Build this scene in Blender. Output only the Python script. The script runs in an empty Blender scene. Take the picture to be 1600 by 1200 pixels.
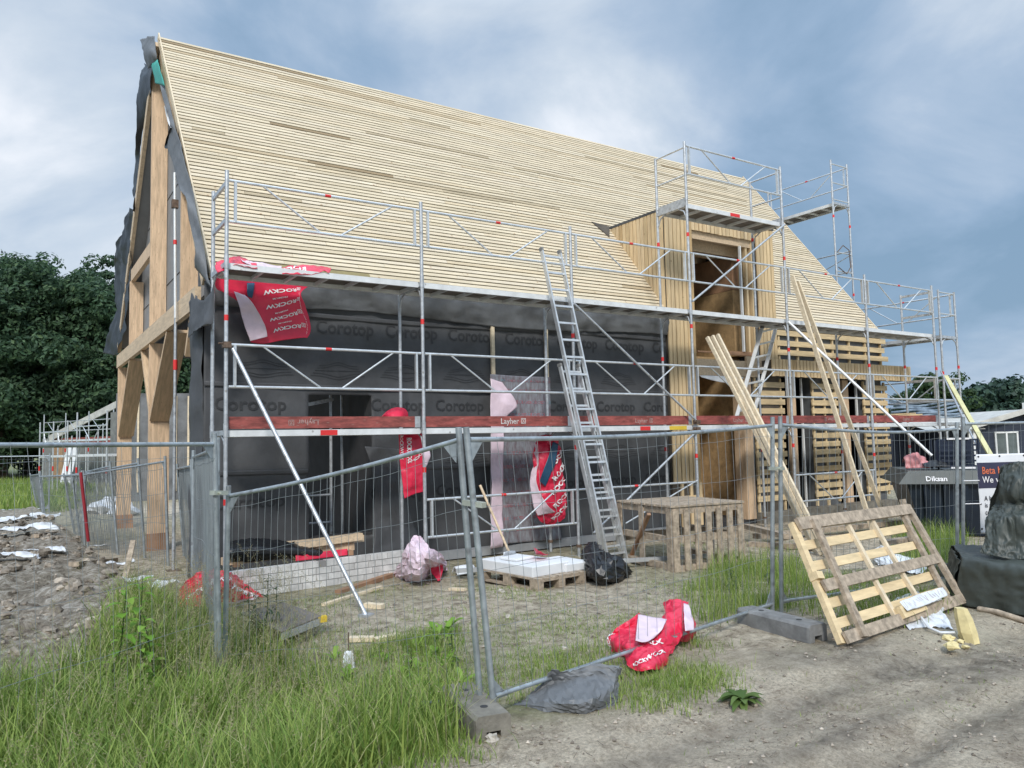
import bpy, math, random
import numpy as np
from mathutils import Vector, Matrix, noise as MN
random.seed(7)
rng = np.random.default_rng(11)
SC = bpy.context.scene
COL = SC.collection
R = math.radians
# ------------------------------------------------------------------ camera
CH, YAW, PITCH, ROLL, FPX = 1.7877, 0.57468, 0.07267, -0.02215, 1213.44
fw = Vector((math.sin(YAW)*math.cos(PITCH), math.cos(YAW)*math.cos(PITCH), math.sin(PITCH)))
r0 = Vector((math.cos(YAW), -math.sin(YAW), 0)); u0 = r0.cross(fw)
rt = r0*math.cos(ROLL)+u0*math.sin(ROLL); up = -r0*math.sin(ROLL)+u0*math.cos(ROLL)
CAMP = Vector((0, 0, CH))
cd = bpy.data.cameras.new('camera'); cam = bpy.data.objects.new('camera', cd); COL.objects.link(cam)
cam.matrix_world = Matrix(((rt.x, up.x, -fw.x, 0), (rt.y, up.y, -fw.y, 0), (rt.z, up.z, -fw.z, CH), (0, 0, 0, 1)))
cd.sensor_width = 36; cd.lens = FPX/1600*36; cd.clip_start = 0.05; cd.clip_end = 3000
SC.camera = cam
def at(px, py, x=None, y=None, z=None, d=None):
    """a point of the place seen at photo pixel (px, py), on a known plane or at a known distance"""
    v = fw+rt*((px-800)/FPX)-up*((py-600)/FPX)
    if d is not None: t = d
    elif x is not None: t = x/v.x
    elif y is not None: t = y/v.y
    else: t = (z-CH)/v.z
    return CAMP+v*t
# ------------------------------------------------------------------ light
SUN_EL, SUN_AZ = R(38), R(212)      # azimuth clockwise from +Y
w = bpy.data.worlds.new('World'); SC.world = w; w.use_nodes = True
nt = w.node_tree; N = nt.nodes; L = nt.links
bg = N['Background']
def nd(t, tree=None, **k):
    n = (tree or nt).nodes.new(t)
    for a, b in k.items(): setattr(n, a, b)
    return n
sky = nd('ShaderNodeTexSky', sky_type='NISHITA', sun_disc=False, sun_elevation=SUN_EL, sun_rotation=SUN_AZ, air_density=1.3, dust_density=1.5)
skm = nd('ShaderNodeVectorMath', operation='SCALE'); skm.inputs[3].default_value = 0.045
L.new(sky.outputs[0], skm.inputs[0])
tc = nd('ShaderNodeTexCoord')
sep = nd('ShaderNodeSeparateXYZ'); L.new(tc.outputs['Generated'], sep.inputs[0])
# clouds lie on a flat layer high above, so they crowd together towards the horizon
zz = nd('ShaderNodeMath', operation='ADD'); L.new(sep.outputs[2], zz.inputs[0]); zz.inputs[1].default_value = 0.42
cx = nd('ShaderNodeMath', operation='DIVIDE'); L.new(sep.outputs[0], cx.inputs[0]); L.new(zz.outputs[0], cx.inputs[1])
cy = nd('ShaderNodeMath', operation='DIVIDE'); L.new(sep.outputs[1], cy.inputs[0]); L.new(zz.outputs[0], cy.inputs[1])
cmb = nd('ShaderNodeCombineXYZ'); L.new(cx.outputs[0], cmb.inputs[0]); L.new(cy.outputs[0], cmb.inputs[1])
cmb.inputs[2].default_value = 3.7
n1 = nd('ShaderNodeTexNoise'); n1.inputs['Scale'].default_value = 2.1; n1.inputs['Detail'].default_value = 9; n1.inputs['Roughness'].default_value = 0.56; n1.inputs['Distortion'].default_value = 0.5
L.new(cmb.outputs[0], n1.inputs['Vector'])
n2 = nd('ShaderNodeTexNoise'); n2.inputs['Scale'].default_value = 0.9; n2.inputs['Detail'].default_value = 4
L.new(cmb.outputs[0], n2.inputs['Vector'])
ad = nd('ShaderNodeMath', operation='MULTIPLY_ADD'); L.new(n2.outputs[0], ad.inputs[0]); ad.inputs[1].default_value = 0.6
L.new(n1.outputs[0], ad.inputs[2])
# broad bright and dull banks of cloud, by direction
def bank(px, py, amp, width):
    d = (at(px, py, d=1)-CAMP).normalized()
    dp = nd('ShaderNodeVectorMath', operation='DOT_PRODUCT'); nv = nd('ShaderNodeVectorMath', operation='NORMALIZE')
    L.new(tc.outputs['Generated'], nv.inputs[0]); L.new(nv.outputs[0], dp.inputs[0]); dp.inputs[1].default_value = d
    mr = nd('ShaderNodeMapRange', interpolation_type='SMOOTHSTEP')
    mr.inputs['From Min'].default_value = math.cos(R(width)); mr.inputs['From Max'].default_value = 1.0
    mr.inputs['To Min'].default_value = 0; mr.inputs['To Max'].default_value = amp
    L.new(dp.outputs['Value'], mr.inputs['Value'])
    return mr.outputs[0]
acc = ad.outputs[0]
for b in ((90, 70, .20, 12), (40, 380, .20, 15), (985, 215, .13, 8), (1570, 60, .17, 11), (1580, 600, .15, 9), (1400, 380, -.24, 16), (480, 40, -.08, 9), (700, 60, -.07, 9),
          (1150, 90, -.08, 13), (120, 200, -.07, 8), (780, 120, .06, 10), (1330, 180, .06, 6)):
    s = nd('ShaderNodeMath', operation='ADD'); L.new(acc, s.inputs[0]); L.new(bank(*b), s.inputs[1]); acc = s.outputs[0]
rp = nd('ShaderNodeValToRGB'); L.new(acc, rp.inputs[0])
e = rp.color_ramp.elements
e[0].position = 0.54; e[0].color = (0.160, 0.250, 0.360, 1)
e[1].position = 1.15; e[1].color = (0.60, 0.63, 0.68, 1)
for p, c in ((0.66, (0.215, 0.305, 0.425, 1)), (0.78, (0.295, 0.375, 0.485, 1)), (0.90, (0.43, 0.49, 0.565, 1))):
    q = e.new(p if p < 1 else 1); q.color = c
e[-1].position = 1.0
dv = nd('ShaderNodeMath', operation='MULTIPLY'); L.new(acc, dv.inputs[0]); dv.inputs[1].default_value = 0.93; L.new(dv.outputs[0], rp.inputs[0])
# a covered sky is brightest overhead
zr = nd('ShaderNodeMapRange'); L.new(sep.outputs[2], zr.inputs['Value'])
zr.inputs['From Min'].default_value = 0.50; zr.inputs['From Max'].default_value = 0.95; zr.inputs['To Min'].default_value = 1.0; zr.inputs['To Max'].default_value = 2.9
sc2 = nd('ShaderNodeVectorMath', operation='SCALE'); L.new(rp.outputs[0], sc2.inputs[0]); L.new(zr.outputs[0], sc2.inputs[3])
mx = nd('ShaderNodeMix', data_type='RGBA'); mx.inputs['Factor'].default_value = 0.9
L.new(skm.outputs[0], mx.inputs['A']); L.new(sc2.outputs[0], mx.inputs['B'])
L.new(mx.outputs['Result'], bg.inputs['Color']); bg.inputs['Strength'].default_value = 1.0
sl = bpy.data.lights.new('sun', 'SUN'); sl.energy = 1.75; sl.angle = R(11); sl.color = (1, 0.965, 0.91)
so = bpy.data.objects.new('sun', sl); COL.objects.link(so)
so.location = (-20, -20, 40)
sd = Vector((math.sin(SUN_AZ)*math.cos(SUN_EL), math.cos(SUN_AZ)*math.cos(SUN_EL), math.sin(SUN_EL)))
so.rotation_euler = sd.to_track_quat('Z', 'Y').to_euler()
SC.view_settings.view_transform = 'Standard'; SC.view_settings.look = 'None'
SC.view_settings.exposure = 0.66; SC.view_settings.gamma = 1
# ------------------------------------------------------------------ helpers
Z = Vector((0, 0, 1)); X = Vector((1, 0, 0)); Y = Vector((0, 1, 0)); V = Vector
ORG = {}
def tag(o, label=None, cat=None, group=None, kind=None):
    if label: o['label'] = label
    if cat: o['category'] = cat
    if group: o['group'] = group
    if kind: o['kind'] = kind
    return o
def thing(name, loc, label, cat, group=None):
    o = bpy.data.objects.new(name, None); COL.objects.link(o); o.location = V(loc); o.empty_display_size = .2
    ORG[o.name] = V(loc)
    return tag(o, label, cat, group)
class MB:
    def __init__(s): s.v = []; s.f = []; s.s = []
    def add(s, vs, fs, smooth=False):
        b = len(s.v); s.v += [tuple(q) for q in vs]; s.f += [tuple(b+i for i in f) for f in fs]; s.s += [smooth]*len(fs); return s
    def box(s, c, sz, M=None):
        c = V(c); h = [q/2 for q in sz]
        vs = [V((x*h[0], y*h[1], z*h[2])) for x in (-1, 1) for y in (-1, 1) for z in (-1, 1)]
        if M: vs = [M @ q for q in vs]
        return s.add([c+q for q in vs], [(0, 1, 3, 2), (4, 6, 7, 5), (0, 4, 5, 1), (2, 3, 7, 6), (0, 2, 6, 4), (1, 5, 7, 3)])
    def span(s, a, b):
        return s.box([(a[i]+b[i])/2 for i in range(3)], [abs(b[i]-a[i]) for i in range(3)])
    def bar(s, a, b, w_, h_, upv=Z):
        a, b = V(a), V(b); d = (b-a); l = d.length; d.normalize()
        sd_ = d.cross(upv)
        if sd_.length < 1e-4: sd_ = d.cross(X)
        sd_.normalize(); u = sd_.cross(d)
        vs = [p+sd_*(i*w_/2)+u*(j*h_/2) for p in (a, b) for i, j in ((-1, -1), (1, -1), (1, 1), (-1, 1))]
        return s.add(vs, [(3, 2, 1, 0), (4, 5, 6, 7), (0, 1, 5, 4), (1, 2, 6, 5), (2, 3, 7, 6), (3, 0, 4, 7)])
    def tube(s, a, b, r, n=8, r2=None, cap=True):
        return s.path([a, b], [r, r if r2 is None else r2], n, cap)
    def path(s, pts, rr, n=8, cap=True):
        pts = [V(p) for p in pts]
        if not hasattr(rr, '__len__'): rr = [rr]*len(pts)
        vs = []; m = len(pts); prev = None
        for i, p in enumerate(pts):
            d = (pts[min(i+1, m-1)]-pts[max(i-1, 0)])
            if d.length < 1e-9: d = Z.copy()
            d.normalize()
            if prev is None:
                a = d.orthogonal().normalized()
            else:
                a = prev-d*prev.dot(d)
                if a.length < 1e-6: a = d.orthogonal()
                a.normalize()
            prev = a; b = d.cross(a)
            vs += [p+(a*math.cos(2*math.pi*k/n)+b*math.sin(2*math.pi*k/n))*rr[i] for k in range(n)]
        fs = [(i*n+k, i*n+(k+1) % n, (i+1)*n+(k+1) % n, (i+1)*n+k) for i in range(m-1) for k in range(n)]
        s.add(vs, fs, True)
        if cap:
            s.add(vs[:n], [tuple(range(n-1, -1, -1))]); s.add(vs[-n:], [tuple(range(n))])
        return s
    def prism(s, pts, ext):
        pts = [V(p) for p in pts]; n = len(pts); ext = V(ext)
        return s.add(pts+[p+ext for p in pts], [tuple(range(n-1, -1, -1)), tuple(range(n, 2*n))]+[(i, (i+1) % n, n+(i+1) % n, n+i) for i in range(n)])
    def build(s, name, mat, parent=None, label=None, cat=None, group=None, kind=None):
        me = bpy.data.meshes.new(name)
        if parent is not None: o_ = ORG[parent.name]
        else:
            a = np.array(s.v); o_ = V(((a[:, 0].min()+a[:, 0].max())/2, (a[:, 1].min()+a[:, 1].max())/2, a[:, 2].min()))
        me.from_pydata([(q[0]-o_[0], q[1]-o_[1], q[2]-o_[2]) for q in s.v], [], s.f)
        me.polygons.foreach_set('use_smooth', s.s); me.materials.append(mat); me.update()
        o = bpy.data.objects.new(name, me); COL.objects.link(o)
        if parent is not None: o.parent = parent
        else: o.location = o_
        ORG[o.name] = V(o_)
        return tag(o, label, cat, group, kind)
# ------------------------------------------------------------------ materials
MATS = {}
def mat(name, col, rough=.7, metal=0, var=.12, nscale=3, bump=0, bscale=40, stretch=(1, 1, 1), col2=None, island=0, isl_cols=None, spec=.5, trans=0, alpha=1, attr=None, detail=5, spots=None):
    m = bpy.data.materials.new(name); m.use_nodes = True; t = m.node_tree; b = t.nodes['Principled BSDF']; lk = t.links
    def n_(k, **kw):
        q = t.nodes.new(k)
        for a_, v_ in kw.items(): setattr(q, a_, v_)
        return q
    b.inputs['Roughness'].default_value = rough; b.inputs['Metallic'].default_value = metal
    b.inputs['Specular IOR Level'].default_value = spec
    tco = n_('ShaderNodeTexCoord'); mp = n_('ShaderNodeMapping'); mp.inputs['Scale'].default_value = stretch
    lk.new(tco.outputs['Object'], mp.inputs[0])
    vec = mp.outputs[0]
    geo = None
    if island or isl_cols:
        geo = n_('ShaderNodeNewGeometry')
        of = n_('ShaderNodeVectorMath', operation='SCALE'); cb = n_('ShaderNodeCombineXYZ')
        for i in range(3): lk.new(geo.outputs['Random Per Island'], cb.inputs[i])
        lk.new(cb.outputs[0], of.inputs[0]); of.inputs[3].default_value = 37
        sm_ = n_('ShaderNodeVectorMath', operation='ADD'); lk.new(vec, sm_.inputs[0]); lk.new(of.outputs[0], sm_.inputs[1]); vec = sm_.outputs[0]
    nz = n_('ShaderNodeTexNoise'); nz.inputs['Scale'].default_value = nscale; nz.inputs['Detail'].default_value = detail; nz.inputs['Roughness'].default_value = .6
    lk.new(vec, nz.inputs['Vector'])
    rp_ = n_('ShaderNodeValToRGB'); lk.new(nz.outputs[0], rp_.inputs[0])
    c1 = tuple(max(0, c*(1-var*1.6)) for c in col); c2 = tuple(min(1, c*(1+var*1.6)) for c in (col2 or col))
    rp_.color_ramp.elements[0].position = .3; rp_.color_ramp.elements[1].position = .7
    rp_.color_ramp.elements[0].color = (*c1, 1); rp_.color_ramp.elements[1].color = (*c2, 1)
    out = rp_.outputs[0]
    if isl_cols:
        ir = n_('ShaderNodeValToRGB'); ir.color_ramp.interpolation = 'CONSTANT'; lk.new(geo.outputs['Random Per Island'], ir.inputs[0])
        es = ir.color_ramp.elements
        for i, (p_, c_) in enumerate(isl_cols):
            q = es[i] if i < 2 else es.new(p_)
            q.position = p_; q.color = (*c_, 1)
        mxx = n_('ShaderNodeMix', data_type='RGBA', blend_type='MULTIPLY'); mxx.inputs['Factor'].default_value = 1
        lk.new(out, mxx.inputs['A']); lk.new(ir.outputs[0], mxx.inputs['B']); out = mxx.outputs['Result']
    elif island:
        hs = n_('ShaderNodeHueSaturation'); mr_ = n_('ShaderNodeMapRange'); lk.new(geo.outputs['Random Per Island'], mr_.inputs['Value'])
        mr_.inputs['To Min'].default_value = 1-island; mr_.inputs['To Max'].default_value = 1+island
        lk.new(mr_.outputs[0], hs.inputs['Value']); lk.new(out, hs.inputs['Color']); out = hs.outputs[0]
    if spots:   # (colour, scale, threshold): knots, stains, scuffs
        vo = n_('ShaderNodeTexVoronoi'); vo.inputs['Scale'].default_value = spots[1]
        if vec is mp.outputs[0]: lk.new(tco.outputs['Object'], vo.inputs['Vector'])
        elif geo is not None and stretch != (1, 1, 1):
            s2 = n_('ShaderNodeVectorMath', operation='ADD'); lk.new(tco.outputs['Object'], s2.inputs[0]); lk.new(of.outputs[0], s2.inputs[1]); lk.new(s2.outputs[0], vo.inputs['Vector'])
        else: lk.new(vec, vo.inputs['Vector'])
        ms = n_('ShaderNodeMapRange'); ms.inputs['From Min'].default_value = spots[2]*.4; ms.inputs['From Max'].default_value = spots[2]
        ms.inputs['To Min'].default_value = .85; ms.inputs['To Max'].default_value = 0
        lk.new(vo.outputs['Distance'], ms.inputs['Value'])
        mk = n_('ShaderNodeMix', data_type='RGBA'); lk.new(ms.outputs[0], mk.inputs['Factor']); lk.new(out, mk.inputs['A']); mk.inputs['B'].default_value = (*spots[0], 1); out = mk.outputs['Result']
    lk.new(out, b.inputs['Base Color'])
    if bump:
        n3 = n_('ShaderNodeTexNoise'); n3.inputs['Scale'].default_value = bscale; n3.inputs['Detail'].default_value = 6; lk.new(vec, n3.inputs['Vector'])
        bp = n_('ShaderNodeBump'); bp.inputs['Strength'].default_value = 1; bp.inputs['Distance'].default_value = bump
        lk.new(n3.outputs[0], bp.inputs['Height']); lk.new(bp.outputs[0], b.inputs['Normal'])
    if alpha < 1: b.inputs['Alpha'].default_value = alpha
    if trans: b.inputs['Transmission Weight'].default_value = trans
    MATS[name] = m
    return m
BOARD = [(0, (1, 1, 1)), (.12, (.93, .92, .88)), (.28, (1.0, .97, .92)), (.4, (.86, .84, .78)), (.5, (1, 1, .98)), (.63, (.95, .93, .9)), (.76, (.9, .86, .78)), (.84, (1, .99, .95)), (.955, (.72, .66, .56)), (.985, (.45, .38, .28))]
M_roof = mat('roof_batten_wood', (.63, .535, .39), .75, var=.10, nscale=2.2, stretch=(1, 9, 9), isl_cols=BOARD, bump=.002, bscale=6, spots=((.34, .22, .12), 4.5, .11))
M_clad = mat('vertical_cladding_wood', (.66, .50, .30), .75, var=.12, nscale=2.2, stretch=(9, 9, 1), isl_cols=BOARD[:-1], bump=.002, bscale=6, spots=((.30, .18, .10), 4.5, .10))
M_slat = mat('slat_wood', (.68, .53, .32), .75, var=.12, nscale=2.5, stretch=(1, 8, 8), isl_cols=BOARD[:-1], bump=.002, bscale=6)
M_lam = mat('laminated_larch', (.64, .46, .30), .65, var=.16, nscale=3, stretch=(10, 10, 1), bump=.001, bscale=8, spots=((.22, .10, .05), 6.0, .17))
M_brace = mat('brace_larch', (.60, .43, .27), .65, var=.14, nscale=3, stretch=(9, 1, 1), bump=.001, bscale=5, spots=((.22, .10, .05), 6.0, .15))
M_beam = mat('pale_beam_wood', (.60, .46, .31), .7, var=.12, nscale=3, stretch=(8, 1, 8), bump=.001, bscale=8)
M_plank = mat('fresh_plank', (.66, .55, .39), .7, var=.12, nscale=3, stretch=(5, 5, 5), island=.12, bump=.001, bscale=20)
M_plank2 = mat('red_brown_timber', (.33, .19, .11), .75, var=.2, nscale=4, bump=.002)
M_grey = mat('weathered_pallet_wood', (.34, .275, .205), .85, var=.28, nscale=5, stretch=(3, 3, 3), island=.22, bump=.002, bscale=25)
M_osb = mat('strand_board', (.42, .28, .14), .7, var=.16, nscale=10, detail=4, bump=.001, bscale=60, spots=((.50, .35, .18), 18, .22))
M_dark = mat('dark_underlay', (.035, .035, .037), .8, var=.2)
M_cav = mat('batten_gap_underlay', (.09, .075, .058), .9, var=.2)
M_mem = mat('black_membrane', (.068, .070, .074), .58, var=.16, nscale=2, bump=.012, bscale=3.5, spec=.4)
M_memlight = mat('grey_membrane', (.115, .12, .125), .55, var=.2, nscale=2, bump=.012, bscale=4)
M_memprint = mat('membrane_print', (.030, .031, .033), .6, var=.1)
M_memblack = mat('hanging_black_foil', (.018, .022, .026), .45, var=.2, nscale=2, bump=.02, bscale=5)
M_panel = mat('grey_gable_panel', (.24, .245, .25), .7, var=.08)
M_green = mat('green_foil', (.05, .36, .30), .6, var=.08)
M_steel = mat('galvanised_steel', (.50, .52, .54), .42, metal=.55, var=.16, nscale=14, bump=.0006, bscale=80, spots=((.30, .29, .27), 9, .22))
M_alu = mat('bare_aluminium', (.66, .68, .69), .35, metal=.6, var=.1, nscale=9)
M_aluw = mat('pale_aluminium_section', (.70, .71, .71), .45, metal=.2, var=.08, nscale=6, spots=((.35, .34, .32), 6, .12))
M_fence = mat('galvanised_fence_tube', (.36, .40, .42), .45, metal=.55, var=.16, nscale=11, bump=.0006, bscale=90, spots=((.22, .23, .24), 8, .25))
M_wire = mat('fence_wire', (.30, .33, .34), .5, metal=.5, var=.1)
M_red = mat('red_sticker', (.66, .03, .03), .5, var=.05)
M_rust = mat('rusty_coupler', (.16, .11, .08), .7, metal=.4, var=.3, nscale=20)
M_toe = mat('worn_red_toe_board', (.26, .065, .055), .75, var=.3, nscale=6, stretch=(1, 4, 4), spots=((.30, .17, .14), 7, .18), bump=.001)
M_chalk = mat('worn_white_print', (.55, .52, .50), .8, var=.2, nscale=30)
M_chalk2 = mat('faded_white_print', (.36, .24, .22), .8, var=.3, nscale=40)
M_ply = mat('deck_plywood', (.16, .14, .12), .7, var=.2)
M_bagr = mat('red_plastic_bag', (.66, .022, .065), .33, var=.12, nscale=3, bump=.005, bscale=12)
M_bagw = mat('pale_pink_bag_lining', (.70, .56, .63), .42, var=.10, nscale=3, bump=.015, bscale=9)
M_bagb = mat('dark_blue_bag_patch', (.02, .07, .13), .4, var=.15)
M_white = mat('white_print', (.80, .78, .78), .6, var=.03)
M_wplas = mat('white_plastic', (.68, .70, .72), .45, var=.12, nscale=5, bump=.01, bscale=12)
M_film = mat('printed_pink_film', (.24, .17, .19), .35, var=.25, nscale=6, stretch=(3, 3, 1), col2=(.20, .22, .24), bump=.008, bscale=8)
M_filmp = mat('film_print', (.34, .13, .15), .5, var=.2)
M_filmb = mat('film_print_blue', (.15, .28, .33), .5, var=.2)
M_conc = mat('concrete', (.185, .17, .14), .9, var=.2, nscale=9, bump=.006, bscale=45)
M_block = mat('grey_rubber_block', (.19, .19, .185), .85, var=.2, nscale=7, bump=.004, bscale=30)
M_brick = mat('white_brick', (.56, .55, .53), .85, var=.12, nscale=8, island=.10, bump=.002, bscale=60)
M_mortar = mat('mortar', (.27, .26, .25), .95, var=.15)
M_tarp = mat('dark_green_tarpaulin', (.042, .050, .043), .5, var=.15, nscale=3, bump=.004, bscale=16)
M_black = mat('black_plastic', (.012, .013, .015), .4, var=.2)
M_skip = mat('dark_blue_skip_paint', (.010, .017, .030), .4, var=.3, nscale=3)
M_skiprim = mat('grey_skip_rim', (.065, .075, .072), .55, var=.15)
M_poly = mat('white_insulation', (.70, .71, .72), .8, var=.05, bump=.002, bscale=60)
M_blue = mat('blue_paint', (.02, .12, .42), .5, var=.1)
M_navy = mat('navy_boards', (.022, .03, .05), .6, var=.2, stretch=(1, 1, 6))
M_wframe = mat('white_window_frame', (.72, .73, .72), .5, var=.05)
M_glass = mat('window_glass', (.10, .12, .12), .12, var=.2, spec=.8)
M_cream = mat('pale_roof_sheet', (.50, .49, .45), .7, var=.12)
M_yellow = mat('yellow_plastic', (.65, .45, .04), .5, var=.1)
M_banner = mat('white_banner', (.74, .75, .77), .5, var=.04, bump=.004, bscale=6)
M_bnavy = mat('navy_banner_band', (.035, .035, .07), .5, var=.1)
M_orange = mat('orange_print', (.65, .16, .07), .6, var=.05)
M_ink = mat('black_print', (.05, .05, .06), .6, var=.05)
M_log = mat('split_log', (.66, .55, .28), .8, var=.15, nscale=7, bump=.004, bscale=15)
M_bark = mat('bark', (.075, .058, .042), .95, var=.3, nscale=3, bump=.03, bscale=8)
M_stone = mat('pale_stone', (.46, .42, .36), .9, var=.2, nscale=9, bump=.004, bscale=30)
M_clod = mat('dirt_clod', (.15, .12, .09), .95, var=.3, nscale=5, col2=(.30, .26, .21), island=.35, bump=.01, bscale=25)
M_blind = mat('blue_grey_slats', (.06, .09, .13), .5, var=.3, nscale=3, col2=(.2, .26, .32))
def leaf_mat(name, c1, c2, c3=None, transl=.35):
    m = bpy.data.materials.new(name); m.use_nodes = True; t = m.node_tree; b = t.nodes['Principled BSDF']; lk = t.links
    b.inputs['Roughness'].default_value = .6; b.inputs['Specular IOR Level'].default_value = .3
    g = t.nodes.new('ShaderNodeNewGeometry'); r_ = t.nodes.new('ShaderNodeValToRGB'); lk.new(g.outputs['Random Per Island'], r_.inputs[0])
    r_.color_ramp.elements[0].color = (*c1, 1); r_.color_ramp.elements[1].color = (*c2, 1)
    if c3: q = r_.color_ramp.elements.new(.93); q.color = (*c2, 1); r_.color_ramp.elements[-1].color = (*c3, 1)
    lk.new(r_.outputs[0], b.inputs['Base Color'])
    tr = t.nodes.new('ShaderNodeBsdfTranslucent'); lk.new(r_.outputs[0], tr.inputs[0]); ms = t.nodes.new('ShaderNodeMixShader'); ms.inputs[0].default_value = transl
    lk.new(b.outputs[0], ms.inputs[1]); lk.new(tr.outputs[0], ms.inputs[2]); lk.new(ms.outputs[0], t.nodes['Material Output'].inputs[0])
    return m
M_leaf = leaf_mat('dark_tree_leaves', (.035, .07, .042), (.080, .145, .070), (.13, .20, .09))
M_leaf2 = leaf_mat('mid_tree_leaves', (.03, .06, .025), (.065, .115, .04))
M_wood_far = leaf_mat('far_wood_leaves', (.022, .048, .036), (.045, .085, .055), transl=.2)
M_grass = leaf_mat('grass_blades', (.11, .20, .03), (.35, .43, .11), (.50, .46, .26))
M_grassdry = leaf_mat('dry_seed_grass', (.26, .25, .13), (.42, .37, .22))
M_weed = leaf_mat('bright_weed_leaves', (.16, .33, .035), (.28, .44, .07))
M_dock = leaf_mat('dock_leaves', (.07, .13, .03), (.15, .22, .06))
M_nettle = leaf_mat('dark_weed_leaves', (.04, .075, .03), (.08, .12, .05))
# ------------------------------------------------------------------ ground
def sm(a, b, x): t = np.clip((x-a)/(b-a), 0, 1); return t*t*(3-2*t)
def vnoise(x, y, seed=0):
    def h(i, j): 
        n = np.sin(i*127.1+j*311.7+seed*74.7)*43758.5453
        return n-np.floor(n)
    xi, yi = np.floor(x), np.floor(y); fx, fy = x-xi, y-yi; fx = fx*fx*(3-2*fx); fy = fy*fy*(3-2*fy)
    return (h(xi, yi)*(1-fx)+h(xi+1, yi)*fx)*(1-fy)+(h(xi, yi+1)*(1-fx)+h(xi+1, yi+1)*fx)*fy
def fbm(x, y, o=4, seed=0):
    s = 0; a = .5
    for i in range(o): s = s+a*vnoise(x*2**i, y*2**i, seed+i*3.1); a *= .5
    return s
def W2(px, py, z=0): p = at(px, py, z=z); return (p.x, p.y)
def inpoly(x, y, poly):
    c = np.zeros(x.shape, bool); n = len(poly)
    for i in range(n):
        x1, y1 = poly[i]; x2, y2 = poly[(i+1) % n]
        t = ((y1 > y) != (y2 > y)) & (x < (x2-x1)*(y-y1)/((y2-y1) or 1e-9)+x1); c ^= t
    return c
ra, rb = W2(420, 1190), W2(1600, 925)          # edge of the sandy track
rdx, rdy = rb[0]-ra[0], rb[1]-ra[1]; rl = math.hypot(rdx, rdy)
def roadside(x, y): return ((x-ra[0])*rdy-(y-ra[1])*rdx)/rl          # > 0 on the track
def rubble_mask(x, y):
    e_ = 1.35-0.03*(y-8)+.35*(fbm(x*1.3, y*1.3, 3, 4)-.5)
    return sm(.25, -.25, x-e_)*sm(4.7, 5.7, y-.25*x)*sm(30, 25, y)
def gz(x, y):
    x = np.asarray(x, float); y = np.asarray(y, float)
    near = sm(60, 12, np.hypot(x, y))
    h_ = (fbm(x*.7, y*.7, 3, 1)-.45)*.09*near+(fbm(x*4, y*4, 4, 2)-.45)*.045*near+(fbm(x*13, y*13, 2, 12)-.4)*.016*near
    h_ = h_-.30*np.exp(-(((x-1.25)/1.5)**2+((y-6.0)/1.3)**2))
    r_ = roadside(x, y)
    on = sm(-.2, .6, r_)
    for c_, wd in ((1.0, .28), (1.75, .22), (2.6, .3)):
        h_ = h_-.065*np.exp(-((r_-c_-.12*np.sin(x*.7))/wd)**2)*on
    tr_ = np.abs(((x*rdx+y*rdy)/rl*7.5) % 1-.5)
    h_ = h_+on*(np.exp(-((r_-1.75)/.22)**2)+np.exp(-((r_-.95)/.2)**2)*.8)*(.016*sm(.12, .3, tr_)*(.5+fbm(x*2.5, y*2.5, 2, 61)))-.022*on*sm(.66, .74, vnoise(x*4.2, y*4.2, 90))
    m = rubble_mask(x, y)
    h_ = h_+m*(.16+.42*(fbm(x*1.1, y*1.1, 4, 7)-.35)*1.0+.17*(fbm(x*5, y*5, 4, 9)-.4))
    flat = sm(9.9, 10.4, y)*sm(1.6, 2.2, x)
    return h_*(1-flat)
def axis(lo, hi, d0, far, grow=1.18):
    a = list(np.arange(lo, hi, d0)); s_ = d0; q = a[-1]
    while q < far: s_ *= grow; q += s_; a.append(q)
    s_ = d0; q = a[0]; b = []
    while q > -far: s_ *= grow; q -= s_; b.append(q)
    return np.array(b[::-1]+a)
gx = axis(-2.0, 10.5, .034, 900); gy = axis(1.4, 9.5, .034, 900)
GX, GY = np.meshgrid(gx, gy); GZ = gz(GX, GY)
nx, ny = len(gx), len(gy)
me = bpy.data.meshes.new('ground')
vv = np.stack([GX, GY, GZ], -1).reshape(-1, 3)
idx = np.arange(nx*ny).reshape(ny, nx)
ff = np.stack([idx[:-1, :-1], idx[:-1, 1:], idx[1:, 1:], idx[1:, :-1]], -1).reshape(-1, 4)
def np_mesh(me, verts, faces, smooth=True):
    k = faces.shape[1]
    me.vertices.add(len(verts)); me.vertices.foreach_set('co', np.ascontiguousarray(verts, np.float32).ravel())
    me.loops.add(faces.size); me.loops.foreach_set('vertex_index', np.ascontiguousarray(faces, np.int32).ravel())
    me.polygons.add(len(faces)); me.polygons.foreach_set('loop_start', np.arange(0, faces.size, k, dtype=np.int32))
    me.polygons.foreach_set('use_smooth', np.full(len(faces), smooth)); me.update(calc_edges=True); me.validate()
np_mesh(me, vv, ff)
x_, y_ = vv[:, 0], vv[:, 1]
road = sm(-.35, .45, roadside(x_, y_)+.5*(fbm(x_*1.5, y_*1.5, 3, 5)-.5))
rub = rubble_mask(x_, y_)
farm = np.clip(sm(26, 31, y_-.1*x_)*sm(8, 2, x_)+sm(45, 60, np.hypot(x_, y_)), 0, 1)
dn = fbm(x_*.55+3, y_*.55, 4, 21)
yard_g = sm(.42, .62, dn)*.75
near_l = np.exp(-(((x_-1.3)/2.3)**2+((y_-5.2)/1.8)**2))
for c_ in (W2(1170, 940), W2(900, 1090), W2(1350, 900), W2(1450, 850)):
    near_l = np.maximum(near_l, np.exp(-(((x_-c_[0])/.8)**2+((y_-c_[1])/.55)**2)))
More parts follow.
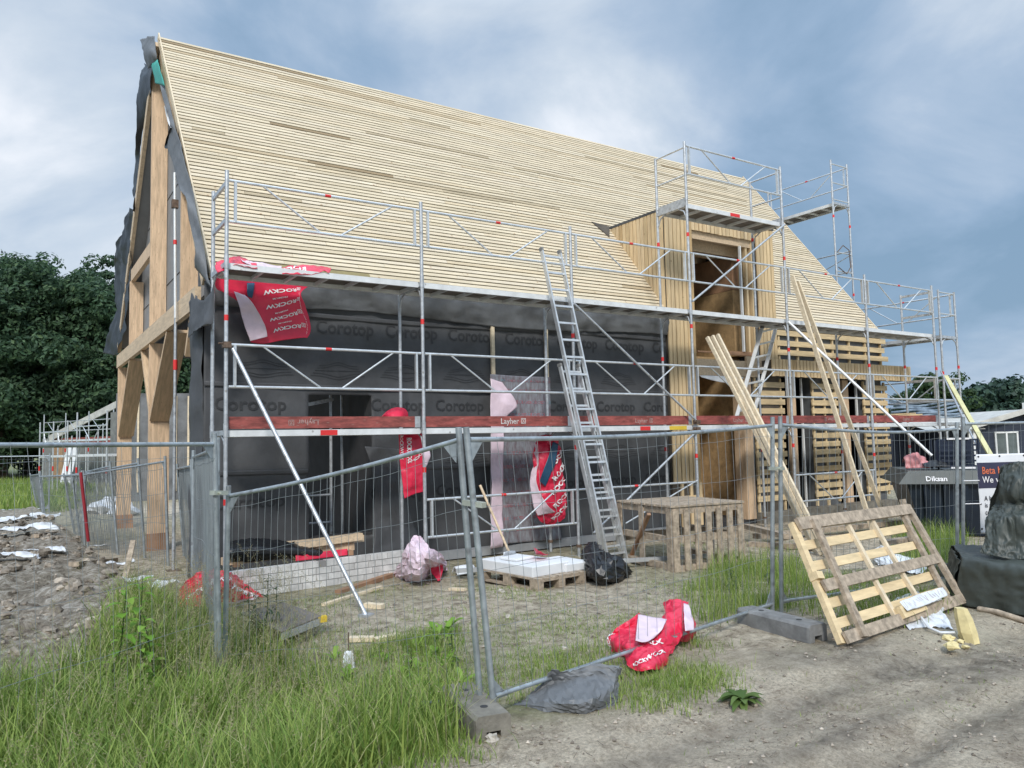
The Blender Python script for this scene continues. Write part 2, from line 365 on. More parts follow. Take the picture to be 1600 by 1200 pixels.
green = np.clip(np.maximum(yard_g*.55, sm(.3, .8, near_l)), 0, 1)*(1-road*.9)*(1-rub*.9); green = np.maximum(green, farm)
dc0, dc1 = W2(1120, 1000), W2(1560, 1030)
def _seg(x, y, a, b):
    vx, vy = b[0]-a[0], b[1]-a[1]; t = np.clip(((x-a[0])*vx+(y-a[1])*vy)/(vx*vx+vy*vy), 0, 1); return np.hypot(x-a[0]-t*vx, y-a[1]-t*vy)
_r = roadside(x_, y_)
rut_shade = sum(np.exp(-((_r-c_-.12*np.sin(x_*.7))/wd)**2) for c_, wd in ((.95, .13), (1.45, .09), (1.85, .12), (2.6, .2)))  # ruts darkened in colour: packed mud, plus shading their relief barely shows
damp_rut = np.clip(np.exp(-(_seg(x_, y_, dc0, dc1)/.42)**2)*1.1*sm(.3, .6, fbm(x_*2.2, y_*2.2, 4, 33))+.45*sm(.5, .72, fbm(x_*1.7+9, y_*1.7+2, 5, 31))+.85*rut_shade*(.4+.9*fbm(x_*3, y_*3, 3, 91)), 0, 1)*road
pb = W2(1500, 990); pale = np.exp(-(((x_-pb[0])/.55)**2+((y_-pb[1])/.3)**2))
col = np.stack([road, green, np.clip(rub, 0, 1), damp_rut], -1)
ca = me.color_attributes.new('ground_kind', 'FLOAT_COLOR', 'POINT'); ca.data.foreach_set('color', np.ascontiguousarray(col, np.float32).ravel())
fa = me.attributes.new('sawdust', 'FLOAT', 'POINT'); fa.data.foreach_set('value', np.ascontiguousarray(pale, np.float32))
gm = bpy.data.materials.new('ground_soil'); gm.use_nodes = True; t = gm.node_tree; b = t.nodes['Principled BSDF']; b.inputs['Roughness'].default_value = .95; b.inputs['Specular IOR Level'].default_value = .2
def q_(k, **kw):
    n = t.nodes.new(k)
    for a_, v_ in kw.items(): setattr(n, a_, v_)
    return n
tcg = q_('ShaderNodeTexCoord')
def gn(scale, det=6, ro=.6, dist=0):
    n = q_('ShaderNodeTexNoise'); n.inputs['Scale'].default_value = scale; n.inputs['Detail'].default_value = det; n.inputs['Roughness'].default_value = ro; n.inputs['Distortion'].default_value = dist
    t.links.new(tcg.outputs['Object'], n.inputs['Vector']); return n.outputs[0]
def ramp(inp, stops):
    n = q_('ShaderNodeValToRGB'); t.links.new(inp, n.inputs[0]); es = n.color_ramp.elements
    for i, (p_, c_) in enumerate(stops):
        q = es[i] if i < 2 else es.new(p_)
        q.position = p_; q.color = (*c_, 1)
    return n.outputs[0]
def mixc(f, a, b_):
    n = q_('ShaderNodeMix', data_type='RGBA')
    for s_, v_ in (('Factor', f), ('A', a), ('B', b_)):
        if hasattr(v_, 'links'): t.links.new(v_, n.inputs[s_])
        else: n.inputs[s_].default_value = v_ if s_ == 'Factor' else (*v_, 1)
    return n.outputs['Result']
def mth(op, a, b_):
    n = q_('ShaderNodeMath', operation=op)
    for i, v_ in enumerate((a, b_)):
        if hasattr(v_, 'links'): t.links.new(v_, n.inputs[i])
        else: n.inputs[i].default_value = v_
    n.use_clamp = op in ('MULTIPLY',)
    return n.outputs[0]
atn = q_('ShaderNodeAttribute', attribute_name='ground_kind'); spc = q_('ShaderNodeSeparateColor'); t.links.new(atn.outputs['Color'], spc.inputs[0])
sdn = q_('ShaderNodeAttribute', attribute_name='sawdust')
soil = ramp(gn(6, 12, .82, .3), [(.39, (.24, .195, .14)), (.61, (.76, .67, .52)), (.5, (.54, .46, .345))])
rdc0 = ramp(gn(2.6, 12, .80, .35), [(.38, (.42, .35, .275)), (.62, (.80, .71, .57)), (.5, (.66, .575, .455))])
rdc1 = ramp(gn(38, 8, .8), [(.40, (.68, .65, .61)), (.60, (1.2, 1.19, 1.17))])
mm_ = q_('ShaderNodeMix', data_type='RGBA', blend_type='MULTIPLY'); mm_.inputs['Factor'].default_value = 1; t.links.new(rdc0, mm_.inputs['A']); t.links.new(rdc1, mm_.inputs['B']); rdc = mm_.outputs['Result']
dmp_rut = ramp(gn(7, 12, .8), [(.40, (.19, .16, .125)), (.60, (.50, .435, .35))])
rubc = ramp(gn(7, 9, .75, .6), [(.38, (.13, .105, .08)), (.64, (.62, .57, .50)), (.5, (.33, .285, .225))])
grc = ramp(gn(9, 8, .7), [(.38, (.08, .10, .03)), (.62, (.27, .30, .12)), (.5, (.17, .20, .07))])
c0 = mixc(spc.outputs[0], soil, rdc)
gfac = mth('MULTIPLY', spc.outputs[1], ramp(gn(14, 6, .7), [(.30, (.55, .55, .55)), (.6, (1, 1, 1))]))
c0 = mixc(atn.outputs['Alpha'], c0, dmp_rut)
c0 = mixc(spc.outputs[2], c0, rubc)
c0 = mixc(gfac, c0, grc)
c0 = mixc(mth('MULTIPLY', sdn.outputs['Fac'], ramp(gn(20, 5), [(.4, (.2, .2, .2)), (.55, (1, 1, 1))])), c0, (.62, .56, .42))
# scattered chips and small stones
vo = q_('ShaderNodeTexVoronoi'); vo.inputs['Scale'].default_value = 22; t.links.new(tcg.outputs['Object'], vo.inputs['Vector'])
c0 = mixc(mth('MULTIPLY', ramp(vo.outputs['Distance'], [(.10, (1, 1, 1)), (.16, (0, 0, 0))]), ramp(gn(3, 3), [(.5, (0, 0, 0)), (.6, (1, 1, 1))])), c0, (.50, .47, .42))
t.links.new(c0, b.inputs['Base Color'])
bp = q_('ShaderNodeBump'); bp.inputs['Distance'].default_value = .08; bp.inputs['Strength'].default_value = 1; t.links.new(gn(11, 12, .8, .2), bp.inputs['Height']); t.links.new(bp.outputs[0], b.inputs['Normal'])
me.materials.append(gm)
go = bpy.data.objects.new('ground', me); COL.objects.link(go); tag(go, 'sandy building-site ground, bare and rutted with greenish patches', kind='structure'); go['category'] = 'ground'
def G(px, py):      # a point on the ground
    p = at(px, py, z=0)
    for _ in range(4): p = at(px, py, z=float(gz(p.x, p.y)))
    return p
def gp(x, y, dz=0): return V((x, y, float(gz(x, y))+dz))
# ------------------------------------------------------------------ text and cloth helpers
TXT = {}
def text2d(s, bold=.012, res=2):
    k = (s, bold)
    if k in TXT: return TXT[k]
    c = bpy.data.curves.new('t', 'FONT'); c.body = s; c.size = 1; c.offset = bold; c.resolution_u = res
    o = bpy.data.objects.new('t', c); COL.objects.link(o); bpy.context.view_layer.update()
    m = o.evaluated_get(bpy.context.evaluated_depsgraph_get()).to_mesh()
    v_ = np.array([tuple(q.co) for q in m.vertices])[:, :2]; f_ = [tuple(p.vertices) for p in m.polygons]
    bpy.data.objects.remove(o); bpy.data.curves.remove(c)
    TXT[k] = (v_, f_); return TXT[k]
def logo2d():       # a square with a small figure cut into it
    v_, f_ = [], []
    def rc(x0, y0, x1, y1): b_ = len(v_); v_.extend([(x0, y0), (x1, y0), (x1, y1), (x0, y1)]); f_.append((b_, b_+1, b_+2, b_+3))
    rc(0, 0, .7, .08); rc(0, .62, .7, .7); rc(0, .08, .08, .62); rc(.62, .08, .7, .62)
    b_ = len(v_); v_.extend([(.14, .12), (.24, .12), (.56, .58), (.46, .58)]); f_.append((b_, b_+1, b_+2, b_+3))
    b_ = len(v_); v_.extend([(.46, .12), (.56, .12), (.24, .58), (.14, .58)]); f_.append((b_, b_+1, b_+2, b_+3))
    return np.array(v_), f_
def put_text(mb, s, O, U, W_, size, bold=.012, flipx=False, rot180=False, shape=None):
    """lettering laid on a flat face: O = lower left, U = reading direction, W_ = up direction (unit vectors)"""
    v_, f_ = shape or text2d(s, bold); v_ = v_*size
    wd = v_[:, 0].max(); hg = size*.7
    if flipx: v_ = np.stack([wd-v_[:, 0], v_[:, 1]], 1)
    if rot180: v_ = np.stack([wd-v_[:, 0], hg-v_[:, 1]], 1)
    mb.add([V(O)+V(U)*a+V(W_)*b_ for a, b_ in v_], f_)
    return wd
def catmull(P, ts):
    P = np.asarray(P, float); n = len(P); o = []
    for t in ts:
        q = t*(n-1); i = min(int(q), n-2); f = q-i
        p0, p1, p2, p3 = P[max(i-1, 0)], P[i], P[i+1], P[min(i+2, n-1)]
        o.append(.5*((2*p1)+(-p0+p2)*f+(2*p0-5*p1+4*p2-p3)*f*f+(-p0+3*p1-3*p2+p3)*f**3))
    return np.array(o)
class Cloth:
    """a crumpled sheet through a grid of control points, with a real thickness"""
    def __init__(s, rows, nu=24, nv=24, amp=.02, fs=4, seed=0, thick=.004, linear=False, ridge=False, flat=False, fv=(1, 1, 1)):
        s.flat = flat
        rows = [[tuple(p) for p in r] for r in rows]
        tu, tv = np.linspace(0, 1, nu), np.linspace(0, 1, nv)
        if linear:
            A = np.array(rows, float); k = A.shape[1]
            a = np.array([[np.interp(tu, np.linspace(0, 1, k), r[:, c]) for c in range(3)] for r in A]).transpose(0, 2, 1)
            k2 = A.shape[0]; Gd = np.array([[np.interp(tv, np.linspace(0, 1, k2), a[:, i, c]) for c in range(3)] for i in range(nu)]).transpose(2, 0, 1)
        else:
            a = np.array([catmull(r, tu) for r in rows]); Gd = np.stack([catmull(a[:, i], tv) for i in range(nu)], 1)
        s.G = Gd; s.nrm()
        d = np.zeros((nv, nu))
        for j in range(nv):
            for i in range(nu):
                p = V([Gd[j, i][q_i]*fs*fv[q_i] for q_i in range(3)])+V((seed*7.3, seed*1.7, 0))
                v_ = MN.noise(p)+.5*MN.noise(p*2.1)+.28*MN.noise(p*4.7)
                if ridge: v_ = .8*(1-2*abs(MN.noise(p)))+.6*(1-2*abs(MN.noise(p*2.3+V((5, 3, 1)))))+.35*(1-2*abs(MN.noise(p*5.1+V((2, 8, 1)))))
                d[j, i] = v_
        s.G = s.G+s.N*(d*amp)[..., None]
        if flat: s.G = s.G+np.random.default_rng(seed).normal(0, amp*.28, s.G.shape)
        s.nrm(); s.th = thick
    def nrm(s):
        gu = np.gradient(s.G, axis=1); gv = np.gradient(s.G, axis=0); n = np.cross(gu, gv); s.N = n/(np.linalg.norm(n, axis=2, keepdims=True)+1e-9)
        if float((s.N.mean((0, 1))*(np.array(CAMP)-s.G.mean((0, 1)))).sum()) < 0: s.N = -s.N      # the printed side looks to the street
    def mesh(s, mb, keep=None):
        nv, nu, _ = s.G.shape; a = s.G+s.N*s.th/2; b_ = s.G-s.N*s.th/2
        vs = list(map(tuple, a.reshape(-1, 3)))+list(map(tuple, b_.reshape(-1, 3))); n = nv*nu; fs = []
        K = lambda j, i: 0 <= j < nv-1 and 0 <= i < nu-1 and (keep is None or keep(i/(nu-1), j/(nv-1)))
        for j in range(nv-1):
            for i in range(nu-1):
                if not K(j, i): continue
                q = (j*nu+i, j*nu+i+1, (j+1)*nu+i+1, (j+1)*nu+i); fs.append(q); fs.append(tuple(n+k for k in q[::-1]))
                for (dj, di, e0, e1) in ((-1, 0, q[0], q[1]), (0, 1, q[1], q[2]), (1, 0, q[2], q[3]), (0, -1, q[3], q[0])):
                    if not K(j+dj, i+di): fs.append((e1, e0, n+e0, n+e1))
        mb.add(vs, fs, not s.flat); return mb
    def samp(s, u, v, off):
        nv, nu, _ = s.G.shape; x = min(max(u, 0), 1)*(nu-1); y = min(max(v, 0), 1)*(nv-1); i, j = min(int(x), nu-2), min(int(y), nv-2); a, b_ = x-i, y-j
        P = s.G[j, i]*(1-a)*(1-b_)+s.G[j, i+1]*a*(1-b_)+s.G[j+1, i]*(1-a)*b_+s.G[j+1, i+1]*a*b_
        return V(P)+V(s.N[j, i])*off
    def text(s, mb, st, u0, v0, su, sv, off=.006, ang=0, bold=.012, flipx=False, rot180=False, shape=None):
        v_, f_ = shape or text2d(st, bold); v_ = v_.copy()
        if flipx: v_[:, 0] = v_[:, 0].max()-v_[:, 0]
        if rot180: v_ = np.stack([v_[:, 0].max()-v_[:, 0], .7-v_[:, 1]], 1)
        ca_, sa = math.cos(ang), math.sin(ang)
        mb.add([s.samp(u0+(a*ca_-b_*sa)*su, v0-(a*sa+b_*ca_)*sv, off) for a, b_ in v_], f_)
def jitter_bar(mb, a, b_, w_, h_, j=.004, upv=Z):
    a, b_ = V(a), V(b_); a = a+V([random.uniform(-j, j) for _ in range(3)]); b_ = b_+V([random.uniform(-j, j) for _ in range(3)])
    return mb.bar(a, b_, w_, h_, upv)
# ------------------------------------------------------------------ the timber house
X0, X1, YF, YE, ZE, YR, ZR = 2.06, 17.4, 10.7, 10.6, 4.07, 14.75, 9.2
SL = (ZR-ZE)/(YR-YE); sdir = V((0, 1, SL)).normalized(); snor = V((0, -SL, 1)).normalized(); slen = math.hypot(YR-YE, ZR-ZE)
YB = 20.0; SLB = (ZR-ZE)/(YB-YR); bs = V((0, -1, SLB)).normalized(); blen = math.hypot(YB-YR, ZR-ZE); bnor = V((0, SLB, 1)).normalized()
YB = 20.0
H = thing('timber_house', (9.7, 14.7, 0), 'large unfinished timber frame house with steep battened roof and black foil walls', 'house')
def onroof(px, py):
    d = (at(px, py, d=1)-CAMP); n = snor; q = V((0, YE, ZE)); t = (q-CAMP).dot(n)/d.dot(n); p = CAMP+d*t
    return p.x, int(((p-q).dot(sdir)-.01)/.0945)
OLD = []
for (pa, pb_) in (((490, 256), (875, 332)), ((570, 209), (760, 247)), ((910, 244), (1135, 298)), ((985, 275), (1165, 317)), ((800, 262), (905, 285)), ((690, 300), (800, 322)), ((380, 300), (470, 318)), ((640, 190), (700, 200)), ((300, 205), (350, 212))):
    (xa, ra_), (xb, rb_) = onroof(*pa), onroof(*pb_); OLD.append(((ra_+rb_)//2, xa, xb))
mb_old = MB()
mb = MB(); pitch_ = .0945; rows = int(slen/pitch_)
DX0, DX1, DZ = 10.44, 13.60, 6.15
def rpt(x, s_, off=0): return V((x, YE, ZE))+sdir*s_+snor*off
for i in range(rows):
    s0 = i*pitch_+.01; zc = ZE+(s0+.036)*sdir.z
    xl = X0+.03+.08*(1-i/rows); xr = 17.30+.28*(i/rows)
    segs = [(xl, xr)] if zc > DZ else [(xl, DX0-.01), (DX1+.01, xr)]
    for (ro, xa, xb) in OLD:
        if ro == i:
            segs = [q for (a, b_) in segs for q in ((a, min(b_, xa-.003)), (max(a, xb+.003), b_)) if q[1]-q[0] > .05]
            mb_old.bar(rpt(xa, s0+.037, .038), rpt(xb, s0+.037, .038), .066, .024, snor)
    for a, b_ in segs:
        x = a; first = True
        while x < b_-.01:
            l = random.uniform(.8, 4.6)*(.5 if first and random.random() < .5 else 1); first = False
            e_ = min(x+l, b_)
            if b_-e_ < .35: e_ = b_
            t_ = .024+random.uniform(-.003, .003); o_ = .036+random.uniform(0, .004)
            mb.bar(rpt(x+.002, s0+.037, o_), rpt(e_-.002, s0+.037+random.uniform(-.002, .002), o_), .066, t_, snor)
            x = e_
mb.build('roof_battens', M_roof, H); mb_old.build('weathered_battens', mat('weathered_batten', (.42, .34, .22), .8, var=.15, stretch=(1, 8, 8)), H)
mb = MB()      # dark underlay and counter battens under the roof battens
for a, b_, s0, s1 in ((X0+.07, DX0, 0, slen), (DX1, 17.36, 0, slen), (DX0, DX1, (DZ-ZE)/sdir.z, slen)):
    mb.add([rpt(a, s0, 0), rpt(b_, s0, 0), rpt(b_, s1, 0), rpt(a, s1, 0), rpt(a, s0, -.12), rpt(b_, s0, -.12), rpt(b_, s1, -.12), rpt(a, s1, -.12)],
           [(0, 1, 2, 3), (7, 6, 5, 4), (0, 4, 5, 1), (2, 6, 7, 3), (0, 3, 7, 4), (1, 5, 6, 2)])

def rpb(x, s_, off=0): return V((x, YB, ZE))+bs*s_+bnor*off
mb.add([rpb(X0+.1, 0), rpb(17.36, 0), rpb(17.36, blen), rpb(X0+.1, blen), rpb(X0+.1, 0, -.12), rpb(17.36, 0, -.12), rpb(17.36, blen, -.12), rpb(X0+.1, blen, -.12)],
       [(3, 2, 1, 0), (4, 5, 6, 7), (1, 5, 4, 0), (3, 7, 6, 2), (4, 7, 3, 0), (2, 6, 5, 1)])
mb.build('roof_underlay', M_cav, H)
mb = MB()
for i in range(int(blen/pitch_-.6)):   # battens of the rear slope
    s0 = i*pitch_+.01; mb.bar(rpb(X0+.1, s0+.037, .03), rpb(17.4, s0+.037, .03), .072, .024, bnor)
mb.build('rear_roof_battens', M_roof, H)
mb = MB()      # verge boards along both gable edges and a dark closing board beside the eave
mb.bar(rpt(17.32, -.02, .0), rpt(17.62, slen, .0), .03, .12, snor)
mb.build('verge_board', M_plank, H)
mb = MB(); mb.bar(rpt(X0+.115, -.02, .005), rpt(X0+.05, slen+.02, .005), .022, .13, snor)
mb.build('verge_board', M_plank, H)
mb = MB()
p0, p1 = at(375, 396, y=YE+.25), at(486, 424, y=YE+.05)
mb.bar(rpt(2.75, .14, .05), rpt(4.45, .14, .05), .24, .02, snor); mb.build('roof_board', mat('olive_board', (.27, .22, .10), .8, var=.15), H)
mb = MB(); mb.bar(rpt(6.4, .06, .055), rpt(10.3, .06, .055), .09, .02, snor); mb.build('eave_board', mat('orange_board', (.52, .31, .13), .8, var=.15, stretch=(1, 5, 5)), H)
mb = MB()      # a loose corner of underlay shows beside the dormer
a = rpt(10.0, (6.22-ZE)/sdir.z, .06); mb.prism([a, rpt(10.44, (6.16-ZE)/sdir.z, .06), rpt(10.22, (5.85-ZE)/sdir.z, .06)], snor*.006); mb.build('underlay_corner', M_cav, H)
# --- front wall: membrane over a wall slab, with the window opening
W0 = (3.46, 4.46, .50, 2.52)       # window opening x0 x1 z0 z1
mb = MB()
for a in ((X0+.12, W0[0], .1, 3.95), (W0[1], DX0, .1, 3.95), (W0[0], W0[1], .1, W0[2]), (W0[0], W0[1], W0[3], 3.95)):
    mb.span((a[0], YF+.02, a[2]), (a[1], YF+.28, a[3]))
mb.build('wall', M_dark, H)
xs0, xs1 = X0+.06, DX0-.02
wallc = Cloth([[(x, YF-.01+.02*math.sin(x*3+z), z) for x in np.linspace(xs0, xs1, 9)] for z in (3.98, 3.0, 2.0, 1.0, .02)], 150, 70, amp=.016, fs=2.2, seed=3, thick=.004)
fu = lambda x: (x-xs0)/(xs1-xs0); fv = lambda z: (3.98-z)/3.96
mb = wallc.mesh(MB(), keep=lambda u, v: not (fu(W0[0]) < u < fu(W0[1])-.006 and fv(W0[3]) < v < fv(W0[2])-.012))
MEM = mb.build('wall_membrane', M_mem, H)
mb = MB()
for z_, x_s, pit in ((3.33, 3.62, 1.06), (2.27, 2.32, 1.06), (.98, 2.30, 1.06)):
    x_ = x_s
    while x_ < 10:
        if not (W0[0]-.75 < x_ < W0[1]-.1 and z_ < 2.5):
            wallc.text(mb, 'Corotop', fu(x_), fv(z_), .245/(xs1-xs0), .245/3.96, off=.012, bold=.018)
        x_ += pit
# the grain pattern printed between the rows of words
for z_ in (2.83, 1.55):
    for k in range(8):
        xc = 2.9+k*1.05
        if W0[0]-.6 < xc < W0[1]+.1 and z_ < 2.5: continue
        for j in range(5):
            hw = .40-.03*j; pts = []
            for i in range(15):
                u_ = -1+2*i/14; pts.append((xc+u_*hw, z_+(j-2)*.035+.05*math.exp(-u_*u_*5)*(1 if j > 2 else -1)*(1 if j != 2 else 0)))
            for (xa, za), (xb, zb) in zip(pts, pts[1:]):
                mb.add([wallc.samp(fu(xa), fv(za-.004), .012), wallc.samp(fu(xb), fv(zb-.004), .012), wallc.samp(fu(xb), fv(zb+.004), .012), wallc.samp(fu(xa), fv(za+.004), .012)], [(0, 1, 2, 3)])
mb.build('printed_lettering', M_memprint, MEM)
mb = MB()      # overlapping seams of the foil
for z_, xa, xb in ((2.60, X0+.06, 10.4), (1.42, X0+.06, 3.5), (3.62, 3.3, 10.4), (1.42, 4.5, 7)):
    c = Cloth([[(x, YF-.035-.01*math.sin(x*2.2), z_+.035+.02*math.sin(x*.9)) for x in np.linspace(xa, xb, 8)], [(x, YF-.030-.01*math.sin(x*2.2), z_-.03+.02*math.sin(x*.9)) for x in np.linspace(xa, xb, 8)]], 60, 4, amp=.004, fs=3, thick=.006)
    c.mesh(mb)
mb.build('membrane_seam', M_mem, H)
flap = Cloth([[(x, YF-.16, 4.05) for x in np.linspace(X0+.1, DX0-.05, 9)], [(x, YF-.12-.03*math.sin(x*4), 3.85) for x in np.linspace(X0+.1, DX0-.05, 9)],
              [(x, YF-.05, 3.68-.05*math.sin(x*1.1)) for x in np.linspace(X0+.1, DX0-.05, 9)]], 120, 12, amp=.028, fs=3.2, seed=8, thick=.005, ridge=True)
flap.mesh(MB()).build('eave_membrane', M_memlight, H)
side = Cloth([[(X0+.05, YF, 3.72), (X0-.02, 11.15, 3.80), (X0+.04, 11.55, 3.66)], [(X0+.05, YF, 2.4), (X0+.0, 11.15, 2.4), (X0+.10, 11.72, 2.4)], [(X0+.05, YF, .05), (X0-.02, 11.15, .05), (X0+.1, 11.75, .05)]], 20, 60, amp=.03, fs=2.2, seed=9)
mb = side.mesh(MB()); mb.span((X0+.14, YF+.3, .05), (X0+.45, 11.7, 3.8)); mb.build('end_wall_membrane', M_mem, H)
fl = Cloth([[at(300, 455, x=X0), at(318, 470, x=X0-.02), at(335, 440, x=X0-.03)], [at(296, 500, x=X0-.06), at(318, 505, x=X0-.08), at(332, 500, x=X0-.05)], [at(293, 528, x=X0-.08), at(312, 512, x=X0-.1), at(330, 505, x=X0-.06)]], 14, 14, amp=.03, fs=5, seed=3)
fl.mesh(MB()).build('hanging_membrane', M_mem, H)
mb = MB()      # wooden battens on the membrane either side of the door opening
mb.span((6.50, YF-.085, 2.62), (6.56, YF-.045, 3.70)); mb.span((7.56, YF-.085, 2.62), (7.62, YF-.045, 3.72)); mb.span((6.50, YF-.085, .1), (6.56, YF-.046, 2.6)); mb.span((7.56, YF-.085, .1), (7.62, YF-.046, 2.6))
mb.span((6.48, YF-.088, 2.72), (7.63, YF-.048, 2.80))
mb.build('wall_batten', M_plank, H)
mb = MB(); mb.span((2.5, YF-.2, .02), (10.4, YF-.06, .14)); mb.build('base_rail', mat('base_board', (.30, .31, .32), .8), H)
# inner dark rooms (floor, rear wall, inner walls)
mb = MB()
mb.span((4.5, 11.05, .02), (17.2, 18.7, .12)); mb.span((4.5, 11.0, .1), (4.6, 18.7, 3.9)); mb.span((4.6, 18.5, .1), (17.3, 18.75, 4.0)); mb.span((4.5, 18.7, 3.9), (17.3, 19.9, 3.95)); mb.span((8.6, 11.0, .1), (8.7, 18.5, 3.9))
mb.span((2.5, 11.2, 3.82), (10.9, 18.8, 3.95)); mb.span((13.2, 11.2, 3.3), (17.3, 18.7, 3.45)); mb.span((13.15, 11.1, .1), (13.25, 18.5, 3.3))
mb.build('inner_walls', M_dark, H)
mb = MB(); mb.span((17.2, 10.75, .1), (17.36, 18.7, 4.0)); mb.prism([(17.2, YE+.1, 4.0), (17.2, YB-.1, 4.0), (17.2, YR, ZR-.2)], (.16, 0, 0)); mb.build('gable_wall', M_mem, H)
MB().add([rpb(X0+.04, .2, -.125), rpb(4.4, .2, -.125), rpb(4.4, blen-.1, -.125), rpb(X0+.04, blen-.1, -.125), rpb(X0+.04, .2, -.145), rpb(4.4, .2, -.145), rpb(4.4, blen-.1, -.145), rpb(X0+.04, blen-.1, -.145)], [(3, 2, 1, 0), (4, 5, 6, 7), (1, 5, 4, 0), (3, 7, 6, 2), (4, 7, 3, 0), (2, 6, 5, 1)]).build('soffit_panel', M_panel, H)
# gable panel behind the fins
mb = MB(); mb.prism([(2.34, YE+.12, 4.0), (2.34, YB-.12, 4.0), (2.34, YR, ZR-.18)], (.08, 0, 0)); mb.build('gable_panel', M_panel, H)
mb = MB()
for z_ in (4.72, 6.3, 7.7): mb.span((2.332, YE+.3+(z_-ZE)/SL, z_), (2.34, YB-.3-(z_-ZE)/SLB, z_+.012))
mb.build('panel_joints', M_dark, H)
# gable posts as deep laminated fins
def fin(y, z0, z1, d0=X0, d1=X0+.36, th=.07, m=M_lam, nm='post'):
    MB().span((d0, y, z0), (d1, y+th, z1)).build(nm, m, H)
zroof = lambda y: ZR-(abs(y-YR)*SL if y < YR else (y-YR)*SLB)
fin(15.05, 3.95, zroof(15.1)-.25, d1=X0+.27); fin(17.85, 3.95, 5.3, d1=X0+.26); fin(12.05, 3.95, zroof(12.05)-.22, d1=X0+.24)
fin(19.75, .30, 3.66, d1=X0+.30); fin(15.02, .30, 3.66, d1=X0+.34)
for y_ in (19.73, 15.0): MB().span((X0-.01, y_, -.2), (X0+.35, y_+.12, .30)).build('post_base', M_plank2, H)
mb = MB(); mb.span((X0-.01, 10.95, 3.66), (X0+.07, 20.0, 3.95)); mb.build('tie_beam', M_beam, H)
mb = MB(); mb.span((X0+.02, 15.1, 5.30), (X0+.10, 17.9, 5.55)); mb.build('collar_beam', M_lam, H)
def brace(ya, za, yb, zb):
    mb = MB(); d = V((0, yb-ya, zb-za)).normalized(); n = V((0, -d.z, d.y))*.035
    a, b_ = V((X0+.01, ya, za)), V((X0+.01, yb, zb)); mb.prism([a-n, b_-n, b_+n, a+n], (.32, 0, 0)); mb.build('brace', M_brace, H)
brace(15.0, 2.3, 13.3, 3.66); brace(15.08, 2.4, 16.2, 3.66); brace(19.7, 2.1, 17.9, 3.66); brace(11.75, 3.1, 11.35, 3.66)
mb = MB(); mb.bar(rpb(X0+.02, .1, -.1), rpb(X0+.02, blen-.1, -.1), .07, .2, Z); mb.build('rafter', M_beam, H)
mb = MB(); mb.bar(rpt(X0+.1, .1, -.2), rpt(X0+.1, slen-.3, -.2), .07, .2, Z); mb.build('rafter', M_beam, H)
# foil at the ridge and hanging from the gable
a, b_ = at(240, 55, x=X0), at(221, 64, x=X0)
Cloth([[at(219, 62, x=X0-.04), at(230, 58, x=X0-.03), at(241, 56, x=X0)], [at(225, 82, x=X0-.12), at(235, 80, x=X0-.10), at(245, 84, x=X0-.02)], [at(230, 108, x=X0-.05), at(238, 100, x=X0-.05), at(247, 96, x=X0)]], 14, 14, amp=.03, fs=3, seed=1).mesh(MB()).build('ridge_membrane', M_memlight, H)
Cloth([[at(236, 101, x=X0-.05), at(246, 93, x=X0-.04)], [at(241, 120, x=X0-.04), at(252, 115, x=X0-.04)], [at(242, 130, x=X0-.03), at(257, 134, x=X0-.03)]], 8, 8, amp=.01, fs=4).mesh(MB()).build('green_foil_patch', M_green, H)
Cloth([[at(227, 100, x=X0+.1), at(238, 100, x=X0-.05)], [at(216, 120, x=X0-.1), at(235, 135, x=X0-.04)], [at(215, 175, x=X0-.1), at(229, 170, x=X0)], [at(212, 222, x=X0-.1), at(220, 226, x=X0)], [at(210, 275, x=X0), at(216, 280, x=X0)], [at(206, 330, x=X0-.1), at(209, 330, x=X0)]],
      14, 50, amp=.05, fs=2, seed=5).mesh(MB()).build('hanging_black_membrane', M_memblack, H)
Cloth([[at(206, 325, x=X0), at(210, 328, x=X0)], [at(191, 355, x=X0-.1), at(207, 350, x=X0)], [at(177, 398, x=X0-.15), at(204, 400, x=X0)], [at(183, 420, x=X0), at(202, 440, x=X0)], [at(178, 490, x=X0), at(197, 500, x=X0)], [at(161, 552, x=X0-.1), at(184, 556, x=X0)]],
      22, 60, amp=.09, fs=1.5, seed=6).mesh(MB()).build('hanging_black_membrane', M_memblack, H)
def gable_flap(pts, seed=0, m=M_memlight, amp=.03):
    Cloth([[at(a[0], a[1], x=X0-.03-.05*random.random()), at(b_[0], b_[1], x=X0+.02)] for a, b_ in pts], 12, 30, amp=amp, fs=3, seed=seed).mesh(MB()).build('verge_membrane', m, H)
gable_flap([((250, 133), (258, 133)), ((258, 165), (264, 160)), ((266, 195), (273, 195)), ((262, 210), (278, 215)), ((263, 235), (285, 240)), ((273, 262), (292, 268)), ((281, 295), (301, 300)), ((291, 310), (307, 330)), ((296, 345), (315, 365)), ((303, 375), (321, 400)), ((306, 400), (324, 430)), ((304, 418), (330, 450))], 4)
gable_flap([((266, 195), (270, 200)), ((257, 228), (268, 210)), ((262, 232), (268, 225))], 6, M_memblack, .01)
gable_flap([((257, 165), (261, 172)), ((262, 190), (270, 192)), ((267, 200), (269, 196))], 7, M_wplas, .005)
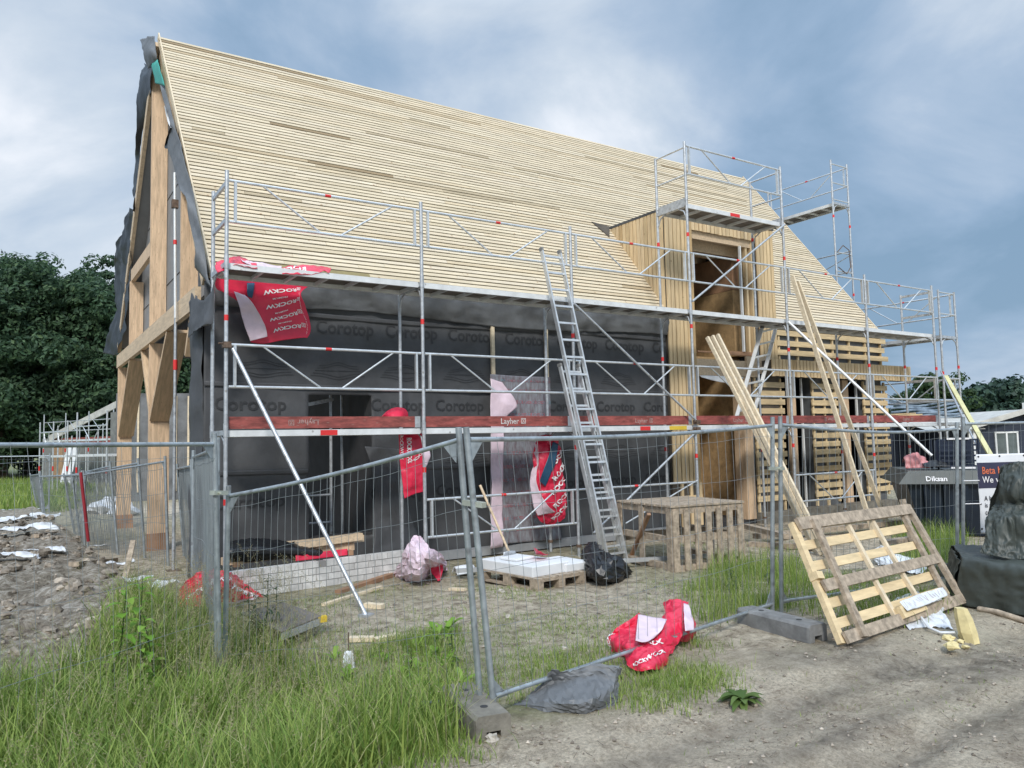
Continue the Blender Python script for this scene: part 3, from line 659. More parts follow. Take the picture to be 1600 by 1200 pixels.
# --- dormer
D_ = MB()
def vclad(mb, x0, x1, z0, z1, y, pit=.108, w_=.088, t_=.026, ztop=None):
    n = max(1, round((x1-x0)/pit)); pit = (x1-x0)/n
    for i in range(n):
        a = x0+i*pit+.008+random.uniform(-.002, .002); zt = ztop(a+w_/2) if ztop else z1
        mb.span((a, y-t_-random.uniform(0, .004), z0+random.uniform(0, .012)), (a+pit-.02, y-.003, zt))
mb = D_
vclad(mb, DX0, 11.17, .92, DZ, YF-.04); vclad(mb, 13.05, DX1, 3.35, DZ-.02, YF-.04)
vclad(mb, 11.17, 13.05, 5.84, DZ, YF-.02)
vclad(mb, 11.1, 11.19, .1, .92, YF-.04, pit=.09); 
n = 16; dd = (DZ-ZE)/SL
for i in range(n):      # the cheek facing left
    y0 = YF-.03+i*(dd+.0)/n; ya, yb = y0+.006, y0+dd/n-.014
    zl = zroof(ya)+.02 if ya > YE else 3.9
    zl = ZE+(ya-YE)*SL+.04
    if DZ-.04-zl < .05: continue
    mb.add([(DX0, ya, zl), (DX0, yb, zl+(yb-ya)*SL), (DX0, yb, DZ-.01), (DX0, ya, DZ-.01), (DX0-.026, ya, zl), (DX0-.026, yb, zl+(yb-ya)*SL), (DX0-.026, yb, DZ-.01), (DX0-.026, ya, DZ-.01)],
           [(3, 2, 1, 0), (4, 5, 6, 7), (0, 1, 5, 4), (1, 2, 6, 5), (2, 3, 7, 6), (3, 0, 4, 7)])
CL = mb.build('dormer_cladding', M_clad, H)
mb = MB(); mb.span((DX0+.005, YF-.035, .12), (11.16, YF+.3, DZ-.02)); mb.span((13.06, YF-.035, .12), (DX1-.01, YF+.3, DZ-.02)); mb.span((11.16, YF-.015, 5.86), (13.06, YF+.3, DZ-.02))
mb.prism([(DX0+.005, YF+.3, 4.3), (DX0+.005, YF+.3, DZ-.02), (DX0+.005, 12.35, DZ-.02)], (.1, 0, 0)); mb.prism([(DX1-.1, YF+.3, 4.3), (DX1-.1, YF+.3, DZ-.02), (DX1-.1, 12.35, DZ-.02)], (.09, 0, 0))
mb.build('dormer_wall', M_cav, H)
MB().span((DX0-.03, YF-.08, DZ-.02), (DX1+.02, 12.45, DZ+.03)).build('dormer_roof', M_mem, H)
mb = MB()
for y_ in np.arange(11.05, 13.6, .5): mb.span((11.17, y_, 5.62), (13.05, y_+.06, 5.84))
mb.span((11.17, YF+.31, 5.55), (13.05, YF+.36, 5.84)); mb.span((11.17, YF+.02, 5.70), (13.05, YF+.10, 5.86)); mb.build('ceiling_joist', M_beam, H)
mb = MB(); mb.span((12.75, 11.05, 3.45), (13.04, 13.2, 4.85)); mb.span((11.17, 13.2, 3.45), (13.04, 13.3, 4.9)); mb.span((11.0, 11.2, 3.3), (13.05, 13.3, 3.42)); mb.build('strand_board_wall', M_osb, H)
mb = MB(); mb.span((12.76, 11.06, 4.86), (13.04, 13.2, 5.6)); mb.span((11.17, 13.21, 4.91), (13.04, 13.31, 5.84)); mb.build('upper_shade_panel', M_plank2, H)  # dark brown panels stand in for the shade at the top of the opening
mb = MB()
for x_ in (12.68, 12.82, 12.96): mb.span((x_, YF-.01+(13.05-x_)*.2, 3.5), (x_+.055, YF+.12, 5.84))
mb.build('window_stud', M_clad, H)
mb = MB(); mb.span((12.60, YF-.02, 3.5), (12.63, YF+.03, 5.7)); mb.build('window_frame', M_wframe, H)
mb = MB(); mb.span((11.17, YF-.05, 2.98), (13.0, YF+.2, 3.14)); mb.span((11.17, YF-.045, 3.16), (12.95, YF+.2, 3.30)); mb.span((12.6, YF-.07, 3.05), (13.4, YF-.02, 3.4)); mb.build('lintel', M_beam, H)
mb = MB(); mb.span((12.2, YF+.02, 3.42), (13.0, YF+.06, 3.5)); mb.span((11.3, YF+.02, 3.44), (12.1, YF+.06, 3.47)); mb.build('floor_edge', M_plank2, H)
Cloth([[(11.22, YF-.06, 2.97), (11.9, YF-.08, 2.97), (12.5, YF-.06, 2.97)], [(11.28, YF-.07, 2.93), (11.9, YF-.09, 2.84), (12.45, YF-.07, 2.92)]], 16, 6, amp=.01).mesh(MB()).build('film_strip', M_wplas, H)
mb = MB(); mb.span((11.0, 12.4, .1), (13.1, 12.5, 3.3)); mb.span((11.0, 10.98, .1), (11.1, 12.4, 3.3)); mb.span((12.72, 10.98, .1), (12.8, 12.4, 3.3)); mb.build('strand_board_wall', M_osb, H)
mb = MB()
for x_ in (11.2, 11.62, 12.6): mb.span((x_, 11.75+.3*(x_-11), .1), (x_+(.34 if x_ == 11.62 else .12), 12.3, 2.95))
mb.span((12.5, YF-.02, .1), (12.75, YF+.25, 2.97)); mb.build('doorway_stud', M_lam, H)
mb = MB()
for x_ in (10.62, 10.86): mb.span((x_, YF-.08, .1), (x_+.06, YF-.045, .92))
mb.span((10.5, YF-.1, .62), (11.15, YF-.081, .68)); mb.build('base_batten', M_clad, H)
# --- slatted walls right of the doorway
mb = MB(); mb.span((DX1, YF+.02, 3.05), (17.4, YF+.25, 4.02)); mb.span((12.82, YF+.02, .1), (13.75, YF+.22, 3.05)); mb.span((14.72, YF+.02, .1), (15.62, YF+.22, 3.05)); mb.span((16.62, YF+.02, .1), (17.4, YF+.22, 3.05))
mb.build('wall', M_memlight, H)
def slats(x0, x1, z0, z1, n, nv, over=.03):
    mb = MB()
    for i in range(nv): x_ = x0+.03+(x1-x0-.10)*i/(nv-1); mb.span((x_, YF-.028, z0-random.uniform(.05, .3 if z0 < 1 else .06)), (x_+.045, YF+.018, z1+.05))
    for i in range(n):
        z_ = z0+(z1-z0)*(i+.5)/n+random.uniform(-.008, .008); mb.span((x0-random.uniform(0, over), YF-.056, z_-.057), (x1+random.uniform(0, over*1.8), YF-.030, z_+.057))
    mb.build('slat_grid', M_slat, H)
slats(12.82, 13.72, .40, 2.92, 14, 3); slats(14.70, 15.60, .40, 2.92, 14, 3); slats(16.58, 17.5, .40, 2.92, 14, 3); slats(DX1+.04, 17.45, 3.42, 4.05, 3, 7, .12)
mb = MB(); vclad(mb, 13.05, 18.1, 2.98, 3.34, YF-.30, pit=.112)
mb.build('canopy_cladding', M_clad, H)
MB().span((13.06, YF-.295, 3.0), (18.08, YF+.0, 3.32)).build('canopy', M_cav, H)
for x_ in (14.10, 16.0): MB().span((x_, YF+.10, .1), (x_+.22, YF+.16, 3.0)).build('door_post', M_lam, H)
for x_ in (14.46, 16.45): MB().span((x_, YF+.05, .2), (x_+.035, YF+.09, 3.0)).build('door_frame', M_wframe, H)
MB().span((12.8, YF-.25, -.1), (17.4, YF+.1, .22)).build('plinth', M_conc, H)
mb = MB(); mb.span((X0+.3, YF+.02, -.1), (12.8, YF+.1, .1)); mb.build('plinth', M_dark, H)
# printed film over the side door
fc = Cloth([[(6.46, YF-.10, 2.86), (7.0, YF-.11, 2.84), (7.64, YF-.10, 2.84)], [(6.42, YF-.13, 2.0), (7.0, YF-.11, 2.0), (7.63, YF-.11, 2.0)], [(6.35, YF-.20, 1.0), (7.0, YF-.14, 1.0), (7.62, YF-.16, 1.0)], [(6.28, YF-.30, .18), (7.0, YF-.22, .16), (7.66, YF-.26, .14)]], 26, 50, amp=.018, fs=2.6, seed=12)
FC = fc.mesh(MB()).build('door_film', M_film, H)
mb = MB(); mb2 = MB()
for i in range(11):
    for j in range(13):
        (mb if (i*3+j) % 5 < 3 else mb2).add([fc.samp(.25+.06*i, .05+.07*j+dz_, .007) for dz_ in ()] or [], [])
        fc.text((mb if (i+j) % 3 else mb2), 'ROCK', .22+.062*i, .06+.07*j, .055, .024, ang=math.pi/2*0, off=.007)
mb.build('film_print', M_filmp, FC); mb2.build('film_print', M_filmb, FC)
Cloth([[(6.42, YF-.16, 2.78), (6.62, YF-.2, 2.72)], [(6.40, YF-.2, 2.6), (6.86, YF-.24, 2.35)], [(6.38, YF-.2, 2.1), (6.66, YF-.2, 2.1)], [(6.34, YF-.25, 1.2), (6.56, YF-.24, 1.2)], [(6.24, YF-.36, .14), (6.5, YF-.32, .14)]], 10, 40, amp=.03, fs=3, seed=2).mesh(MB()).build('loose_film', M_bagw, H)
# foil drape beside the window, inner standing frame
Cloth([[(4.32, YF-.06, 1.75), (4.9, YF-.05, 1.7)], [(4.45, YF-.12, 1.2), (4.95, YF-.06, 1.2)], [(4.40, YF-.2, .6), (5.1, YF-.1, .5)], [(4.3, YF-.35, .2), (5.4, YF-.2, .1)]], 20, 40, amp=.05, fs=2.5, seed=15).mesh(MB()).build('foil_drape', M_mem, H)
# ------------------------------------------------------------------ scaffolds
SX, SY, Z1, BAY, WD = 2.1225, 9.4574, 1.992, 2.57, .73
def standard(root, p, z0, z1, m=None, marks=True, foot=True):
    mb = MB(); x, y = p; mb.tube((x, y, z0), (x, y, z1), .0242, 10)
    z = z0+2.0
    while z < z1-.15: mb.tube((x, y, z-.1), (x, y, z+.06), .0285, 10); z += 2
    o = mb.build('standard', m or M_steel, root)
    if marks:
        for k in range(int((z1-z0)/2)+1):
            zz_ = z0+1.35+2*k+random.uniform(-.3, .3)
            if zz_ < z1-.1: MB().tube((x, y, zz_), (x, y, zz_+.07), .0255, 10).build('red_band', M_red, o)
    if foot:
        MB().span((x-.075, y-.075, z0-.01), (x+.075, y+.075, z0+.0)).tube((x, y, z0), (x, y, z0+.3), .019, 8).tube((x, y, z0+.16), (x, y, z0+.2), .04, 8).build('base_jack', M_rust, o)
    return o
def truss_guard(root, a, b, h=.5, band=True, name='guardrail_frame'):
    a, b = V(a), V(b); d = (b-a).normalized(); l = (b-a).length; u = Z*h; mb = MB()
    mb.tube(a+d*.03, b-d*.03, .0185, 8); mb.tube(a-u+d*.03, b-u-d*.03, .0185, 8)
    for t_ in (.10, l-.10): mb.bar(a+d*t_, a+d*t_-u, .045, .028, d)
    mb.tube(a+d*.42, a+d*l*.45-u, .0125, 7); mb.tube(b-d*.42, a+d*l*.55-u, .0125, 7)
    o = mb.build(name, M_alu, root)
    if band: MB().tube(a+d*(l*.47), a+d*(l*.50), .0205, 8).build('red_band', M_red, o)
    return o
def rails(root, a, b, zs, r=.0175):
    for z_ in zs: MB().tube((a[0], a[1], z_), (b[0], b[1], z_), r, 8).build('guardrail', M_alu, root)
def deck(root, a, b, side, z, ribs=True, mside=None):
    """a planked deck between two standards a->b (2d), reaching 'side' (2d vector) inwards"""
    a, b = V((*a, z)), V((*b, z)); s_ = V((*side, 0)); d = (b-a).normalized(); sn = s_.normalized()
    a2, b2 = a+d*.04+sn*.05, b-d*.04+sn*.05; wv = sn*(s_.length-.10)
    mb = MB(); mb.bar(a2-Z*.03, b2-Z*.03, .03, .075); mb.bar(a2+wv-Z*.03, b2+wv-Z*.03, .03, .075)
    n = 7 if ribs else 3
    for i in range(n):
        p = a2+(b2-a2)*(i/(n-1)); mb.bar(p-Z*.035, p+wv-Z*.035, .035, .045)
    o = mb.build('deck', mside or M_aluw, root)
    m2 = MB(); hw = wv/2
    for k in (0, 1): m2.bar(a2+hw*(k+.5)-Z*.004, b2+hw*(k+.5)-Z*.004, hw.length-.012, .012)
    m2.build('deck_board', M_ply, o)
    return o
def transom(root, p, q, z, brk=True):
    mb = MB(); p, q = V((*p, z)), V((*q, z)); mb.bar(p, q, .045, .06)
    if brk:
        d = (q-p).normalized()
        for s_, e_ in ((p, d), (q, -d)): mb.path([s_-Z*.22+e_*.02, s_-Z*.10+e_*.07, s_-Z*.03+e_*.2], .014, 6)
    mb.build('transom', M_steel, root)
FS = thing('front_scaffold', (SX+7.7, SY+.36, 0), 'long two-level tube scaffold with decks standing along the front of the timber house', 'scaffold')
ZD2, ZD4 = Z1+2, Z1+3.86
so_ = [ (SX+i*BAY, SY) for i in range(7)]; si_ = [(SX+i*BAY, SY+WD) for i in range(7)]
tops_o = [Z1+3.1]*7; tops_o[3] = tops_o[4] = ZD4+1.1
tops_i = [Z1+3.05]+[ZD2+.0]*6; tops_i[3] = tops_i[4] = ZD4+1.02; tops_i[6] = Z1+3.0
for i in range(7):
    standard(FS, so_[i], 0, tops_o[i]); standard(FS, si_[i], 0, tops_i[i], marks=i > 2)
    for z_ in (Z1-.04, ZD2-.04): transom(FS, so_[i], si_[i], z_)
for i in range(6):
    a, b_ = so_[i], so_[i+1]
    deck(FS, a, b_, (0, WD-.05), Z1-.02, ribs=False); deck(FS, a, b_, (0, WD-.05), ZD2-.02)
    truss_guard(FS, (*a, Z1+3-.02), (*b_, Z1+3-.02)); truss_guard(FS, (*a, Z1+1), (*b_, Z1+1), band=i % 2 == 0)
    if i in (1, 4): truss_guard(FS, (*a, 1.02), (*b_, 1.02))
rails(FS, so_[2], so_[3], (1.02,))
MB().tube((SX+3*BAY-.05, SY-.05, 1.05), (SX+2*BAY+.9, SY-.05, .45), .0125, 7).build('guardrail_brace', M_alu, FS)
mr = MB().tube((SX+2*BAY+1.15, SY, 1.02), (SX+2*BAY+1.22, SY, 1.02), .0205, 8); mr.build('red_band', M_red, FS)
for i in range(6):
    a, b_ = so_[i], so_[i+1]; x0, x1 = a[0]+.05, b_[0]-.06; y_ = SY+.045
    if i == 5: x1 = b_[0]-.02
    mb = MB(); mb.span((x0, y_, Z1+.005), (x1, y_+.028, Z1+.15)); T = mb.build('toe_board', M_toe, FS, label='worn red toe board with white lettering')
    MB().span((x1-.05, y_-.004, Z1), (x1+.03, y_+.034, Z1+.15)).build('end_fitting', M_steel, T)
    mt = MB(); mat_ = M_chalk if i == 1 else M_chalk2
    off = {0: .75, 1: 1.25, 2: 1.25, 3: 1.0, 4: 1.05, 5: 1.2}[i]; s_ = .115 if i == 1 else .10
    O_ = V((a[0]+off, y_-.003, Z1+.04)); rot = i in (0, 4)
    if rot:
        w1 = put_text(mt, None, O_, X, Z, s_, shape=logo2d(), rot180=True); put_text(mt, 'Layher', O_+X*(w1+.04), X, Z, s_, rot180=True)
    else:
        w1 = put_text(mt, 'Layher', O_, X, Z, s_); put_text(mt, None, O_+X*(w1+.04), X, Z, s_, shape=logo2d())
    mt.build('printed_lettering', mat_, T)
for i, x_ in ((0, 1.15), (2, 1.35)): MB().span((so_[i][0]+x_, SY+.03, Z1-.085), (so_[i][0]+x_+.22, SY+.034, Z1-.02)).build('red_sticker', M_red, FS)
MB().span((so_[2][0]+2.0, SY+.03, Z1-.085), (so_[2][0]+2.4, SY+.034, Z1-.02)).build('yellow_sticker', M_yellow, FS)
# end guards on the left and right ends
for i in (0, 6):
    for zb in ((Z1+3-.05, Z1+3-.5) if i == 0 else (Z1+3-.05, Z1+2.45, Z1+.95, Z1+.5)): MB().bar((*so_[i], zb), (*si_[i], zb), .03, .05).build('end_guardrail', M_steel, FS)
# tower in front of the dormer
deck(FS, so_[3], so_[4], (0, WD-.05), ZD4, ribs=True)
for i in (3, 4):
    transom(FS, so_[i], si_[i], ZD4-.03); rails(FS, so_[i], si_[i], (ZD4+1.0, ZD4+.5))
truss_guard(FS, (*so_[3], ZD4+1.03), (*so_[4], ZD4+1.03)); MB().span((so_[3][0]+1.15, SY+.03, ZD4-.06), (so_[3][0]+1.4, SY+.034, ZD4)).build('red_sticker', M_red, FS)
for i in (3, 4): MB().bar((*so_[i], ZD4+.05), (*si_[i], ZD4+.05), .02, .10).build('toe_board', M_steel, FS)
# diagonal braces on the outside
def dtube(a, b, m=None, r=.0195, nm='diagonal_brace'): return MB().tube(a, b, r, 8).build(nm, m or M_steel, FS)
dtube((SX+2*BAY, SY-.05, ZD2-.12), (SX+3*BAY, SY-.05, Z1+.05)); dtube((SX+3*BAY, SY-.05, Z1-.1), (SX+2*BAY+.25, SY-.05, .35))
dtube((SX+3*BAY, SY-.05, ZD2+.12), (SX+4*BAY, SY-.05, ZD4-.05))
a = at(364, 545, y=SY-.05); foot_l = G(572, 962)
dtube(a, foot_l, r=.0243, nm='raker_tube'); MB().box(foot_l+V((0, 0, -.01)), (.12, .12, .06), Matrix.Rotation(.5, 3, 'Z')).build('raker_foot', M_steel, FS)
a = at(1232, 503, y=SY-.04)
b_ = at(1456, 712, d=13.2); dtube(a, b_, M_aluw, .026, 'raker_tube')
dtube(at(1470, 580, y=SY), at(1530, 705, d=13.5), r=.018, nm='raker_tube')
MB().bar(at(1478, 588, y=SY-.1), at(1548, 712, d=13.8), .08, .05).build('raker_beam', mat('pale_yellow_paint', (.62, .58, .30), .6, var=.1), FS)
# couplers
for p in ((SX, SY-.03, at(364, 545, y=SY).z+.04), (SX+3*BAY, SY-.04, Z1+.04), (SX+3*BAY, SY-.04, Z1-.08)):
    MB().box(p, (.09, .09, .07)).tube(V(p)+V((-.10, -.05, .01)), V(p)+V((.10, .05, .01)), .012, 6).build('coupler', M_rust, FS)
# scaffold along the right gable
def small_scaffold(name, loc, label, ox, iy, zd, pts, tops, guards=True, bottom=0):
    pass
GS = thing('gable_scaffold', (18.25, 13.3, 0), 'tall narrow tube scaffold with a high deck at the right gable of the house', 'scaffold')
gx0, gx1 = 17.93, 18.62; gys = [9.52, 12.09, 14.66, 17.2]
for k, y_ in enumerate(gys):
    t_ = (ZD2+1.05, Z1+6.95, Z1+6.95, ZD2+1.05)[k]
    standard(GS, (gx0, y_), 0, t_); standard(GS, (gx1, y_), 0, t_)
    for z_ in (Z1-.04, ZD2-.04)+((Z1+5.8,) if k in (1, 2) else ()): transom(GS, (gx0, y_), (gx1, y_), z_)
for k in range(3):
    a, b_ = (gx1, gys[k]), (gx1, gys[k+1])
    deck(GS, a, b_, (-.64, 0), ZD2); deck(GS, a, b_, (-.64, 0), Z1-.02, ribs=False)
    truss_guard(GS, (*a, ZD2+1), (*b_, ZD2+1)); truss_guard(GS, (*a, Z1+1), (*b_, Z1+1))
deck(GS, (gx1, gys[1]), (gx1, gys[2]), (-.64, 0), Z1+5.82); truss_guard(GS, (gx1, gys[1], Z1+6.85), (gx1, gys[2], Z1+6.85))
for z_ in (Z1+6.85, Z1+6.35, Z1+5.9, Z1+4.0, Z1+4.5): MB().tube((gx0, gys[1], z_), (gx1, gys[1], z_), .0175, 8).build('guardrail', M_alu, GS)
rails(GS, (gx1, gys[1]), (gx1, gys[2]), (Z1+4.05, Z1+4.6)); MB().tube((gx1, gys[1], Z1+4.5), (gx1, gys[2]-1, Z1+4.0), .0125, 7).build('diagonal_brace', M_alu, GS)
for z_ in (ZD2+1, ZD2+.5, Z1+1, Z1+.5): MB().tube((gx0, gys[0], z_), (gx1, gys[0], z_), .0175, 8).build('guardrail', M_alu, GS)
MB().path([(gx0+.05, gys[1]-.03, Z1+4.5), (gx0+.3, gys[1]-.03, Z1+4.7), (gx0+.55, gys[1]-.03, Z1+4.6), (gx0+.58, gys[1]-.03, Z1+4.15), (gx0+.4, gys[1]-.03, Z1+3.95), (gx0+.05, gys[1]-.03, Z1+4.1)], .012, 6).build('bent_hoop', M_rust, GS)
# scaffold seen inside the window opening
IS = thing('inner_scaffold', (4.5, 12, .1), 'short scaffold bay seen inside the dark window opening of the front wall', 'scaffold')
for p in ((4.02, 11.2), (4.38, 11.7)): MB().tube((*p, .12), (*p, 3.4), .0242, 8).build('standard', M_steel, IS)
for z_ in (.65, 1.05): MB().tube((3.6, 11.2, z_), (4.02, 11.2, z_+.0), .018, 8).build('guardrail', M_steel, IS)
MB().bar((3.55, 11.0, 2.36), (4.05, 11.2, 2.46), .03, .05).build('transom', M_steel, IS)
# porch prop behind the posts
PP = thing('adjustable_prop', (3.2, 13.5, 0), 'slim steel prop with a red collar standing behind the gable posts', 'prop')
pp = at(274, 560, y=12.4)
MB().tube((pp.x, 12.4, 0), (pp.x, 12.4, 3.8), .024, 8).build('inner_tube', M_steel, PP); MB().tube((pp.x, 12.4, 2.95), (pp.x, 12.4, 3.1), .032, 8).build('red_collar', M_red, PP)
MB().span((pp.x-.1, 12.3, -.01), (pp.x+.1, 12.5, .01)).build('base_plate', M_rust, PP)
PQ = thing('adjustable_prop', at(274, 480, x=2.3), 'white steel prop with a red band standing on the tie beam of the gable', 'prop')
mb = MB(); a, b_ = at(274, 497, x=2.0), at(273, 270, x=2.0); mb.tube(a, b_, .020, 8); mb.build('tube', M_aluw, PQ); MB().tube(a.lerp(b_, .5), a.lerp(b_, .53), .026, 8).build('red_collar', M_red, PQ)
MB().box(a.lerp(b_, .78), (.09, .09, .12)).build('coupler', M_rust, PQ)
# ------------------------------------------------------------------ ladders
def ladder(name, label, a0, a1, b0, b1, n, m=M_alu, second=None):
    """a0->a1 left stile, b0->b1 right stile"""
    a0, a1, b0, b1 = map(V, (a0, a1, b0, b1)); root = thing(name, (a0+b0)/2, label, 'ladder')
    def sec(a0, a1, b0, b1, n):
        for p, q in ((a0, a1), (b0, b1)): MB().bar(p, q, .026, .068, (b0-a0).cross(a1-a0)).build('stile', m, root)
        for i in range(n):
            t_ = (i+.6)/n; MB().bar(a0.lerp(a1, t_), b0.lerp(b1, t_), .03, .03, (a1-a0)).build('rung', m, root)
        mb = MB()
        for p, q in ((a0, a1), (b0, b1)):
            d = (q-p).normalized(); mb.bar(q-d*.03, q+d*.02, .034, .074, (b0-a0).cross(a1-a0)); mb.bar(p-d*.02, p+d*.05, .034, .076, (b0-a0).cross(a1-a0))
        mb.build('stile_cap', M_block, root)
    sec(a0, a1, b0, b1, n)
    if second: sec(*[V(q) for q in second[:4]], second[4])
g0, g1 = G(943, 878), G(980, 880); t0, t1 = at(838, 385, y=SY-.02), at(874, 393, y=SY-.02)
off = V((0, .085, 0))
g0 = V((g1.x-.34, g1.y, g1.z)); t0 = V((t1.x-.34, t1.y, t1.z))
m0, m1 = g0.lerp(t0, .02)+off, g1.lerp(t1, .02)+off
ladder('extension_ladder', 'tall aluminium extension ladder leaning on the scaffold in front of the black wall', g0, t0, g1, t1, 18, second=(m0, g0.lerp(t0, .62)+off-V((.05, 0, 0)), m1, g1.lerp(t1, .62)+off-V((.05, 0, 0)), 11))
a0, a1, b0, b1 = at(1150, 655, y=SY+.45), at(1191, 511, y=SY+.45), at(1177, 650, y=SY+.75), at(1214, 505, y=SY+.75)
ladder('access_ladder', 'short ladder slanting between the two scaffold decks beside the dormer opening', a0, a1, b0, b1, 7, m=M_aluw)
# ------------------------------------------------------------------ timber leaning on the scaffold
def plank_thing(name, label, a, b, w_, h_, m=M_plank, group=None, upv=Z, cat='plank'):
    return MB().bar(a, b, w_, h_, upv).build(name, m, None, label, cat, group)
LB = thing('timber_bundle', G(1284, 862), 'bundle of three long pale boards leaning on the scaffold below the dormer', 'timber')
for k in range(3):
    a, b_ = G(1276+k*9, 866+k*3), at(1105+k*8, 527-k*2, y=SY-.10+k*.0)
    MB().bar(a+V((0, 0, .02)), b_, .06, .045, V((1, 0, 0))).build('board', M_plank, LB)
for k, (p, q, yy) in enumerate((((1366, 838), (1238, 432), 0), ((1388, 826), (1246, 440), .05))):
    plank_thing('long_board', ('long pale board leaning on the scaffold, the left of two right of the dormer', 'long pale board leaning on the scaffold, the right of two right of the dormer')[k], G(*p)+V((0, 0, .02)), at(*q, y=SY-.08-yy), .08, .04, group='long boards leaning on the scaffold', upv=X)
# sawn pieces on the far end of the red toe board
SP = thing('board_stack', (17.0, SY+.3, Z1+.12), 'small heap of pale sawn boards lying on the lower scaffold deck at its right end', 'timber')
for k in range(7):
    x_ = 16.0+random.uniform(0, .5); MB().bar((x_, SY+.18+k*.05, Z1+.09+.03*(3-abs(k-3))), (x_+1.0, SY+.2+k*.05, Z1+.12+.03*(3-abs(k-3))), .05, .028).build('board', M_slat, SP)
# ------------------------------------------------------------------ site fences
def fence(label, TL, TR, BL, BR, n=31, sag=0, bow=.03, hor=(.03, .28, .5, .74, .95), seed=0, group='mesh site fence panels', thin=1.0, sides=4, wthin=1.0):
    TL, TR, BL, BR = map(V, (TL, TR, BL, BR)); rs = random.Random(seed)
    root = thing('mesh_fence', BL, label, 'fence', group)
    for a, b in ((BL, TL), (BR, TR)):
        d = (b-a).normalized(); MB().tube(a-d*.02, b+d*.035, .0212*thin, 10).build('post', M_fence, root)
    u = (TR-TL).normalized(); nrm_ = u.cross((TL-BL).normalized())
    def P(s, t_):      # s along, t up, with the bulge of a knocked-about panel
        p = BL.lerp(BR, s).lerp(TL.lerp(TR, s), t_)
        return p+nrm_*(bow*math.sin(s*math.pi)*math.sin(t_*math.pi)*(1+.4*math.sin(s*9+seed)))-Z*(sag*math.sin(s*math.pi)*(t_ if t_ > .5 else t_*.6))
    for t_, nm in ((.975, 'top_rail'), (.045, 'bottom_rail')):
        MB().path([P(.006+.988*i/10, t_) for i in range(11)], .0165*thin, 8).build(nm, M_fence, root)
    mb = MB()
    for i in range(1, n):
        s = i/n+rs.uniform(-.0015, .0015); ph = rs.uniform(-.003, .003)
        mb.path([P(s+ph*math.sin(k*2+i), .03+.955*k/6)+nrm_*.012 for k in range(7)], .0017*wthin, sides, False)
    for t_ in hor:
        mb.path([P(k/16, .03+.94*t_+.004*math.sin(k*1.3+t_*9))+nrm_*.012 for k in range(17)], .0017*wthin, sides, False)
    mb.build('wire_mesh', M_wire, root)
    up_ = (TL-BL).normalized()
    for c, s_, q in ((TL, 1, -1), (TR, -1, -1), (BL, 1, 1), (BR, -1, 1)):
        c0 = c+up_*(q*.06); MB().prism([c0+u*s_*.015-nrm_*.002, c0+u*s_*.13-nrm_*.002, c0+up_*q*.14+u*s_*.015-nrm_*.002], nrm_*.004).build('gusset', M_fence, root)
    return root, P
def D(px, py, d): return at(px, py, d=d)
C_TL, C_BL, C_TR, C_BR = D(729, 676, 5.10), D(772, 1108, 5.10), D(1207, 657, 7.62), D(1207, 957, 7.62)
fence('middle mesh fence panel whose bottom rail rises to the right over the black sheet', C_TL, C_TR, C_BL, C_BR, sag=.035, seed=1)
B_TR, B_BR = D(717, 676, 5.18), D(752, 1114, 5.18)
B_TL, B_BL = D(357, 766, 6.25), D(349, 1128, 6.25)
fence('sagging mesh fence panel whose top rail slopes down to the left', B_TL, B_TR, B_BL, B_BR, seed=2, bow=.05, sag=.03)
A_TR, A_BR = D(335, 684, 6.1), D(344, 1085, 6.1)
pl = at(30, 1200, z=-.06); dA = (V((pl.x, pl.y, A_BR.z))-A_BR); dA = dA.normalized()*3.5
A_BL = A_BR+dA+V((0, 0, .02)); A_TL = A_TR+dA+V((0, 0, .03))
fence('mesh fence panel at the near left, running out of the picture', A_TL, A_TR, A_BL, A_BR, seed=3)
D_TL, D_BL, D_TR, D_BR = D(1219, 656, 7.72), D(1221, 953, 7.72), D(1495, 664, 9.65), D(1496, 912, 9.65)
fence('mesh fence panel behind the leaning pallet frame', D_TL, D_TR, D_BL, D_BR, sag=.06, seed=4)
E_TL, E_BL = D(1505, 656, 9.7), D(1505, 908, 9.7)
E_TR, E_BR = E_TL+(rt*3.45+V((fw.x, fw.y, 0)).normalized()*.5), E_BL+(rt*3.45+V((fw.x, fw.y, 0)).normalized()*.5)
E_TR.z = E_TL.z; E_BR.z = E_BL.z
FE, PE = fence('mesh fence panel at the far right with the white banner on it', E_TL, E_TR, E_BL, E_BR, seed=5)
def clampf(a, b, label):
    a, b = V(a), V(b); mb = MB(); d = (b-a).normalized(); mb.bar(a-d*.045, b+d*.045, .05, .035); mb.tube(a.lerp(b, .5)-Y*.05, a.lerp(b, .5)+Y*.04, .009, 6)
    mb.build('fence_clamp', mat('zinc_clamp', (.52, .54, .46), .4, metal=.6), None, label, 'clamp', 'clamps joining the fence panels')
clampf(D(734, 786, 5.14), D(748, 788, 5.10), 'zinc clamp joining the two posts in the middle of the picture')
clampf(D(1208, 732, 7.6), D(1219, 732, 7.7), 'zinc clamp joining the two posts near the leaning boards')
clampf(D(338, 770, 6.1), D(346, 770, 6.15), 'brass-coloured clamp joining the two posts by the left corner of the scaffold')
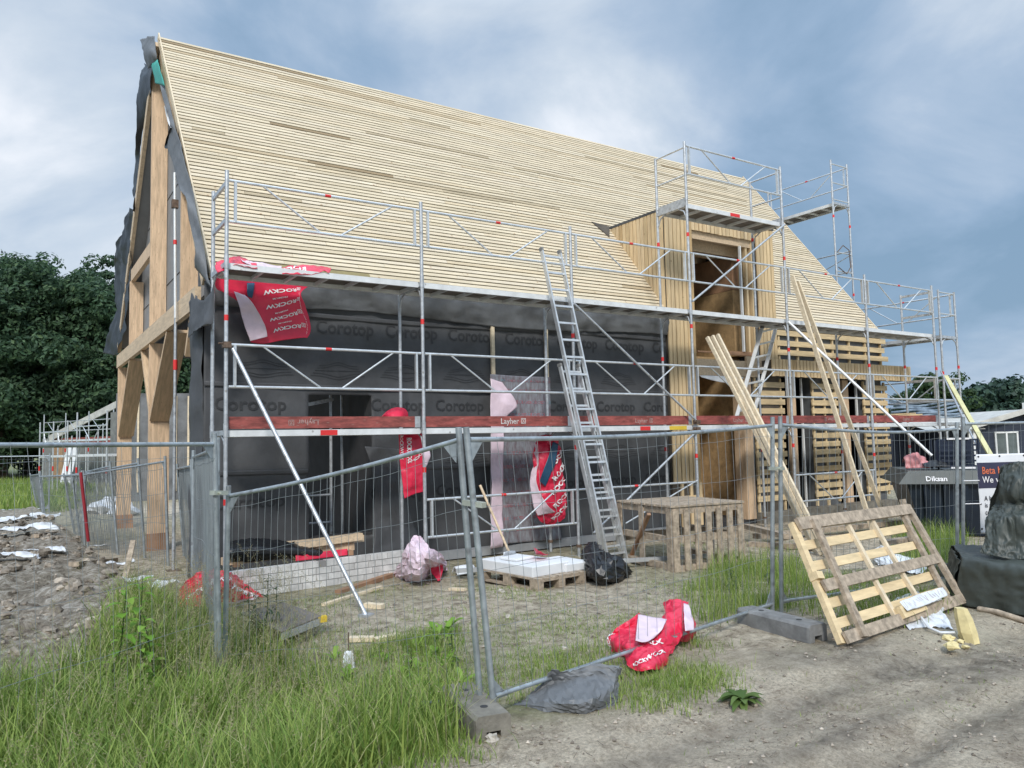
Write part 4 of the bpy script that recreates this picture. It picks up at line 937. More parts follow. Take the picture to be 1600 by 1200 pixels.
# a row of panels running away on the left
FL = [((340, 6.35, 690), (302, 9.4, 708), .0), ((299, 9.5, 722), (277, 12.9, 728), .05), ((258, 11.9, 716), (131, 14.1, 738), .04), ((216, 12.8, 719), (112, 15.2, 740), .08), ((128, 14.4, 738), (62, 18.2, 742), .05), ((172, 13.3, 724), (100, 16.3, 742), .1), ((63, 19.0, 738), (47, 23.5, 741), .1)]
lbl = ['first mesh panel of the row running away at the left, nearest the scaffold corner', 'second mesh panel of the row running away at the left', 'mesh panel of the left row whose near post stands before the middle gable post', 'mesh panel of the left row beginning between the two gable posts', 'mesh panel of the left row beside the rubble heap', 'leaning mesh panel of the left row behind the red pole', 'farthest mesh panel of the left row, beside the green field']
for k, ((pa, da, ya), (pb_, db, yb), ln) in enumerate(FL):
    A, B = D(pa, ya, da), D(pb_, yb, db); sh = V((ln*3, 0, 0))
    za, zb = float(gz(A.x, A.y)), float(gz(B.x, B.y))
    h_ = 1.98
    A0, B0 = V((A.x, A.y, max(A.z-h_, -.45)))+sh*.6, V((B.x, B.y, max(B.z-h_, -.45)))+sh
    fence(lbl[k], A, B, A0, B0, seed=20+k, bow=.04, sides=3, n=40, wthin=2.2)
fence('mesh panel at the back of the green field, left one', V((-4.2, 27.5, 1.72)), V((-.9, 27.2, 1.70)), V((-4.2, 27.5, .05)), V((-.9, 27.2, .05)), seed=31, sides=3)
fence('mesh panel at the back of the green field, right one', V((-.86, 27.2, 1.70)), V((1.0, 26.4, 1.68)), V((-.86, 27.2, .05)), V((1.0, 26.4, .05)), seed=32, sides=3, n=18)
a, b_ = at(126, 738, d=13.9), at(138, 846, d=13.9)
MB().tube(a, b_, .028, 8).build('red_pole', mat('dark_red_paint', (.28, .02, .03), .5, var=.2), None, 'dark red metal pole leaning against the left row of fence panels', 'pole')
# feet of the fence
def foot_block(label, c, dirv, m=M_conc, l=.72, w_=.225, h_=.15, arch=True):
    c = V(c); d = V(dirv); d.z = 0; d.normalize(); s_ = V((-d.y, d.x, 0))
    root = thing('foot_block', c, label, 'fence foot', 'blocks holding the fence posts')
    mb = MB(); hw, hl = w_/2, l/2; b_ = .022
    pts = []
    zs = [(-hw*.98, 0), (-hw*.98, h_-b_), (-hw+b_, h_), (hw-b_, h_), (hw*.98, h_-b_), (hw*.98, 0), (hw*.42, 0), (hw*.40, h_*.36), (-hw*.40, h_*.36), (-hw*.42, 0)] if arch else [(-hw, 0), (-hw, h_-b_), (-hw+b_, h_), (hw-b_, h_), (hw, h_-b_), (hw, 0)]
    def ring(t_, k=1): return [c+d*t_+s_*(x*k)+Z*z for x, z in zs]
    r_ = [ring(-hl, .94), ring(-hl+b_), ring(hl-b_), ring(hl, .94)]; n = len(zs); vs = sum(r_, [])
    # end caps as three convex pieces
    fs = [(i*n+k, (i+1)*n+k, (i+1)*n+(k+1) % n, i*n+(k+1) % n) for i in range(3) for k in range(n)]
    caps = [(0, 1, 2, 8, 9), (2, 3, 7, 8), (3, 4, 5, 6, 7)] if arch else [(0, 1, 2, 3, 4, 5)]
    for cp in caps: fs.append(cp[::-1]); fs.append(tuple(3*n+q for q in cp))
    mb.add(vs, fs); o = mb.build('block', m, root)
    mh = MB()
    for t_ in (-.26, .26): mh.tube(c+d*(t_*l)+Z*(h_-.004), c+d*(t_*l)+Z*(h_+.002), .026, 12)
    mh.build('post_socket', M_dark, root)
dA_ = (C_TR-C_TL); sd_ = V((-dA_.y, dA_.x, 0)).normalized()
fc_ = D(764, 1108, 5.14)
bd = (V((*W2(712, 1090), 0))-V((*W2(768, 1125), 0)))
fb_ = G(770, 1153); fl2 = G(706, 1098); bd = fb_-fl2; bd.z = 0; foot_block('worn concrete foot block under the two fence posts in the foreground', fb_-bd.normalized()*.33+V((0, 0, -.01)), bd, h_=.155, w_=.25, l=.70)
f1, f2 = G(1156, 968), G(1272, 998)
foot_block('dark grey foot block under the two fence posts beside the leaning pallet frame', (G(1180, 975)+G(1262, 1000))/2+V((0, 0, 0)), f2-f1, M_block, l=.86, w_=.23, h_=.15)
for k, (q, dv_) in enumerate(((G(345, 1080), X), (G(1500, 905), Y+X*.3))):
    foot_block(('concrete foot block hidden in tall grass at the left fence corner', 'grey foot block behind the tarpaulin at the banner fence')[k], q, dv_)
a = MB(); 
for k in range(2):
    c = G(745+k*25, 1152); 
    vs = [c+V((random.uniform(-.05, .05), random.uniform(-.03, .03), 0)) for _ in range(1)]
# ------------------------------------------------------------------ irregular stones
def rock(mb, c, r, seed, flat=.6):
    rs = random.Random(seed); c = V(c); n, m = 8, 5; vs = []; fs = []
    for j in range(m+1):
        th = math.pi*j/m
        for i in range(n):
            ph = 2*math.pi*i/n; d = V((math.sin(th)*math.cos(ph), math.sin(th)*math.sin(ph), math.cos(th)*flat))
            vs.append(c+d*r*(1+.75*MN.noise(d*1.9+V((seed*3.1, 0, 0)))+rs.uniform(-.14, .14)))
    for j in range(m):
        for i in range(n): fs.append((j*n+i, (j+1)*n+i, (j+1)*n+(i+1) % n, j*n+(i+1) % n))
    mb.add(vs, fs)
for k, (px, py, r_) in enumerate(((744, 1153, .035), (769, 1158, .05), (881, 1014, .03), (783, 926, .05), (794, 965, .03))):
    mb = MB(); rock(mb, G(px, py)+V((0, 0, r_*.3)), r_, k+1)
    mb.build('stone', M_stone, None, ['small pale stone left of the notch of the concrete foot', 'pale stone wedged under the concrete foot block', 'small white stone alone on bare sand behind the fence', 'pale stone in front of the pallet with white slabs', 'tiny pale stone on the sand below the pallet'][k], 'stone')
# ------------------------------------------------------------------ bags
def tube_bag(name, label, pieces, group=None, cat='bag'):
    o0 = V(pieces[0][0][0][0]); root = thing(name, o0, label, cat, group); out = []
    for rows_, m, nm, kw in pieces:
        c = Cloth(rows_, **kw); out.append((c, c.mesh(MB()).build(nm, m, root)))
    return root, out
yb_ = SY+WD+.12
def A_(px, py, y=yb_): return at(px, py, y=y)
root, cl = tube_bag('hanging_bag', 'red printed plastic bag hanging from the upper deck at the left end of the scaffold', [
    ([[A_(336, 434), A_(380, 436), A_(420, 438), A_(462, 440), A_(488, 444)], [A_(340, 452), A_(385, 470), A_(425, 462), A_(463, 458), A_(470, 458)], [A_(372, 462), A_(392, 490), A_(430, 490), A_(462, 480), A_(477, 478)], [A_(382, 495), A_(404, 520), A_(436, 510), A_(470, 505), A_(486, 512)], [A_(392, 535), A_(412, 537), A_(440, 532), A_(470, 528), A_(480, 528)]], M_bagr, 'bag_body', dict(nu=40, nv=40, amp=.022, fs=3.5, seed=2)),
    ([[A_(366, 455, yb_-.06), A_(382, 462, yb_-.06)], [A_(374, 480, yb_-.08), A_(398, 480, yb_-.1)], [A_(382, 510, yb_-.08), A_(414, 508, yb_-.1)], [A_(391, 533, yb_-.08), A_(418, 526, yb_-.08)]], M_bagw, 'bag_lining', dict(nu=16, nv=30, amp=.03, fs=4, seed=4))])
mt = MB(); c0_ = cl[0][0]
for k in range(4):
    c0_.text(mt, 'ROCKW', .42, .22+.20*k, .085, .075, off=.012, rot180=True, flipx=False, bold=.03); c0_.text(mt, None, .76, .20+.20*k, .10, .085, off=.012, shape=logo2d())
for k in range(9): c0_.text(mt, 'wool', .80+.008*k, .25+.075*k, .03, .03, off=.012, ang=-1.4)
for k in range(3): c0_.text(mt, 'PREMIUM', .50, .31+.20*k, .035, .03, off=.012, rot180=True)
mt.build('printed_lettering', M_white, cl[0][1])
Cloth([[A_(386, 442, yb_-.03), A_(398, 442, yb_-.03)], [A_(386, 458, yb_-.05), A_(396, 458, yb_-.05)], [A_(388, 464, yb_-.05), A_(394, 466, yb_-.05)]], 6, 8, amp=.006).mesh(MB()).build('blue_patch', M_bagb, root)
yt = SY+.12
root, cl = tube_bag('crumpled_bag', 'crumpled red and pink bag lying on the upper scaffold deck at its left end', [
    ([[at(337, 408, y=yt+.3), at(370, 402, y=yt+.3), at(400, 409, y=yt+.2)], [at(337, 420, y=yt+.1), at(370, 411, y=yt), at(400, 417, y=yt)], [at(340, 426, y=yt), at(372, 414, y=yt-.1), at(402, 420, y=yt-.1)]], M_bagr, 'bag_end', dict(nu=24, nv=14, amp=.045, fs=5, seed=3)),
    ([[at(376, 405, y=yt+.2), at(410, 411, y=yt+.2), at(440, 415, y=yt+.1)], [at(380, 410, y=yt), at(410, 418, y=yt), at(440, 424, y=yt)]], M_bagw, 'bag_lining', dict(nu=24, nv=10, amp=.035, fs=5, seed=4)),
    ([[at(438, 418, y=yt+.2), at(470, 416, y=yt+.2), at(498, 413, y=yt+.2), at(517, 419, y=yt+.2)], [at(436, 424, y=yt), at(470, 424, y=yt), at(498, 420, y=yt), at(516, 424, y=yt)], [at(442, 428, y=yt-.1), at(474, 429, y=yt-.1), at(498, 424, y=yt-.1), at(514, 427, y=yt-.1)]], M_bagr, 'bag_end', dict(nu=36, nv=14, amp=.045, fs=5, seed=5))])
mt = MB(); cl[2][0].text(mt, 'ROCK', .02, .6, .14, .5, off=.02, flipx=True, bold=.03); mt.build('printed_lettering', M_white, cl[2][1])
y2_ = SY+.30
root, cl = tube_bag('hanging_bag', 'narrow red bag hanging below the lower deck behind the second scaffold post', [
    ([[at(596, 654, y=y2_), at(606, 641, y=y2_), at(630, 637, y=y2_), at(640, 652, y=y2_)], [at(600, 662, y=y2_+.1), at(612, 655, y=y2_-.1), at(628, 655, y=y2_-.1), at(638, 662, y=y2_+.1)]], M_bagr, 'bag_top', dict(nu=20, nv=10, amp=.03, fs=6, seed=3)),
    ([[at(623, 676, y=y2_), at(642, 676, y=y2_), at(660, 676, y=y2_)], [at(624, 710, y=y2_), at(642, 712, y=y2_-.05), at(662, 706, y=y2_)], [at(627, 740, y=y2_), at(645, 742, y=y2_-.05), at(663, 738, y=y2_)], [at(632, 779, y=y2_), at(648, 772, y=y2_), at(663, 768, y=y2_)]], M_bagr, 'bag_body', dict(nu=22, nv=44, amp=.028, fs=4.5, seed=7)),
    ([[at(660, 700, y=y2_-.35), at(671, 704, y=y2_-.35)], [at(662, 716, y=y2_-.35), at(672, 714, y=y2_-.35)], [at(664, 730, y=y2_-.3), at(666, 728, y=y2_-.3)]], M_bagw, 'bag_lining', dict(nu=8, nv=12, amp=.02, fs=5, seed=8))])
mt = MB(); cl[1][0].text(mt, 'ROCKWOOL', .34, .10, .24, .06, off=.014, ang=-1.55, bold=.03); cl[1][0].text(mt, 'ROCK', .90, .30, .20, .055, off=.014, ang=-2.3, bold=.03); cl[1][0].text(mt, 'ROCKWOOL', .06, .06, .2, .06, off=.014, ang=-1.55); mt.build('printed_lettering', M_white, cl[1][1])
y3_ = SY+.55
root, cl = tube_bag('hanging_bag', 'long twisted red bag with a dark blue band hanging beside the film-covered door', [
    ([[at(838, 682, y=y3_), at(856, 680, y=y3_), at(868, 686, y=y3_)], [at(832, 712, y=y3_), at(855, 712, y=y3_-.1), at(874, 706, y=y3_)], [at(836, 745, y=y3_), at(858, 745, y=y3_-.12), at(877, 740, y=y3_)], [at(832, 775, y=y3_), at(858, 780, y=y3_-.1), at(881, 776, y=y3_)], [at(838, 806, y=y3_), at(860, 812, y=y3_-.05), at(881, 802, y=y3_)], [at(850, 818, y=y3_), at(862, 818, y=y3_), at(876, 812, y=y3_)]], M_bagr, 'bag_body', dict(nu=26, nv=60, amp=.035, fs=4.5, seed=7, ridge=True)),
    ([[at(864, 690, y=y3_-.12), at(872, 694, y=y3_-.12)], [at(856, 716, y=y3_-.18), at(868, 722, y=y3_-.18)], [at(848, 738, y=y3_-.18), at(860, 742, y=y3_-.18)], [at(843, 752, y=y3_-.12), at(852, 760, y=y3_-.12)]], M_bagb, 'blue_band', dict(nu=8, nv=24, amp=.01, fs=5)),
    ([[at(829, 690, y=y3_), at(838, 690, y=y3_-.05)], [at(834, 722, y=y3_), at(840, 720, y=y3_-.1)], [at(829, 745, y=y3_), at(838, 750, y=y3_-.1)], [at(832, 785, y=y3_-.05), at(848, 780, y=y3_-.2)], [at(840, 805, y=y3_-.05), at(868, 800, y=y3_-.2)]], M_bagw, 'bag_lining', dict(nu=10, nv=40, amp=.03, fs=4, seed=9))])
mt = MB()
for k in range(5): cl[0][0].text(mt, 'ROCK', .55+.05*(k % 2), .32+.12*k, .2, .06, off=.03, ang=.7, bold=.03)
mt.build('printed_lettering', M_white, cl[0][1])
def draped(name, label, ctrl, m, nu=34, nv=30, amp=.03, fs=5, seed=1, cat='bag', ridge=True, extra=None, group=None):
    """ctrl: rows of (px, py, height above the ground at that spot)"""
    rows_ = []
    for r_ in ctrl:
        q = []
        for (px, py, h_) in r_:
            p = at(px, py, z=h_)
            for _ in range(3): p = at(px, py, z=float(gz(p.x, p.y))+h_)
            q.append(p)
        rows_.append(q)
    root = thing(name, (rows_[-1][0]), label, cat, group)
    c = Cloth(rows_, int(nu*.62), int(nv*.62), amp=amp*.8, fs=fs, seed=seed, ridge=ridge, flat=True, linear=cat == 'foil'); o = c.mesh(MB()).build('sheet' if cat != 'bag' else 'bag_body', m, root)
    return root, c, o
def HQ(rows_): return [[at(px, py, z=h_) for px, py, h_ in r_] for r_ in rows_]
root, cl = tube_bag('crumpled_bag', 'bright red plastic bag with pink lining crumpled in the grass behind the fence rail', [
    (HQ([[(956, 984, .16), (975, 974, .2), (999, 961, .24), (1004, 975, .2)], [(953, 996, .10), (975, 990, .13), (996, 985, .15), (1010, 992, .18)], [(960, 1012, .03), (978, 1008, .12), (996, 1006, .14), (1016, 1008, .12)], [(958, 1015, .0), (982, 1020, .04), (1000, 1022, .06), (1018, 1022, .06)]]), M_bagr, 'bag_body', dict(nu=60, nv=50, amp=.032, fs=4.4, seed=3, ridge=True)),
    (HQ([[(1040, 947, .2), (1058, 941, .28), (1073, 946, .24)], [(1040, 962, .2), (1054, 960, .22), (1071, 966, .22)], [(1022, 986, .16), (1042, 984, .17), (1064, 992, .12)], [(1000, 1008, .10), (1024, 1010, .11), (1052, 1008, .06)], [(988, 1022, .05), (1012, 1026, .10), (1048, 1022, .02)]]), M_bagr, 'bag_body', dict(nu=50, nv=70, amp=.030, fs=4.4, seed=5, ridge=True)),
    (HQ([[(1066, 958, .22), (1075, 960, .2), (1082, 972, .14)], [(1062, 980, .16), (1072, 982, .16), (1083, 988, .08)], [(1058, 1000, .06), (1068, 1000, .05), (1078, 998, .0)]]), M_bagr, 'bag_body', dict(nu=30, nv=40, amp=.02, fs=4.4, seed=6, ridge=True)),
    (HQ([[(982, 1020, .08), (1010, 1018, .11), (1050, 1014, .04)], [(984, 1034, .03), (1008, 1034, .08), (1042, 1028, .03)], [(986, 1044, .0), (1012, 1050, .02), (1030, 1042, .0)]]), M_bagr, 'bag_end', dict(nu=60, nv=34, amp=.030, fs=4.4, seed=7, ridge=True))])
c, o = cl[3][0], cl[3][1]
Cloth([[at(997, 960, z=.27), at(1015, 963, z=.26), at(1042, 967, z=.26)], [at(995, 980, z=.24), at(1012, 984, z=.22), at(1034, 984, z=.22)], [at(993, 1001, z=.2), at(1010, 1003, z=.18), at(1024, 995, z=.18)]], 16, 16, amp=.008, fs=8).mesh(MB()).build('bag_lining', M_bagw, root)
Cloth([[at(1068, 943, z=.31), at(1076, 946, z=.3)], [at(1069, 965, z=.27), at(1083, 966, z=.24)], [at(1071, 986, z=.2), at(1085, 984, z=.18)]], 8, 16, amp=.008, fs=8).mesh(MB()).build('bag_lining', M_bagw, root)
mt = MB(); c.text(mt, 'ROCKWOOL', .25, .75, .10, .22, off=.012, ang=.3, bold=.03); cl[1][0].text(mt, 'ROCK', .30, .86, .16, .07, off=.012, ang=.8, bold=.03); cl[0][0].text(mt, 'ROCK', .05, .62, .10, .12, off=.012, ang=1.2, bold=.03); mt.build('printed_lettering', M_white, o)
root, c, o = draped('crumpled_bag', 'pale pink plastic sack slumped at the foot of the second scaffold post', [
    [(632, 868, .42), (640, 848, .52), (655, 842, .55), (668, 855, .48), (690, 868, .32)],
    [(624, 885, .16), (638, 866, .40), (655, 862, .46), (672, 872, .36), (695, 880, .16)],
    [(622, 897, .03), (638, 895, .16), (655, 893, .22), (670, 886, .16), (697, 886, .08)],
    [(632, 901, .0), (642, 904, .03), (656, 903, .04), (668, 896, .03), (700, 884, .02)]], M_bagw, 40, 40, .045, 5, 6)
Cloth([[at(672, 882, z=.2), at(692, 880, z=.2)], [at(674, 893, z=.12), at(692, 890, z=.12)], [at(684, 908, z=.02), at(688, 907, z=.02)]], 12, 14, amp=.02, fs=6).mesh(MB()).build('red_corner', M_bagr, root)
root, c, o = draped('crumpled_bag', 'large red plastic bag lying crumpled behind the left fence corner', [
    [(286, 918, .2), (305, 900, .36), (332, 893, .42), (350, 896, .40), (370, 902, .25), (380, 920, .1)],
    [(280, 938, .05), (302, 925, .2), (330, 915, .32), (352, 915, .32), (375, 920, .15), (400, 926, .06)],
    [(278, 950, -.02), (305, 948, .05), (330, 945, .08), (355, 938, .1), (385, 936, .03), (412, 934, .0)]], M_bagr, 50, 36, .028, 5, 9)
mt = MB(); c.text(mt, 'ROCK', .62, .55, .11, .2, off=.03, ang=-.6, bold=.03); c.text(mt, 'ROCKWOOL', .15, .7, .09, .16, off=.03, ang=.3, bold=.03); mt.build('printed_lettering', M_white, o)
Cloth([[at(356, 930, z=.09), at(405, 930, z=.06)], [at(352, 944, z=.03), at(398, 937, z=.02)]], 16, 8, amp=.02, fs=6).mesh(MB()).build('bag_lining', M_bagw, root)
draped('black_sheet', 'torn dark grey foil sheet lying half raised under the fence rail', [
    [(842, 1072, .10), (862, 1048, .22), (890, 1050, .20), (925, 1036, .24), (966, 1040, .22), (972, 1044, .2)],
    [(822, 1092, .03), (860, 1066, .12), (895, 1062, .14), (930, 1058, .16), (962, 1062, .14), (967, 1064, .1)],
    [(806, 1100, .0), (850, 1098, .05), (890, 1098, .08), (925, 1096, .08), (950, 1092, .05), (966, 1088, .02)],
    [(800, 1104, -.01), (850, 1112, .0), (890, 1114, .0), (915, 1116, .0), (945, 1106, .0), (962, 1102, .0)]], M_memlight, 50, 30, .020, 3, 4, cat='foil', ridge=False)
draped('black_bag', 'black plastic sheet heaped at the foot of the extension ladder', [
    [(912, 870, .20), (925, 852, .40), (940, 866, .30), (960, 872, .26), (984, 884, .16)],
    [(908, 884, .10), (922, 868, .32), (938, 880, .26), (960, 886, .2), (984, 892, .08)],
    [(912, 897, .03), (925, 893, .15), (940, 899, .16), (960, 897, .12), (978, 903, .0)],
    [(916, 900, .0), (930, 906, .0), (946, 910, .0), (965, 907, .0), (976, 905, .0)]], M_black, 40, 34, .05, 4, 8, cat='bag')
yf_ = 9.9
Cloth([[at(356, 850, y=yf_+.2), at(385, 845, y=yf_+.2), at(430, 847, y=yf_+.2), at(470, 852, y=yf_+.2), at(500, 861, y=yf_+.2)], [at(353, 862, y=yf_-.1), at(385, 858, y=yf_-.12), at(430, 859, y=yf_-.12), at(470, 860, y=yf_-.1), at(504, 865, y=yf_-.05)], [at(354, 874, y=yf_), at(385, 875, y=yf_), at(430, 872, y=yf_), at(470, 870, y=yf_), at(498, 867, y=yf_)]],
      44, 14, amp=.025, fs=4, seed=8, ridge=True).mesh(MB()).build('black_foil', M_black, None, 'long black foil bundle lying on the beams above the white brick wall', 'foil')
# ------------------------------------------------------------------ low white brick wall with beams on it
bw0, bw1 = V((2.15, 9.58, 0)), V((4.55, 9.86, 0)); bd_ = (bw1-bw0).normalized(); bn = V((bd_.y, -bd_.x, 0)); BW = thing('low_brickwork', (3.4, 9.8, 0), 'low wall of white bricks in front of the black house wall at the left', 'wall')
mb = MB(); L_ = (bw1-bw0).length; ch = .083
for c in range(4):
    x = -random.uniform(0, .15); n_c = 4
    while x < L_:
        l = random.choice((.21, .21, .10, .16)); a, b_ = max(x, 0), min(x+l-.008, L_)
        if b_-a > .03 and not (c == 3 and .95 < a < 1.25): mb.bar(bw0+bd_*a+Z*(ch*(c+.5)+.0)+bn*random.uniform(0, .004), bw0+bd_*b_+Z*(ch*(c+.5))+bn*random.uniform(0, .004), .10, ch-.009)
        x += l
mb.build('bricks', M_brick, BW); MB().bar(bw0+Z*.16, bw1+Z*.16, .085, .325).build('mortar', M_mortar, BW)
for k, (a, b_, lb_) in enumerate((((2.2, 9.95, .40), (3.9, 10.05, .42), 'long pale beam lying along the white brick wall, the lower of the pile'), ((2.9, 10.15, .50), (4.1, 10.2, .50), 'shorter beam stacked behind the black foil on the brick wall'), ((3.1, 9.92, .52), (4.0, 10.0, .55), 'top beam of the pile by the dark window opening'))):
    plank_thing('sawn_timber', lb_, a, b_, .12, .09, M_beam if k else M_lam, 'beams lying on the white brick wall', cat='beam')
mb = MB(); 
for x in (2.35, 3.1, 3.8): mb.bar((x, 9.85, .36), (x, 10.3, .36), .07, .06)
mb.build('bearer', M_plank2, None, 'short bearers under the beams on the white brick wall', 'timber')
Cloth([[(3.05, 9.80, .42), (3.75, 9.86, .42)], [(3.05, 9.78, .34), (3.75, 9.84, .34)]], 30, 8, amp=.02, fs=7).mesh(MB()).build('red_foil_strip', M_bagr, None, 'red foil squeezed between the white bricks and the beams', 'foil')
# ------------------------------------------------------------------ pallet with white slabs
def euro(root, o, ux, uy, lx=1.2, ly=.8, m=M_grey, nm='board'):
    o, ux, uy = V(o), V(ux).normalized(), V(uy).normalized()
    def B(a0, a1, b0, b1, z0, z1, n_):
        c = o+ux*((a0+a1)/2)+uy*((b0+b1)/2)+Z*((z0+z1)/2); M = Matrix((ux, uy, Z)).transposed(); MB().box(c, (a1-a0, b1-b0, z1-z0), M).build(n_, m, root)
    for b_ in (0, ly/2-.05, ly-.10): B(0, lx, b_, b_+.10, 0, .022, 'bottom_board')
    for a in (0, lx/2-.07, lx-.14):
        for b_ in (0, ly/2-.05, ly-.10): B(a, a+.14, b_, b_+.10, .024, .098, 'block')
        B(a, a+.14, 0, ly, .100, .120, 'stringer')
    for i in range(7): B(0, lx, (ly-.09)*i/6, (ly-.09)*i/6+.09, .122, .144, nm)
pa, pb2 = G(838, 926), G(914, 912)
ux = (pb2-pa); ux.z = 0; ux.normalize(); uy = V((-ux.y, ux.x, 0))
pr = thing('pallet', pa, 'weathered pallet lying on the sand under the white insulation slabs', 'pallet')
po = V((pb2.x, pb2.y, 0))-ux*.62
pl_ = V((*W2(765, 894), 0)); pf = V((*W2(840, 926), 0)); pr2 = V((*W2(914, 912), 0))
ux = (pr2-pf).normalized(); uy = (pl_-pf).normalized(); uy = (uy-ux*uy.dot(ux)).normalized()
euro(pr, pf+V((0, 0, .01)), uy, ux, 1.15, .80)
for k, (ca_, cb, z_, sx_, sy_, lb_) in enumerate(((.42, .40, .146, .62, .74, 'white insulation slab, the left of two lying on the pallet'), (.42, .78, .146, 1.0, .60, ''), )):
    pass
def slab(c, sx_, sy_, sz_, rz, label):
    M = Matrix((ux, uy, Z)).transposed() @ Matrix.Rotation(rz, 3, 'Z'); mb = MB(); b0 = len(mb.v); mb.box(c, (sx_, sy_, sz_), M)
    o = mb.build('foam_block', M_poly, None, label, 'slab', 'white insulation slabs'); bv = o.modifiers.new('b', 'BEVEL'); bv.width = .012; bv.segments = 2; return o
cS = (pf+uy*.62+ux*.33); slab(cS+Z*.215, .62, 1.0, .13, .02, 'white insulation slab lying on the left half of the pallet')
cS = (pf+uy*.40+ux*.78); slab(cS+Z*.20, .42, .62, .10, -.04, 'white insulation slab overhanging the right end of the pallet')
cS = (pf+uy*.72+ux*.30); slab(cS+Z*.30, .34, .30, .035, .1, 'thin piece of white insulation on top of the left slab')
Cloth([[at(834, 856, z=.45), at(846, 864, z=.38)], [at(838, 866, z=.32), at(858, 868, z=.32)]], 12, 10, amp=.02, fs=9).mesh(MB()).build('bag_scrap', M_bagr, None, 'small red and white bag scrap on top of the white slabs', 'bag')
# shovel
a, b_ = at(750, 758, y=8.95), at(796, 864, y=8.6)
sh = thing('shovel', b_, 'shovel with a long wooden handle standing behind the pallet with the white slabs', 'shovel')
MB().tube(a, b_, .018, 8, r2=.016).build('handle', M_plank2 if 0 else M_beam, sh)
d_ = (b_-a).normalized(); Cloth([[b_+V((-.09, 0, .02)), b_+V((0, -.02, .03)), b_+V((.09, 0, .02))], [b_+V((-.11, -.02, -.12)), b_+V((0, .02, -.12)), b_+V((.11, -.02, -.12))], [b_+V((-.07, -.05, -.24)), b_+V((0, -.03, -.27)), b_+V((.07, -.05, -.24))]], 10, 10, amp=0, thick=.004).mesh(MB()).build('blade', M_steel, sh)
# grey rail behind, blue bag
c = G(730, 900); B_ = thing('plastic_sack', c, 'small white and blue paper sack lying beside the pink bag', 'sack')
s_ = Cloth([[c+V((-.16, -.02, .03)), c+V((0, -.05, .04)), c+V((.16, .03, .03))], [c+V((-.15, .07, .12)), c+V((0, .06, .13)), c+V((.16, .12, .11))], [c+V((-.14, .16, .04)), c+V((0, .16, .05)), c+V((.17, .2, .03))]], 20, 16, amp=.008, fs=9, thick=.02); s_.mesh(MB()).build('sack_body', M_wplas, B_)
mt = MB(); mt.add([s_.samp(u, v, .013) for u, v in ((.55, .1), (.95, .1), (.95, .6), (.55, .6))], [(0, 1, 2, 3)]); o = mt.build('blue_label', M_blue, B_)
# ------------------------------------------------------------------ pallet crate
CR = thing('pallet_crate', G(1105, 890), 'open crate made of weathered pallets standing right of the extension ladder', 'crate')
fl_, fr = V((*W2(1053, 895), 0)), V((*W2(1163, 882), 0)); cx_ = (fr-fl_).normalized(); cy_ = V((-cx_.y, cx_.x, 0)); wf = (fr-fl_).length; hgt = .86; dp_ = 1.25
def cb_(a0, a1, b0, b1, z0, z1, nm, m=M_grey):
    c = fl_+cx_*((a0+a1)/2)+cy_*((b0+b1)/2)+Z*((z0+z1)/2); MB().box(c, (a1-a0, b1-b0, z1-z0), Matrix((cx_, cy_, Z)).transposed()).build(nm, m, CR)
n = 7
for i in range(n): a = (wf-.10)*i/(n-1); cb_(a, a+.095, -.024, 0, -.01+random.uniform(0, .03), hgt-.05, 'upright_board')
cb_(0, wf, .0, .07, hgt-.10, hgt-.01, 'rail'); cb_(0, wf, .0, .07, .38, .47, 'rail'); cb_(0, wf, .0, .07, .0, .08, 'rail')
cb_(0, wf, dp_-.07, dp_, hgt-.10, hgt-.01, 'rail'); cb_(0, wf, dp_-.07, dp_, .3, .4, 'rail')
for a in (0, wf-.08):
    cb_(a, a+.08, .075, dp_-.075, hgt-.10, hgt-.01, 'side_rail'); cb_(a, a+.08, .075, dp_-.075, .38, .46, 'side_rail'); cb_(a, a+.08, .075, dp_-.075, .02, .10, 'side_rail')
    for b_ in (.0, dp_*.5, dp_-.09): cb_(a-.024 if a == 0 else a+.081, a-.001 if a == 0 else a+.104, b_, b_+.1, 0, hgt-.02, 'upright_board')
for i in range(11): b_ = -.02+(dp_-.06)*i/10; cb_(-.03, wf+.03, b_, b_+.088, hgt-.008, hgt+.014+random.uniform(0, .005), 'top_board')
a, b_ = at(1014, 803, y=fl_.y+.3), G(983, 876); plank_thing('leaning_batten', 'rusty brown batten leaning against the left side of the pallet crate', b_, a, .05, .04, M_plank2, cat='batten')
# duckboard platform right of the crate
for k, (px0, py0, px1, py1, z_, lb_) in enumerate(((1165, 822, 1230, 838, .25, 'long grey beam lying behind the pallet crate'), (1180, 838, 1420, 815, .12, 'grey beam lying on the ground below the slatted wall'), (1170, 850, 1300, 856, .05, 'flat board lying in front of the house plinth'))):
    a, b_ = at(px0, py0, z=z_), at(px1, py1, z=z_); plank_thing('sleeper_timber', lb_, a, b_, .12, .08, M_grey, cat='beam')
